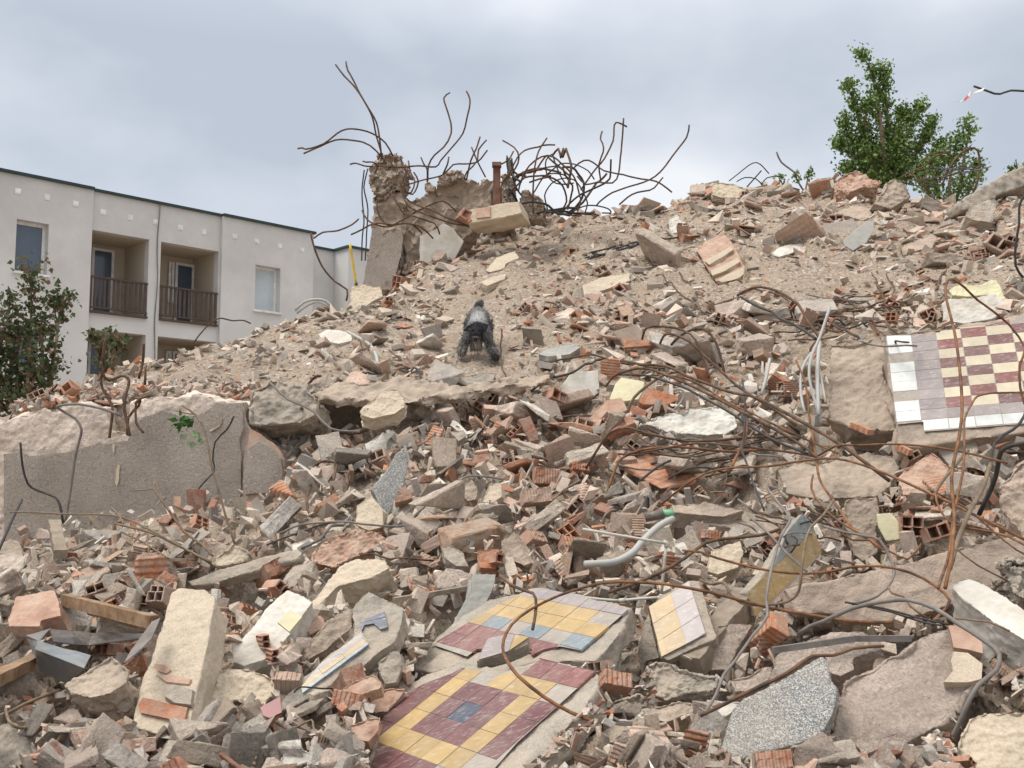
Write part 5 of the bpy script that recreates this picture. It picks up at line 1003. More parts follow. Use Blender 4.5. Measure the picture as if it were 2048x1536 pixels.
# ================================================================ LOOSE PIECES
def hull(seed, dims, n, planes=0, rough=0.0, sub=0, drop=.12):
    r = random.Random(seed); bm = bmesh.new()
    for a_ in (-1, 1):
        for b_ in (-1, 1):
            for c_ in (-1, 1):
                if r.random() < drop: continue
                bm.verts.new(tuple(s_*d_/2*r.uniform(.74, 1.0) for s_, d_ in zip((a_, b_, c_), dims)))
    for _ in range(3 if n > 12 else 1):
        p = Vector((r.uniform(-1, 1), r.uniform(-1, 1), r.uniform(-1, 1)))
        m_ = max(abs(p.x), abs(p.y), abs(p.z)); p = p/m_*(r.uniform(.8, 1.0)) if m_ > .3 else p*2
        bm.verts.new((p.x*dims[0]/2, p.y*dims[1]/2, p.z*dims[2]/2))
    g = bmesh.ops.convex_hull(bm, input=bm.verts); bmesh.ops.delete(bm, geom=list({x for x in g['geom_unused']+g['geom_interior'] if isinstance(x, bmesh.types.BMVert)}), context='VERTS')
    if sub:
        bmesh.ops.dissolve_limit(bm, angle_limit=R(9), verts=bm.verts, edges=bm.edges)
        bmesh.ops.bevel(bm, geom=bm.edges[:], offset=.016, segments=1, affect='EDGES')
        bmesh.ops.triangulate(bm, faces=bm.faces[:])
        bmesh.ops.subdivide_edges(bm, edges=[e_ for e_ in bm.edges if e_.calc_length() > .22], cuts=sub, use_grid_fill=True)
        bmesh.ops.triangulate(bm, faces=bm.faces[:])
        bmesh.ops.subdivide_edges(bm, edges=[e_ for e_ in bm.edges if e_.calc_length() > .16], cuts=1)
        bmesh.ops.triangulate(bm, faces=bm.faces[:])
        for v_ in bm.verts:
            q = v_.co*3.2+Vector((seed*7.3, 0, 0)); d = mnoise.fractal(q, .9, 2.1, 5)+.45*(mnoise.noise(q*4.1)+mnoise.noise(q*8.3)*.6)
            v_.co += v_.co.normalized()*d*rough
    else: bmesh.ops.triangulate(bm, faces=bm.faces[:])
    bm.verts.index_update(); V = np.array([v_.co[:] for v_ in bm.verts]); Fq = np.array([[v_.index for v_ in f.verts] for f in bm.faces], dtype=np.int32); bm.free(); return V, Fq
HI = [hull(i, (1, random.uniform(.6, .95), random.uniform(.3, .6)), 12, rough=.045, sub=2, drop=.22) for i in range(10)]+[hull(50+i, (1, random.uniform(.4, .9), random.uniform(.12, .25)), 12, rough=.03, sub=2, drop=.22) for i in range(12)]
HB = [hull(80+i, (1, random.uniform(.4, .7), random.uniform(.25, .5)), 16, rough=.035, sub=2) for i in range(8)]+[hull(100+i, (1, random.uniform(.5, .9), random.uniform(.10, .18)), 14, rough=.02, sub=2) for i in range(8)]
LO = [hull(200+i, (1, random.uniform(.5, .85), random.uniform(.3, .55)), 9, drop=.3) for i in range(18)]+[hull(300+i, (1, random.uniform(.4, .9), random.uniform(.08, .22)), 8, drop=.28) for i in range(30)]+[hull(340+i, (1, random.uniform(.2, .45), random.uniform(.1, .3)), 8, drop=.25) for i in range(18)]
def mesh_of(nm, VF, m):
    V, Fq = VF; me = bpy.data.meshes.new(nm); me.vertices.add(len(V)); me.vertices.foreach_set('co', V.ravel())
    me.loops.add(Fq.size); me.loops.foreach_set('vertex_index', Fq.ravel()); me.polygons.add(len(Fq)); me.polygons.foreach_set('loop_start', np.arange(0, Fq.size, 3, dtype=np.int32)); me.update(calc_edges=True); me.polygons.foreach_set('use_smooth', np.zeros(len(me.polygons), bool)); me.materials.append(m)
    return me
ME_C = [mesh_of('concrete_lump', x, M['piece']) for x in HI]; ME_B = [mesh_of('brick_shard', x, M['piece'] if i_ % 2 else M['ribbed']) for i_, x in enumerate(HB)]
PALC = [('grey', (.42, .385, .35)), ('dark grey', (.27, .245, .22)), ('cream', (.64, .56, .465)), ('pinkish', (.52, .42, .36)), ('off-white', (.72, .68, .62)), ('brown', (.34, .27, .215)), ('beige', (.57, .49, .41)), ('beige', (.48, .41, .34)), ('cream', (.62, .545, .46)), ('grey', (.36, .325, .29)), ('pinkish', (.57, .47, .40))]
PALB = [('orange', (.50, .22, .12)), ('dusty pink', (.52, .35, .27)), ('dusty pink', (.50, .36, .29)), ('rust-red', (.38, .17, .11)), ('pale salmon', (.53, .37, .29)), ('tan', (.46, .30, .21))]
HEROP = [p for p, c_, n_ in PLANES]
def covered(u, v, pad=0):
    r_ = np.zeros(len(u), bool)
    for p in HEROP: r_ |= inpoly(u, v, p)
    return r_
def block(pts, keep):     # stretches where nothing is strewn: wall face, building side
    return inpoly(pts[0], pts[1], keep)
def blob(cx, cy, rx, ry): return np.exp(-(((u-cx)/rx)**2+((v-cy)/ry)**2))
wallpoly = [(-200, 830), (492, 800), (566, 900), (566, 965), (480, 975), (400, 980), (300, 998), (150, 1036), (0, 1070), (-200, 1078)]
holepoly = [(628, 785), (740, 775), (745, 850), (690, 872), (630, 855)]
sk_u = np.arange(-100, 2150, 10.0); sk_v = []
for a_ in sk_u:
    vv = np.arange(300, 900, 4.0); tt_ = hit(np.full(len(vv), a_), vv); k_ = np.where(~np.isnan(tt_))[0]; sk_v.append(vv[k_[0]] if len(k_) else 900)
us = [rng.uniform(-140, 2190, 20000), rng.uniform(-140, 2190, 9000), rng.uniform(0, 2140, 420)]
vs_ = [np.concatenate([rng.uniform(335, 1620, 12000), rng.uniform(345, 650, 8000)]), rng.uniform(600, 1620, 9000)]
vs_.append(np.interp(us[2], sk_u, sk_v)+rng.uniform(1, 16, 420))
sb = rng.uniform(0, 1, 800); us.append(-20+sb*600); vs_.append(np.interp(us[3], [-20, 90, 210, 300, 425, 490, 560, 600], [842, 816, 806, 792, 788, 795, 870, 960])+rng.uniform(-26, -1, 800)+0*sb)
us.append(np.concatenate([rng.uniform(-520, -140, 2200), rng.uniform(2190, 2800, 4200)])); vs_.append(rng.uniform(360, 1620, 6400))
u, v = np.concatenate(us), np.concatenate(vs_); t = hit(u, v); ok = ~np.isnan(t)
bw = np.zeros(len(u))
for a_, b_, r_, d_ in BOWLS: bw = np.maximum(bw, np.exp(-((u-a_)**2+((v-b_)*1.2)**2)/r_**2))
ok &= rng.random(len(u)) > bw*.9
ok &= ~inpoly(u, v, wallpoly) & ~inpoly(u, v, holepoly) & ~covered(u, v)
extra = np.zeros(len(u), bool); extra[29000:29420] = True
u, v, t, extra = u[ok], v[ok], t[ok], extra[ok]; n_ = len(u)
# smooth earthy stretches carry fewer big pieces
calm = np.clip(blob(1010, 560, 130, 60)+blob(1560, 560, 260, 45)+blob(330, 740, 230, 60)*.9+blob(960, 720, 110, 30)+blob(1230, 480, 140, 40)*.7+blob(640, 740, 90, 30)*.8+blob(1200, 990, 60, 60)*.5+blob(1720, 780, 70, 70)+blob(560, 650, 120, 30)*.4, 0, 1)
near = np.clip((v-620)/330, 0, 1)
px = np.exp(rng.normal(0, .55, n_))*(14.5+8.5*near+11*np.clip((v-1050)/300, 0, 1))*(1-.58*calm)
px = np.where(rng.random(n_) < (.03+.05*near)*(1-calm), px*2.0, px); px = np.where(extra, rng.uniform(12, 40, n_), px); px = np.clip(px, 5, 130); px = np.where((u < 620) & (v < 800), np.minimum(px, 24), px)
px = np.where(inpoly(u, v, [(60, 1010), (480, 960), (480, 1090), (60, 1110)]), px*.6, px)
for k_ in np.where(px > 38)[0]:
    o_ = px[k_]*.42
    if covered(np.array([u[k_]-o_, u[k_]+o_, u[k_], u[k_]]), np.array([v[k_], v[k_], v[k_]-o_, v[k_]+o_])).any(): px[k_] = rng.uniform(18, 32)
px = np.where((np.abs(u-955) < 62) & (v > 600) & (v < 750), np.minimum(px, 7), px)
sz = px*t/F
isb = rng.random(n_) < np.clip(.17+.08*np.sin(u/140)+.03*(v > 700)+.14*blob(1400, 650, 400, 120)+.10*blob(1650, 400, 300, 60)+.15*blob(1100, 880, 200, 100), .06, .42)
inf_ = (u > -50) & (u < 2098) & (v < 1570)
oc = np.argsort(-px*(~isb)*inf_)[:298]; ob = np.argsort(-px*isb*inf_)[:298]
P_ = CAM+ray(u, v)*t[:, None]
def rot_rand(k, flat):
    a = rng.uniform(0, 2*math.pi, k); e1 = rng.normal(0, flat, k); e2 = rng.normal(-.25 if flat < .7 else 0, flat, k)
    return e1, e2, a
def euler_m(x, y, z):
    cx, sx, cy, sy, cz, sz_ = np.cos(x), np.sin(x), np.cos(y), np.sin(y), np.cos(z), np.sin(z)
    return np.array([[cz*cy, cz*sy*sx-sz_*cx, cz*sy*cx+sz_*sx], [sz_*cy, sz_*sy*sx+cz*cx, sz_*sy*cx-cz*sx], [-sy, cy*sx, cy*cx]])
SEEN = {}
import bisect
lmx = np.array([(a, b) for a, b, _ in LAND]); 
def where(uu, vv):
    d = (lmx[:, 0]-uu)**2+((lmx[:, 1]-vv)*1.3)**2; i = int(d.argmin()); a, b, ph = LAND[i]; dx, dy = uu-a, vv-b; r_ = math.hypot(dx, dy)
    if r_ < 32: rel = 'close against'
    else:
        an = math.degrees(math.atan2(-dy, dx)) % 360; rel = ['right of', 'above right of', 'above', 'above left of', 'left of', 'below left of', 'below', 'below right of'][int((an+22.5)//45) % 8]
        if r_ > 150: rel = 'far '+rel if rel in ('above', 'below', 'left of', 'right of') else 'well '+rel
        elif r_ < 75: rel = 'just '+rel
    return rel, ph
LBL = []
def place(idx, meshes, pal, name, noun, cat, group):
    for k in idx:
        mi = rng.integers(0, len(meshes)); ci = int(rng.integers(0, len(pal))); cn_, col = pal[ci]
        o = bpy.data.objects.new(name, meshes[mi]); COL.objects.link(o)
        s = sz[k]*1.12; o.location = P_[k]+np.array([0, -s*.05, s*rng.choice((-.06, .06, .22))*min(1, near[k]+.4)]); o.scale = (s, s*rng.uniform(.8, 1.15), s*rng.uniform(.8, 1.1))
        e1, e2, a = rot_rand(1, .38+.25*near[k]); o.rotation_euler = (e2[0]+.25, e1[0], a[0])
        j = rng.uniform(.82, 1.15); o.color = (*[min(1, c_*j) for c_ in col], 1)
        plate = mi >= (10 if meshes is ME_C else 8); rel, ph = where(u[k], v[k])
        sw = 'hand-sized' if sz[k] < .13 else 'brick-sized' if sz[k] < .24 else 'head-sized' if sz[k] < .36 else 'large'
        base = [sw, cn_, noun[1] if plate else noun[0], rel, ph]
        LBL.append((o, base, u[k], v[k], cat, group))
place(oc, ME_C, PALC, 'concrete_lump', ('concrete lump', 'mortar plate'), 'concrete lump', 'loose lumps of concrete and mortar')
place(ob, ME_B, PALB, 'brick_fragment', ('broken brick', 'brick shard'), 'brick fragment', 'loose fragments of brick')
byl = {}
for it in LBL: byl.setdefault(' '.join(it[1]), []).append(it)
for key, its in byl.items():
    its.sort(key=lambda q: q[2])
    for i, (o, base, uu, vv, cat, grp) in enumerate(its):
        lab = key
        if len(its) > 1: lab = ('leftmost ' if i == 0 else 'rightmost ' if i == len(its)-1 else 'middle ')+key
        w_ = lab.split()
        if len(w_) > 16: lab = ' '.join(x for x in w_ if x not in ('well', 'far', 'just'))
        tag(o, lab, cat, grp)
HBR = []
for i_, (cx_, cz_, ln_, wd_) in enumerate(((2, 1, 1.5, .6), (2, 1, .8, .6), (1, 1, 1.2, .8), (2, 2, .9, .95), (2, 1, 2.0, .5), (3, 1, .9, .45))):
    V_b, F_b = grid_brick(1, wd_, ln_, cx_, cz_, 70+i_, broken=.5); me_ = bpy.data.meshes.new('hollow_brick'); me_.from_pydata(V_b, [], F_b); me_.update(); me_.materials.append(M['ribbed']); HBR.append(me_)
cand = [k for k in np.argsort(-rng.random(n_)*isb) if v[k] > 470 and calm[k] < .35][:150]
LB2 = {}
for k in cand:
    mi = int(rng.integers(0, 6)); o = bpy.data.objects.new('hollow_brick', HBR[mi]); COL.objects.link(o); s = rng.uniform(15, 30)*(1+.35*near[k])*t[k]/F; o.scale = (s, s, s)
    ci = int(rng.integers(0, len(PALB))); o.location = P_[k]+np.array([0, 0, s*rng.uniform(.1, .45)]); o.rotation_euler = (rng.normal(-.3, .45), rng.normal(0, .6), rng.normal(0, .7)); o.color = (*PALB[ci][1], 1)
    rel, ph = where(u[k], v[k]); LB2.setdefault(f"{PALB[ci][0]} {['two-hole brick', 'short two-hole brick', 'one-hole brick', 'four-hole brick', 'long two-hole brick', 'three-hole brick'][mi]} {rel} {ph}", []).append((o, u[k]))
for key, its in LB2.items():
    its.sort(key=lambda q: q[1])
    for i, (o, _) in enumerate(its): tag(o, (('leftmost ' if i == 0 else 'rightmost ' if i == len(its)-1 else 'middle ') if len(its) > 1 else '')+key, 'brick', 'hollow bricks strewn over the rubble')
# the smaller bits lie lower, down between the big ones
HL = H-np.clip((9.5-GY)/4, 0, 1)*.10-.008
_s = px < 17; tl = hit(u[_s], v[_s], HL); t[_s] = np.where(np.isnan(tl), t[_s], tl); sz = px*t/F; P_ = CAM+ray(u, v)*t[:, None]
# everything smaller is one mass each of concrete and of brick
rest = np.ones(n_, bool); rest[oc] = False; rest[ob] = False
def mass(sel, pal, name, label):
    ks = np.where(sel)[0]; Vs = []; Fs = []; Cs = []; b = 0
    for k in ks:
        V, Fq = LO[rng.integers(0, len(LO))]; e1, e2, a = rot_rand(1, .48 if px[k] < 17 else .5+.4*near[k]); Rm = euler_m(e2[0]+.2, e1[0], a[0]); s = min(px[k], 90)*t[k]/F*1.12
        W_ = (V*np.array([s, s*rng.uniform(.7, 1.1), s]))@Rm.T+P_[k]+np.array([0, s*.02, s*rng.uniform(-.15, .25)*near[k]])
        Vs.append(W_); Fs.append(Fq+b); b += len(V); c_ = np.array(pal[rng.integers(0, len(pal))][1])*rng.uniform(.75, 1.2); Cs.append(np.tile(np.minimum(c_, .8), (len(V), 1)))
    o = build(name, np.vstack(Vs), np.vstack(Fs), M['bits'], cols=np.vstack(Cs)); tag(o, label, 'rubble', kind='stuff')
mass(rest & ~isb, PALC, 'concrete_rubble', 'small concrete and mortar rubble strewn all over the mound')
mass(rest & isb, PALB, 'brick_rubble', 'small orange and pink brick chips strewn all over the mound')
# grit
NG = 26000; gu = rng.uniform(-100, 2150, NG); gv = rng.uniform(335, 1580, NG); gt = hit(gu, gv, HL); k = ~np.isnan(gt) & ~inpoly(gu, gv, wallpoly) & ~inpoly(gu, gv, holepoly) & ~covered(gu, gv)
gu, gv, gt = gu[k], gv[k], gt[k]; G4 = [hull(400+i, (1, .8, .35), 7, drop=.3) for i in range(8)]
Vs, Fs, Cs, b = [], [], [], 0; gp = CAM+ray(gu, gv)*gt[:, None]; gs = np.exp(rng.normal(0, .4, len(gu)))*5.0*gt/F; pg = PALC+PALB[1:2]+[('tan', (.46, .37, .29))]*3
for i in range(len(gu)):
    V, Fq = G4[i % 8]; Rm = euler_m(*rng.uniform(0, 6, 3)); Vs.append((V*gs[i])@Rm.T+gp[i]); Fs.append(Fq+b); b += len(V); c_ = np.array(pg[rng.integers(0, len(pg))][1])*rng.uniform(.75, 1.15); Cs.append(np.tile(c_, (len(V), 1)))
o = build('gravel', np.vstack(Vs), np.vstack(Fs), M['bits'], cols=np.vstack(Cs)); tag(o, 'fine grit and crushed mortar between the larger pieces', 'gravel', kind='stuff')
# ================================================================ BARS, WIRES, PIPES, TWIGS
def curve_pts(pts, t=None, lift=.10, step=.04, wob=0.0):
    n = len(pts)
    if t is None:
        d = []
        for (a, b) in pts:
            d.append(depth_at(min(max(a, -120), 2180), min(b, 1600)))
        d = np.array(d); k = d.copy()
        for i in range(n): k[i] = np.mean(d[max(0, i-1):i+2])
        d = np.minimum(k, d+.05)-lift*np.where((np.arange(n) == 0) | (np.arange(n) == n-1), .35, 1)
    else: d = np.interp(np.linspace(0, 1, n), np.linspace(0, 1, len(t)), t)
    P = np.array([P3(a, b, float(q)) for (a, b), q in zip(pts, d)])
    return spline(P, step)
NBAR = 0
def bar(name, label, cat, pts, rpx, m, t=None, lift=.10, group=None, k=6, rad=None, parent=None):
    """rpx: half thickness in pixels where the bar is nearest; made constant in metres along the bar"""
    C = curve_pts(pts, t, lift, step=.03 if t is None else .06); tt = proj(C)[2]; r = rad or rpx*.97*float(np.median(tt))/F
    if m in ('rust', 'orange', 'greyrod', 'dark') and len(C) > 8:      # small kinks and dents
        kn = np.random.default_rng(len(C)*7+int(abs(C[0, 0])*1000)); g_ = kn.normal(size=(len(C)//5+3, 3))*r*1.3; x_ = np.linspace(0, len(g_)-1, len(C))
        C = C+np.stack([np.interp(x_, np.arange(len(g_)), g_[:, q_]) for q_ in range(3)], 1)
    V, Fq = tube_geo(C, r, k); o = build(name, V, Fq, M[m], parent, C[0] if parent is None else parent_loc(parent), smooth=True)
    if parent is None: tag(o, label, cat, group)
    return o
RG = 'bent reinforcing bars'
T = 12.0
def rebar(label, pts, rpx=2.2, m='rust', **k): return bar('reinforcing_bar', label, 'rebar', pts, rpx, m, group=RG, **k)
for lab, p in [
 ('tall thin bar with a hooked tip rising high above the column head', zs([(255, 70), (290, 115), (325, 150), (370, 220), (420, 310), (445, 400), (465, 490)])),
 ('tall straight-tipped bar rising beside the hooked one above the column head', zs([(306, 52), (308, 95), (345, 165), (395, 260), (430, 330), (445, 400), (455, 490)])),
 ('thin bar arching left from the column head with a kinked end', zs([(78, 445), (105, 450), (120, 462), (200, 430), (280, 365), (350, 355), (420, 375), (480, 420), (512, 480)])),
 ('thin bar arching left just under the kinked arching bar', zs([(110, 475), (200, 432), (280, 412), (380, 425), (440, 460), (470, 490)])),
 ('wavy upright bar with a bent tip right of the column head', zs([(780, 192), (752, 222), (765, 290), (772, 380), (740, 440), (700, 480), (675, 530), (672, 600)])),
 ('tall curved bar swinging out right of the wavy upright bar', zs([(850, 188), (860, 230), (845, 300), (828, 370), (780, 440), (730, 500), (708, 530), (640, 530), (540, 533), (440, 528)])),
 ('short bar end standing over the stump wall left of its top', zs([(768, 488), (762, 520), (742, 565)])),
 ('short pointed bar above the stump wall lump', zs([(910, 398), (890, 450), (868, 510), (852, 582)])),
 ('short bent bar beside the pointed bar above the stump wall', zs([(935, 410), (905, 455), (898, 500), (850, 545), (845, 580)])),
 ('straight slanting bar crossing behind the stump wall', zs([(872, 443), (900, 510), (935, 578)])),
 ('bar curling over the stump wall lump towards the left', zs([(940, 455), (900, 510), (840, 520), (790, 525), (740, 570), (650, 590), (560, 610)])),
 ('bar curving up beside the rusty steel post', zs([(1062, 462), (1040, 500), (1005, 520)])),
 ('bar with a drooping end just right of the rusty steel post', zs([(1015, 405), (1055, 440), (1078, 490), (1070, 540), (1040, 590)])),
 ('thick dark bar leaning over the tangle right of the steel post', zs([(1215, 402), (1175, 460), (1155, 530), (1150, 620), (1150, 745)])),
 ('bar arching up and right out of the tangle', zs([(1260, 435), (1200, 430), (1130, 450), (1080, 490), (1050, 550), (1010, 610), (1005, 690)])),
 ('large round loop of dark wire in the tangle', zs([(1085, 640), (1100, 590), (1135, 530), (1190, 490), (1245, 488), (1300, 530), (1340, 590), (1370, 680), (1350, 730)])),
 ('tall vertical bar at the right of the tangle', zs([(1560, 303), (1558, 400), (1560, 480), (1545, 560), (1520, 605), (1460, 600), (1400, 610), (1350, 570)])),
 ('hooked bar crossing the tall vertical bar', zs([(1583, 343), (1545, 330), (1525, 345), (1515, 410), (1480, 490), (1450, 530), (1400, 600), (1370, 640)])),
 ('short S-shaped bar left of the hooked bar', zs([(1475, 365), (1455, 410), (1470, 450), (1475, 470), (1455, 520), (1462, 590)])),
 ('long bar reaching up and right over the crest to a bent tip', zs([(1857, 343), (1845, 400), (1780, 480), (1720, 550), (1650, 600), (1560, 640), (1470, 680), (1440, 700)])),
 ('low bar running along the crest below the long reaching bar', zs([(1735, 592), (1680, 640), (1600, 665), (1540, 695)])),
 ('long wavy bar from the tangle down to the crest', zs([(1340, 530), (1380, 505), (1450, 525), (1560, 570), (1680, 590), (1740, 615), (1790, 650)])),
 ('long sagging bar from the column shaft to the slope', zs([(540, 580), (555, 660), (590, 710), (680, 750), (780, 785), (870, 805)])),
 ('second sagging bar just above the long sagging one', zs([(548, 640), (590, 690), (680, 720), (760, 765), (860, 800)])),
 ('sagging bar looping low across the stump wall', zs([(510, 645), (550, 740), (620, 760), (700, 785), (720, 840)])),
 ('bar curving from the column shaft up to the stump wall', zs([(440, 680), (450, 750), (500, 800), (560, 770), (640, 720), (740, 690), (800, 730)])),
 ('thin bar crossing the column shaft to the left', zs([(362, 735), (400, 775), (470, 800), (560, 790), (640, 800), (700, 850)])),
 ('straight thin bar pointing left from the column shaft', zs([(315, 828), (400, 797), (500, 793), (600, 795), (640, 830)])),
 ('drooping bar end between the column and the apartment block', zs([(162, 860), (200, 832), (270, 820), (330, 798), (362, 780)])),
 ('wiry loop hanging beside the column head', zs([(590, 510), (600, 560), (620, 600), (600, 650), (575, 640), (560, 600), (590, 550)])),
 ('second wiry loop hanging beside the column head', zs([(555, 525), (580, 570), (560, 640), (600, 660), (630, 600), (610, 560)])),
 ('bar standing up from the wires right of the column head', zs([(642, 490), (655, 520), (670, 545), (670, 600)])),
 ('small hooked bar left of the column head', zs([(320, 520), (345, 515), (385, 528), (420, 530)])),
 ('looped bar over the left side of the column head', zs([(378, 500), (400, 506), (430, 508), (450, 530), (440, 560)])),
 ]: rebar(lab, p, 1.75, 'rust', t=[T, T-.15, T])
for lab, p in [('left of the two long wires hanging beside the column', zs([(385, 540), (378, 650), (382, 740), (372, 850), (376, 960)])), ('right of the two long wires hanging beside the column', zs([(398, 538), (386, 620), (396, 720), (386, 850), (388, 955)]))]:
    bar('hanging_wire', lab, 'wire', p, 1.4, 'dark', t=[T], group='wires hanging beside the column')
r2 = random.Random(3)
for q in range(32):      # the tangle itself
    x0 = r2.uniform(1040, 1350); y0_ = r2.choice((745, 745, r2.uniform(560, 720))); P = [(x0, y0_)]; x, y, a = x0, y0_, r2.choice((r2.uniform(50, 130), r2.uniform(0, 50), r2.uniform(130, 180)))
    turn = r2.uniform(-26, 26)
    for s in range(r2.randint(5, 10)):
        x += 42*math.cos(R(a)); y -= 42*math.sin(R(a)); a += turn+r2.uniform(-18, 18)
        if y < 495: a = -abs(a) % 360; turn = -30*math.copysign(1, math.cos(R(a)))
        x = min(max(x, 1040), 1500); y = min(y, 745); P.append((x, y))
    bar('tangled_wire', 'dark wire curling in the dense tangle right of the rusty steel post', 'wire', zs(P), r2.choice((1.5, 2.0, 2.5)), r2.choice(('dark', 'rust', 'rust', 'dark')), t=[12.2+r2.uniform(-.4, .5), 12.2+r2.uniform(-.4, .5)], group='wires of the dense tangle on the crest')
o = empty('yellow_pole', P3(*zs([(346, 1068)])[0], 11.2)); tag(o, 'bright yellow pole leaning between the column and the apartment block', 'pole')
bar('shaft', None, None, zs([(318, 882), (348, 1072)]), 2.6, 'yellow', t=[11.2], parent=o); bar('base_cap', None, None, zs([(346, 1060), (350, 1085)]), 3.4, 'dark', t=[11.2], parent=o)
rebar('rusty bar snaking down beside the pale block left of the column', zs([(135, 828), (150, 880), (190, 980), (250, 1045), (308, 1085), (305, 1140)]), 2.0, t=[10.6])
# ---- left wall
for lab, p, r_, m_ in [
 ('tallest of the thick bars standing on the roughcast wall', zw([(625, 605), (625, 430), (600, 340), (590, 250), (580, 150), (600, 50)]), 3.0, 'rust'),
 ('thick S-curved bar right of the tallest bar on the wall', zw([(720, 605), (715, 400), (720, 330), (712, 285), (670, 268), (620, 282), (592, 235), (585, 180)]), 3.2, 'rust'),
 ('thick bar with a hooked top on the roughcast wall', zw([(732, 600), (738, 500), (790, 430), (786, 385), (745, 415)]), 3.0, 'rust'),
 ('thick bar crossing the hooked bar on the roughcast wall', zw([(815, 580), (765, 530), (770, 470), (800, 410), (850, 375)]), 2.6, 'rust'),
 ('long grey bar hooked over the wall and hanging down its face', zw([(680, 472), (580, 450), (440, 438), (335, 440), (325, 455), (420, 500), (460, 560), (450, 640), (420, 800), (400, 900), (372, 1105)]), 3.0, 'greyrod'),
 ('curved bar in front of the left end of the roughcast wall', zw([(122, 640), (130, 760), (160, 870), (220, 910), (330, 950), (360, 1000), (372, 1105)]), 2.4, 'dark'),
 ('short dark bar stump standing on the wall crest', zw([(818, 78), (812, 180), (790, 275)]), 2.8, 'rust'),
 ('very short bar stump right of the dark one on the wall crest', zw([(828, 218), (825, 312)]), 2.6, 'rust'),
 ('forked dark bar in front of the roughcast wall right of the sapling stem', zw([(1325, 490), (1290, 570), (1225, 640), (1215, 740), (1225, 810), (1120, 920), (1112, 1005)]), 1.8, 'dark')]:
    rebar(lab, p, r_, m_, t=[6.62, 6.72, 6.66])
rebar('dark bar leaning at the left edge below the roughcast wall', zw([(-10, 1260), (60, 1100), (125, 965)]), 3.0, 'dark', t=[5.0, 5.4])
rebar('grey bar slanting over the boulder at the wall end', zw([(1520, 300), (1640, 390), (1780, 470), (1880, 565), (2048, 580)]), 2.4, 'greyrod', t=[6.5, 6.3, 6.2])
# ---- twigs
tw = empty('fallen_branch', P3(*zw([(1230, 1350)])[0], 4.6)); tag(tw, 'dry forked branch reaching left across the roughcast wall', 'branch')
for p, r_ in ((zw([(60, 1035), (250, 1040), (400, 1048), (650, 1055), (800, 1110), (950, 1190), (1100, 1270), (1230, 1350)]), (2.0)), (zw([(635, 1010), (680, 1060), (700, 1100)]), 1.4), (zw([(690, 1150), (800, 1200), (850, 1230), (960, 1300)]), 1.8), (zw([(650, 1100), (850, 1150), (1000, 1220), (1200, 1320)]), 2.6)):
    bar('twig', None, None, p, r_, 'twig', t=[5.2, 4.7], parent=tw)
tw = empty('fallen_branch', P3(*zw([(1210, 1280)])[0], 4.8)); tag(tw, 'dry upright branch with a forked tip in front of the roughcast wall', 'branch')
for p, r_ in ((zw([(885, 860), (878, 905), (950, 1010), (1050, 1150), (1150, 1220), (1210, 1285)]), 2.8), (zw([(740, 915), (870, 907)]), 1.6), (zw([(955, 995), (960, 1030)]), 1.2)):
    bar('twig', None, None, p, r_, 'twig', t=[5.1, 4.8], parent=tw)
sa = empty('broken_sapling', P3(*zw([(1330, 1210)])[0], 4.9)); tag(sa, 'thin broken sapling stem with a few wilted green leaves before the roughcast wall', 'sapling')
bar('stem', None, None, zw([(1335, 1215), (1290, 1080), (1240, 900), (1200, 760), (1180, 640), (1150, 540), (1110, 480), (1040, 430)]), 2.4, 'twig', t=[4.9, 5.2], parent=sa)
bar('twig', None, None, zw([(1112, 480), (1060, 475), (1000, 460)]), 1.2, 'twig', t=[5.2], parent=sa)
for (cx, cy), pal_, nn_ in (((1055, 525), [(.05, .13, .03), (.03, .09, .02)], 20), ((1110, 615), [(.22, .32, .17), (.30, .40, .26)], 14), ((1010, 550), [(.05, .13, .03)], 6)):
    pts = np.array([P3(*zw([(cx+r2.gauss(0, 26), cy+r2.gauss(0, 17))])[0], 5.18+r2.uniform(-.03, .03)) for _ in range(nn_)])
    leaves_mesh('leaf_cluster', pts, .048, pal_, sa, seed=int(cx))
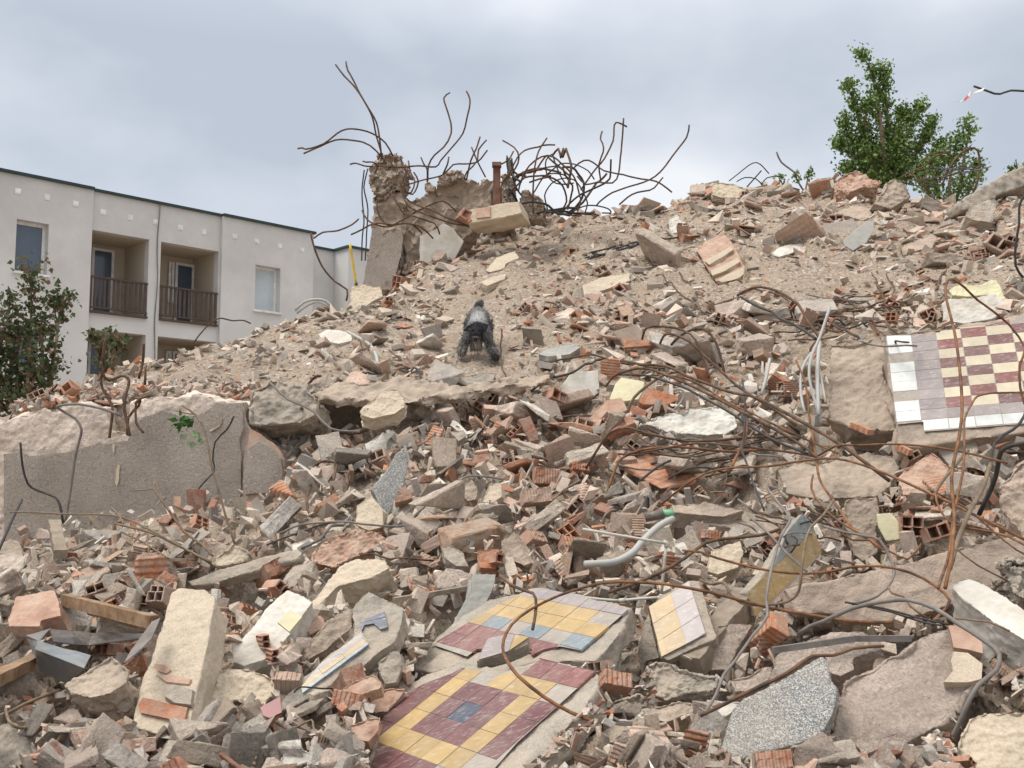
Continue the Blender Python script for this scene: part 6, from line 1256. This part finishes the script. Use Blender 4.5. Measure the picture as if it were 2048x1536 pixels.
# ---- centre and right
L_ = [
 ('big orange bar hooping over the chequered tile wall', z6([(1640, 1535), (1700, 1350), (1715, 1200), (1700, 1000), (1740, 800), (1765, 650), (1745, 480), (1720, 300), (1680, 150), (1670, 80), (1695, 55), (1760, 80), (1860, 160), (1960, 260), (2040, 370), (2020, 450), (2030, 560), (2060, 640)]), 2.8, 'orange', [2.9, 3.6, 4.5, 5.0, 4.8]),
 ('rusty bar bent at a right angle in front of the chequered tile wall', z6([(1630, 1530), (1700, 1330), (1735, 1100), (1770, 850), (1768, 720), (1800, 640), (1850, 590), (1950, 585), (2060, 590)]), 2.6, 'orange', [2.95, 3.7, 4.4, 4.6]),
 ('dusty brown pole leaning among the orange bars at the right', z6([(1885, 935), (1850, 1050), (1790, 1160), (1730, 1300), (1690, 1440)]), 5, 'twig', [3.7, 3.1]),
 ('long rusty arch running across the middle right', z6([(300, 1130), (400, 1050), (500, 990), (620, 960), (800, 950), (1000, 910), (1150, 910), (1300, 950), (1450, 1010), (1600, 1080), (1700, 1120), (1850, 1200), (2060, 1330)]), 2.6, 'orange', [4.9, 4.6, 4.0, 3.4]),
 ('bar arching over the wide earthy slab to the brick slab', z6([(1050, 900), (1110, 870), (1180, 850), (1350, 840), (1550, 850), (1750, 880), (1980, 935)]), 2.4, 'orange', [4.7, 4.2, 3.8]),
 ('long orange bar slanting down past the left of the earth clod', z6([(950, 440), (980, 520), (1005, 620), (1020, 760), (1040, 880), (1060, 1000), (1100, 1080), (1170, 1180), (1240, 1260), (1320, 1310)]), 2.6, 'orange', [5.6, 4.7, 3.7]),
 ('orange bar curling under the green-tiled brick chunk', z6([(1030, 1000), (1030, 1060), (1080, 1140), (1130, 1200), (1200, 1250), (1300, 1300), (1360, 1330)]), 2.4, 'orange', [4.2, 3.6]),
 ('rusty bar twisted below the green-tiled brick chunk', zc([(90, 1135), (200, 1200), (330, 1300), (480, 1300), (560, 1370), (680, 1410), (860, 1490), (1010, 1340)]), 2.2, 'orange', [3.6, 3.5]),
 ('ribbed bar with a hooked end at the top of the bundle', z6([(200, 325), (215, 290), (250, 275), (350, 285), (430, 320), (480, 380), (510, 450), (525, 510)]), 2.6, 'rust', [6.4, 6.2, 6.0]),
 ('upper ribbed bar of the long slanting bundle', z6([(90, 445), (200, 455), (350, 470), (500, 530), (650, 600), (800, 650), (950, 720), (1080, 790), (1200, 870), (1400, 1020)]), 3.2, 'rust', [6.4, 5.6, 4.9, 4.4]),
 ('middle ribbed bar of the long slanting bundle', z6([(30, 560), (90, 500), (250, 485), (400, 540), (550, 615), (700, 690), (850, 765), (1000, 850), (1060, 900)]), 2.8, 'rust', [6.3, 5.6, 4.9, 4.7]),
 ('lowest dark bar of the long slanting bundle', z6([(80, 505), (250, 512), (400, 565), (550, 640), (700, 735), (850, 815), (1020, 890)]), 2.6, 'dark', [6.2, 5.4, 4.8]),
 ('thin bar lying on top of the slanting bundle', z6([(180, 500), (330, 500), (480, 560), (640, 650), (800, 720), (980, 800), (1150, 880)]), 2.0, 'orange', [6.1, 5.4, 4.7]),
 ('second hooked bar joining the bundle from above', z6([(280, 345), (300, 310), (340, 300), (430, 335), (520, 430), (620, 520), (700, 580), (830, 660), (940, 740)]), 2.8, 'rust', [6.4, 6.0, 5.4]),
 ('third hooked bar arching above the bundle', z6([(350, 370), (400, 300), (460, 280), (540, 310), (575, 390), (585, 500)]), 2.8, 'rust', [6.5, 6.2]),
 ('arching ribbed bar from the slope to the white cables', z6([(670, 115), (700, 90), (760, 80), (850, 100), (930, 160), (1000, 230), (1050, 350)]), 2.8, 'rust', [7.6, 7.0, 6.3]),
 ('straight dark ribbed bar pointing down to the white cables', z6([(690, 135), (820, 215), (920, 275), (1040, 335)]), 2.8, 'dark', [7.7, 6.4]),
 ('long thin bar trailing from the tilted wall fragment', zr([(60, 1150), (25, 1230), (30, 1290), (100, 1380), (200, 1470), (290, 1540), (420, 1620), (560, 1690), (700, 1720)]), 1.6, 'rust', None),
 ('second long thin bar trailing beside the first below the tilted wall fragment', zr([(50, 1165), (100, 1250), (170, 1350), (260, 1450), (330, 1530), (400, 1590), (520, 1640)]), 1.6, 'rust', None),
 ('rusty bar rising from the left of the plaster beam and dipping right', z6([(-60, 960), (0, 870), (60, 790), (130, 762), (190, 780), (250, 800), (400, 832), (600, 830), (850, 808)]), 2.8, 'rust', [5.7, 5.5, 5.3]),
 ('rusty bar curving up from the gravel left of the flat-topped slab', z6([(40, 1060), (60, 980), (90, 920), (200, 870), (400, 855), (600, 890), (800, 880)]), 2.8, 'orange', [5.3, 5.4, 5.1]),
 ('thin bar in the dark gap under the rusty bars', z6([(80, 860), (250, 880), (400, 900), (600, 870), (760, 830), (900, 800)]), 2.2, 'rust', [5.5, 5.2]),
 ('bar crossing the dark gap above the long rusty arch', z6([(200, 880), (400, 845), (650, 850), (820, 870), (1040, 900)]), 2.4, 'rust', [5.4, 4.9]),
 ('short bar poking out of the dark gap', z6([(330, 1010), (420, 960), (520, 955), (600, 980)]), 2.4, 'dark', [5.0, 5.0]),
 ('dark bar leaning in the dark gap', z6([(190, 1020), (280, 950), (340, 920)]), 2.6, 'dark', [5.0, 5.2]),
 ('steep dark bar crossing the end of the plaster beam', z6([(690, 520), (700, 640), (700, 780), (690, 880), (730, 1000), (790, 1150)]), 2.2, 'dark', [5.6, 5.0, 4.4]),
 ('thick rusty bar leaning behind the long rusty arch', z6([(710, 740), (700, 820), (660, 900), (620, 980)]), 3.4, 'orange', [5.2, 4.9]),
 ('light brown bar curving left of the plaster beam', z6([(135, 690), (150, 640), (190, 590), (300, 510), (390, 490)]), 3.0, 'twig', [5.9, 5.9]),
 ('orange bar lying across the steep mustard tile panel', z4([(-100, 340), (0, 340), (100, 370), (300, 430), (500, 465), (700, 465), (850, 430), (1000, 420), (1150, 450), (1290, 520), (1380, 590), (1340, 660), (1300, 715)]), 2.8, 'orange', [3.6, 3.4, 3.2, 2.9]),
 ('light brown bar looping round the steep mustard tile panel', z4([(740, 55), (680, 140), (610, 210), (580, 300), (560, 450), (545, 560), (480, 618), (350, 635), (230, 625), (165, 570), (130, 510), (60, 520), (0, 495)]), 3.0, 'twig', [3.7, 3.3, 3.3, 3.4]),
 ('short dark bar poking down over the mustard tile panel', z4([(280, 155), (380, 240), (480, 350), (590, 450)]), 2.4, 'greyrod', [3.7, 3.4]),
 ('long ribbed grey bar winding down left of the mustard tile panel', z4([(370, 0), (440, 90), (485, 160), (440, 260), (390, 430), (360, 600), (370, 700), (290, 820), (200, 950), (140, 1020), (90, 1130), (20, 1230)]), 3.2, 'greyrod', [3.9, 3.3, 2.9, 2.7]),
 ('thick rusty bar resting along the upper rim of the big terrazzo slab', z4([(0, 1240), (100, 1185), (200, 1130), (400, 1040), (520, 990), (620, 940), (760, 920), (860, 885), (1010, 885)]), 4.0, 'rust', [2.65, 2.65, 2.8]),
 ('long dark bar curling round the right end of the huge pinkish block', z4([(560, 785), (620, 750), (700, 725), (850, 665), (1000, 640), (1150, 620), (1300, 660), (1420, 730), (1560, 810), (1630, 890), (1600, 980), (1520, 1080), (1480, 1200), (1430, 1330), (1380, 1400), (1200, 1430), (1040, 1480)]), 5.0, 'greyrod', [3.1, 2.9, 2.6, 2.5, 2.6]),
 ('bar bending down in front of the long dark wall slab', z4([(700, 190), (800, 240), (900, 270), (1000, 290), (1065, 390), (1080, 460), (1030, 530), (930, 600), (860, 640)]), 3.0, 'greyrod', [3.4, 3.1]),
 ('small crooked bar on the face of the long dark wall slab', z4([(1040, 530), (1060, 570), (1130, 590), (1160, 640), (1250, 705)]), 2.4, 'twig', [3.1, 3.0]),
 ('thin bar running from under the pinkish boulder to the right edge', z4([(1250, 0), (1450, 90), (1600, 210), (1750, 330), (1900, 400)]), 2.0, 'rust', [3.7, 3.2]),
 ('rusty bar curving to the right edge over the long dark wall slab', z4([(1300, 0), (1320, 100), (1400, 170), (1550, 210), (1700, 250), (1850, 330)]), 2.4, 'orange', [3.6, 3.1]),
 ('thin bar slanting over the face of the long dark wall slab', z4([(1420, 330), (1540, 420), (1700, 500)]), 1.8, 'rust', [3.0, 2.9]),
 ('rusty bar leaving the orange knot along the chalky beam', z4([(1290, 715), (1400, 708), (1520, 722), (1600, 730), (1710, 780)]), 2.2, 'twig', [2.85, 2.7]),
 ('big hooped bar in front of the mosaic and banded slabs', z3([(650, 1545), (480, 1480), (300, 1380), (130, 1240), (50, 1130), (20, 1040), (40, 930), (130, 830), (300, 730), (500, 665), (700, 630), (880, 625), (1100, 640), (1400, 680), (1600, 720), (1800, 775), (2048, 825), (2320, 880), (2600, 900)]), 3.4, 'orange', [2.75, 2.85, 3.3, 3.5, 3.3, 3.2, 3.0]),
 ('rusty hook dangling over the banded slab', z3([(0, 570), (80, 630), (170, 690), (230, 740), (242, 830), (237, 930)]), 3.2, 'rust', [3.7, 3.5, 3.35]),
 ('long dark rod lying from the flat-topped slab down to the banded slab', z3([(1840, 245), (1700, 300), (1500, 330), (1350, 360), (1200, 440), (1050, 540), (900, 620), (740, 690)]), 3.6, 'rust', [4.0, 3.8, 3.65]),
 ('short bar sticking up in the gravel above the ribbed bricks', z3([(450, 0), (350, 60), (350, 100), (400, 180), (430, 260)]), 2.2, 'twig', None),
 ('small hooked bar in the gravel left of the green socket', z3([(680, 260), (675, 180), (720, 140), (790, 130)]), 2.2, 'greyrod', None),
 ('ribbed bar winding across the middle of the rubble from the dark hollow', z5([(0, 790), (100, 850), (180, 935), (350, 950), (500, 910), (700, 880), (900, 875), (1000, 890), (1080, 970), (1180, 1030), (1300, 1090), (1500, 1120)]), 3.2, 'rust', None),
 ('thin cable sagging above the narrow terrazzo piece', z5([(390, 810), (470, 920), (560, 1010), (650, 1040), (740, 1010), (800, 940), (850, 880), (960, 760), (1000, 800)]), 2.0, 'greyrod', None),
 ('long thin cable snaking below the narrow terrazzo piece', z5([(-120, 1545), (0, 1500), (200, 1480), (400, 1500), (600, 1490), (700, 1410), (830, 1310), (930, 1240), (1000, 1205), (1230, 1225)]), 2.4, 'greyrod', None),
 ('hooped bar standing left of the narrow terrazzo piece', z5([(130, 1560), (60, 1400), (40, 1250), (80, 1150), (160, 1105), (220, 1140), (200, 1240), (170, 1320)]), 3.0, 'rust', None),
 ('dark vertical bar just left of the narrow terrazzo piece', z5([(300, 980), (290, 1100), (290, 1200), (265, 1350)]), 3.4, 'rust', None),
 ('pair of parallel rods slanting below the sapling stem, upper one', z1([(1590, 148), (1750, 90), (1900, 40), (2100, -20)]), 2.0, 'dark', None),
 ('pair of parallel rods slanting below the sapling stem, thick lower one', z1([(1900, 140), (2000, 90), (2130, 20), (2200, -30)]), 3.4, 'greyrod', None),
 ('thin upright bar with a long tail right of the dog', z5([(1175, 345), (1175, 500), (1190, 600), (1240, 680), (1300, 740), (1400, 790), (1500, 840), (1620, 860), (1900, 820)]), 2.0, 'rust', None),
 ('bar running right from the slot below the dark slate piece', z5([(1420, 560), (1560, 520), (1700, 500), (1850, 530), (2048, 562), (2200, 580)]), 2.2, 'rust', None),
 ('bar crossing in front of the pale board', z5([(1350, 710), (1450, 640), (1600, 600), (1700, 540), (1780, 520)]), 2.6, 'dark', None),
 ('inverted U-shaped bar above the dark hollow', z5([(640, 730), (700, 660), (705, 600), (665, 568), (630, 600), (622, 640)]), 2.4, 'dark', None),
 ('small bar stub left of the dark hollow rim', z5([(50, 665), (90, 625), (120, 620)]), 3, 'rust', None),
 ('curly bar left of the upright brick on the hollow rim', z5([(330, 700), (290, 720), (240, 700), (210, 680), (225, 650), (260, 670)]), 2.4, 'rust', None),
 ('light rusty bar end beside the dusty ribbed brick', z5([(1500, 1536), (1475, 1400), (1485, 1350), (1540, 1290), (1640, 1230)]), 2.4, 'twig', None),
 ('thin dark bar across the white cables', z6([(1130, 200), (1300, 190), (1400, 205), (1450, 230)]), 1.8, 'rust', None),
 ('wiry bar curling above the earth clod', z6([(830, 260), (900, 240), (1000, 250), (1100, 210), (1230, 230), (1330, 190), (1480, 185)]), 1.9, 'rust', None),
 ('crooked bar standing above the earth clod', zr([(1300, 1340), (1340, 1430), (1355, 1520), (1400, 1600)]), 1.8, 'rust', None),
 ('crooked bar left of the yellowish foam lump', zr([(1460, 1440), (1400, 1490), (1250, 1490), (1150, 1540)]), 1.8, 'rust', None),
 ('thin bar sticking out of the slope left of the foam lump', zr([(1210, 1330), (1250, 1400), (1280, 1480), (1285, 1540)]), 1.5, 'rust', None),
 ('dark bar stub up and left of the foam lump', zr([(1570, 1420), (1600, 1350), (1630, 1290)]), 2.6, 'rust', None),
 ('bent dark bar on the slope right of the tilted wall fragment', zd([(840, 1000), (880, 940), (960, 915), (1060, 935), (1180, 990), (1300, 1070), (1400, 1150)]), 2.4, 'rust', None),
 ('bar running level above the bundle hooks', zd([(130, 1480), (300, 1460), (480, 1460), (600, 1500)]), 1.8, 'rust', None),
 ('bar hooked over the top of the earth clod', z6([(1000, 420), (1040, 340), (1090, 290), (1150, 240), (1180, 260)]), 2.2, 'rust', None),
 ('bar lying over the wide earthy slab', z6([(1640, 800), (1560, 870), (1500, 900), (1400, 1000), (1300, 1080)]) if False else z6([(1780, 870), (1700, 960), (1640, 1040), (1600, 1110)]), 3.4, 'twig', [4.2, 3.9]),
 ('thick dark pipe bending behind the pinkish boulder', z6([(2070, 855), (2000, 870), (1950, 900), (1930, 960), (1900, 1050), (1860, 1160)]), 5.0, 'dark', [3.9, 4.1]),
 ('brown root-like bar from the tile wall to the brick slab', z6([(2080, 600), (2048, 700), (1990, 770), (1900, 830), (1880, 900), (1860, 980)]), 3.2, 'dark', [4.4, 4.1]),
 ('hooked bar at the bottom edge left of the big terrazzo slab', z4([(-10, 1465), (60, 1462), (120, 1470), (160, 1505)]), 2.6, 'orange', [2.6]),
 ('bent bar in the bottom left corner', z1([(35, 1160), (60, 1240), (130, 1280), (300, 1260), (450, 1280), (510, 1290)]), 3.2, 'twig', None),
 ('pale dry stem left of the long cream pier foot', z1([(620, 1245), (605, 1300), (590, 1400), (575, 1531)]), 3.0, 'twig', None),
 ('thin bar from the left edge to the squared earthy block', z1([(0, 1215), (150, 1130), (300, 1070), (370, 1040)]), 3.6, 'twig', None),
 ('looping bar at the lower right of the mortared brick cluster', z2([(-30, 1240), (60, 1290), (130, 1260), (200, 1230), (215, 1290), (270, 1330), (230, 1420)]), 2.6, 'twig', None),
 ('twisted bar loop left of the mosaic slab', z2([(280, 1420), (300, 1330), (330, 1240), (380, 1210), (400, 1250), (340, 1280), (280, 1260)]), 2.8, 'rust', None),
 ('thin black hook on the end of the slab with the tile strip', z2([(105, 1058), (115, 1035), (160, 1022), (260, 1025), (370, 1028)]), 1.8, 'dark', None),
 ('thin rusty rod above the smooth grey post', z7([(420, 915), (600, 930), (760, 945), (925, 960)]), 2.2, 'rust', None),
 ('curved rusty bar lying on the slope above the left wall crest', zl([(1050, 1040), (1080, 980), (1160, 910), (1250, 920), (1350, 928)]), 1.6, 'rust', None),
 ('bent bar standing on the crest left of the saplings', zr([(430, 830), (490, 780), (560, 735), (600, 740), (650, 790)]), 1.2, 'dark', [14.5]),
 ('thick grey bar curving up from the crest left of the poplar', zr([(692, 660), (720, 720), (790, 770), (845, 815)]), 1.9, 'greyrod', [14.5]),
 ('short straight bar standing on the crest', zr([(530, 860), (570, 815), (610, 770)]), 1.5, 'dark', [14.5]),
 ('low looping bar on the crest left of the short straight one', zr([(475, 830), (520, 808), (580, 815), (615, 850)]), 1.2, 'dark', [14.5]),
 ('looping bar on the crest right of the short straight one', zr([(615, 840), (640, 810), (700, 800), (730, 810)]), 1.2, 'dark', [14.5]),
 ('big looped bar standing in front of the poplar shoots', zr([(1610, 850), (1640, 760), (1700, 680), (1760, 648), (1800, 670), (1812, 740), (1790, 830), (1760, 890)]), 2.2, 'rust', [13.2]),
 ('long slanting bar in front of the poplar', zr([(1370, 800), (1500, 740), (1640, 668)]), 1.7, 'rust', [13.3]),
 ('arched bar in front of the poplar', zr([(1480, 720), (1540, 680), (1600, 668), (1650, 690)]), 1.5, 'rust', [13.3]),
 ('dark bar dropping from the right edge past the large grey brick', zr([(2070, 860), (2035, 930), (2010, 1000), (1995, 1150), (2010, 1290), (2060, 1360)]), 2.6, 'dark', [6.4]),
 ('wavy dark bar entering from the right edge against the sky', zr([(1780, 315), (1850, 328), (1920, 345), (1980, 335), (2048, 342), (2200, 350)]), 2.2, 'dark', [6.5]),
]
for lab, p, r_, m_, t_ in L_: rebar(lab, p, r_, m_, t=t_, lift=.12)
# more anonymous lengths in the knots, each built where it lies
r3 = random.Random(9)
def knot(n, box, zf_, label, group, t=None, rp=(1.5, 2.6), seglen=60, lift=(.05, .2)):
    for q in range(n):
        x, y = r3.uniform(box[0], box[2]), r3.uniform(box[1], box[3]); a = r3.choice((r3.uniform(-40, 40), r3.uniform(140, 220), r3.uniform(0, 360))); P = [(x, y)]; turn = r3.uniform(-22, 22)
        for s in range(r3.randint(3, 6)):
            x += seglen*math.cos(R(a)); y -= seglen*.55*math.sin(R(a)); a += turn+r3.uniform(-14, 14); P.append((min(max(x, box[0]-60), box[2]+60), min(max(y, box[1]-40), box[3]+40)))
        bar('thin_bar', label, 'rebar', zf_(P), r3.uniform(*rp), r3.choice(('rust', 'rust', 'greyrod', 'dark')), t=t, lift=r3.uniform(*lift), group=group)
knot(26, (860, 120, 1480, 330), z6, 'thin bar in the knot of wires above the earth clod', 'thin bars knotted above the earth clod')
knot(26, (150, 780, 1000, 960), z6, 'thin bar in the heap of bars over the dark gap below the plaster beam', 'thin bars heaped over the dark gap')
knot(14, (200, 100, 800, 320), z4, 'thin bar in the knot below the green-tiled brick chunk', 'thin bars knotted below the green-tiled chunk', rp=(1.5, 2.4))
knot(7, (1350, 750, 1800, 880), zr, 'thin wire matted on the crest below the poplar', 'thin wires matted on the crest', rp=(1.0, 1.6))
# cables, pipes
for lab, p, r_, t_ in [('leftmost of the whitish cables hanging left of the earth clod', z6([(1020, 400), (975, 480), (970, 600), (990, 690)]), 3.0, [5.75, 5.4]), ('long straight whitish cable hanging left of the earth clod', z6([(1060, 345), (1050, 500), (1055, 700)]), 4.4, [5.9, 5.4]),
   ('rightmost of the whitish cables hanging left of the earth clod', z6([(1060, 480), (1090, 640)]), 2.8, [5.7, 5.5]), ('whitish forked cable among the bars of the bundle', z6([(820, 430), (812, 470), (800, 530), (780, 600)]), 3.6, [5.8, 5.6]), ('looped whitish cable beside the orange brown brick piece', zf([(1040, 570), (1110, 490), (1135, 410), (1100, 375), (1040, 380)]), 2.6, [5.6]),
   ('curved whitish cable crossing the hanging cables', z6([(1110, 180), (1060, 330), (1020, 420), (1010, 520), (1040, 640), (1070, 740)]), 3.2, [5.8, 5.4])]:
    bar('cable', lab, 'cable', p, r_, 'pipe', t=t_, group='whitish cables')
bar('bent_pipe', 'thick bent grey-blue plastic pipe right of the ribbed bricks', 'pipe', z3([(1142, 190), (1080, 220), (1020, 262), (960, 320), (930, 350), (890, 400), (850, 432), (790, 462), (740, 478), (680, 485), (560, 490)]), 7.2, 'pipe', t=[4.35, 4.1, 3.95], k=12)
landmark(1260, 1100, 'the bent grey pipe')
sk = empty('pipe_socket', P3(*z3([(1120, 165)])[0], 4.4)); tag(sk, 'green plastic pipe socket at the top of the bent grey pipe', 'pipe socket')
bar('sleeve', None, None, z3([(1075, 152), (1148, 158)]), 7.5, 'green', t=[4.42], parent=sk, k=12); bar('collar', None, None, z3([(960, 180), (1080, 160)]), 10, 'tar', t=[4.42], parent=sk, k=12)
wp = empty('water_pipe', P3(*z3([(1095, 350)])[0], 3.8)); tag(wp, 'thin pale elbow-jointed water pipe forming a square hook above the banded slab', 'pipe')
for nm, p, r_ in (('tube', [(545, 258), (800, 302), (1090, 350)], 3.0), ('tube', [(1097, 372), (1080, 540), (1066, 690)], 3.2), ('tube', [(510, 705), (660, 722), (790, 732)], 3.0), ('tube', [(822, 728), (930, 718), (1050, 710)], 3.0), ('elbow', [(1080, 347), (1102, 350), (1097, 378)], 4.6), ('elbow', [(1067, 690), (1062, 712), (1040, 712)], 4.6), ('elbow', [(785, 732), (825, 728)], 4.8)):
    bar(nm, None, None, z3(p), r_, 'pipew', t=[3.85] if p[0][1] < 400 else [3.8], parent=wp, k=10)
bar('plastic_hose', 'grey hose curving over the slope left of the dog', 'hose', z5([(280, 362), (350, 400), (410, 440), (445, 500), (455, 560)]), 3.4, 'pipe', lift=.06, k=8)
bar('plastic_hose', 'short grey rod in the gravel right of the dusty ribbed brick', 'rod', z3([(830, -20), (880, 80), (940, 155)]), 4.0, 'greyrod', lift=.05, k=8)
for i, p in enumerate(([(1590, 865), (1640, 820), (1700, 805), (1760, 815), (1800, 860)], [(1600, 880), (1660, 835), (1720, 818), (1780, 850)])):
    bar('plastic_conduit', ['outer pale conduit arching on the crest left of the pale block', 'inner pale conduit arching on the crest left of the pale block'][i], 'conduit', zl(p), 2.6, 'pipe', t=[10.6], group='pale conduits', k=8)
for i, p in enumerate(([(1375, 940), (1500, 900), (1600, 875), (1725, 855)], [(1380, 955), (1480, 925), (1640, 880), (1800, 850)], [(1375, 965), (1550, 905), (1700, 870)])):
    bar('black_cable', ['upper black cable lying left of the layered wall fragment', 'lower black cable lying left of the layered wall fragment', 'short black cable between the other two on the slope'][i], 'cable', zs(p), 2.0, 'dark', lift=.08, group='black cables on the slope')
for i, p in enumerate(([(800, 620), (1000, 650), (1200, 705), (1380, 745)], [(830, 625), (1050, 672), (1200, 722), (1330, 748)])):
    bar('black_cable', ['long black cable over the long dark wall slab', 'short black cable under the long one on the dark wall slab'][i], 'cable', z4(p), 2.2, 'dark', t=[3.0, 2.85], group='black cables on the wall slab')
# red and white warning tape caught on the bar against the sky
tp = [P3(*zr([q])[0], 6.45) for q in ((1835, 318), (1815, 330), (1760, 340), (1745, 362), (1722, 385), (1700, 392), (1650, 388))]; up_ = [.008, .018, .022, .024, .014, .008, .004]
for nm, i0, i1, m_, nmx in (('tape', 0, 2, 'whitetape', ''), ('tape', 2, 4, 'redtape', ''), ('tape', 4, 6, 'whitetape', '')):
    pass
tr = empty('warning_tape', tp[0]); tag(tr, 'scrap of red and white warning tape fluttering on the wavy bar against the sky', 'warning tape')
for i0, i1, m_, nm in ((0, 3, 'whitetape', 'white_stretch'), (3, 4, 'redtape', 'red_stretch'), (4, 6, 'whitetape', 'white_stretch')):
    V, Fq = [], []
    for i in range(i0, i1+1): V += [tp[i]+(0, .01*(i % 2), up_[i]/2), tp[i]-(0, .01*(i % 2), up_[i]/2)]
    for i in range(i1-i0): Fq.append((2*i, 2*i+1, 2*i+3, 2*i+2))
    o = build(nm, V, Fq, M[m_], tr, tp[0]); md = o.modifiers.new('s', 'SOLIDIFY'); md.thickness = .001
g = build('ground', [(-300, -300, -.02), (300, -300, -.02), (300, 300, -.02), (-300, 300, -.02)], [(0, 1, 2, 3)], M['terrain']); tag(g, 'flat dusty ground round the mound', None, kind='structure')
# the earth itself lies a little below the pieces heaped on it
H = HL-.004
ground_mesh()
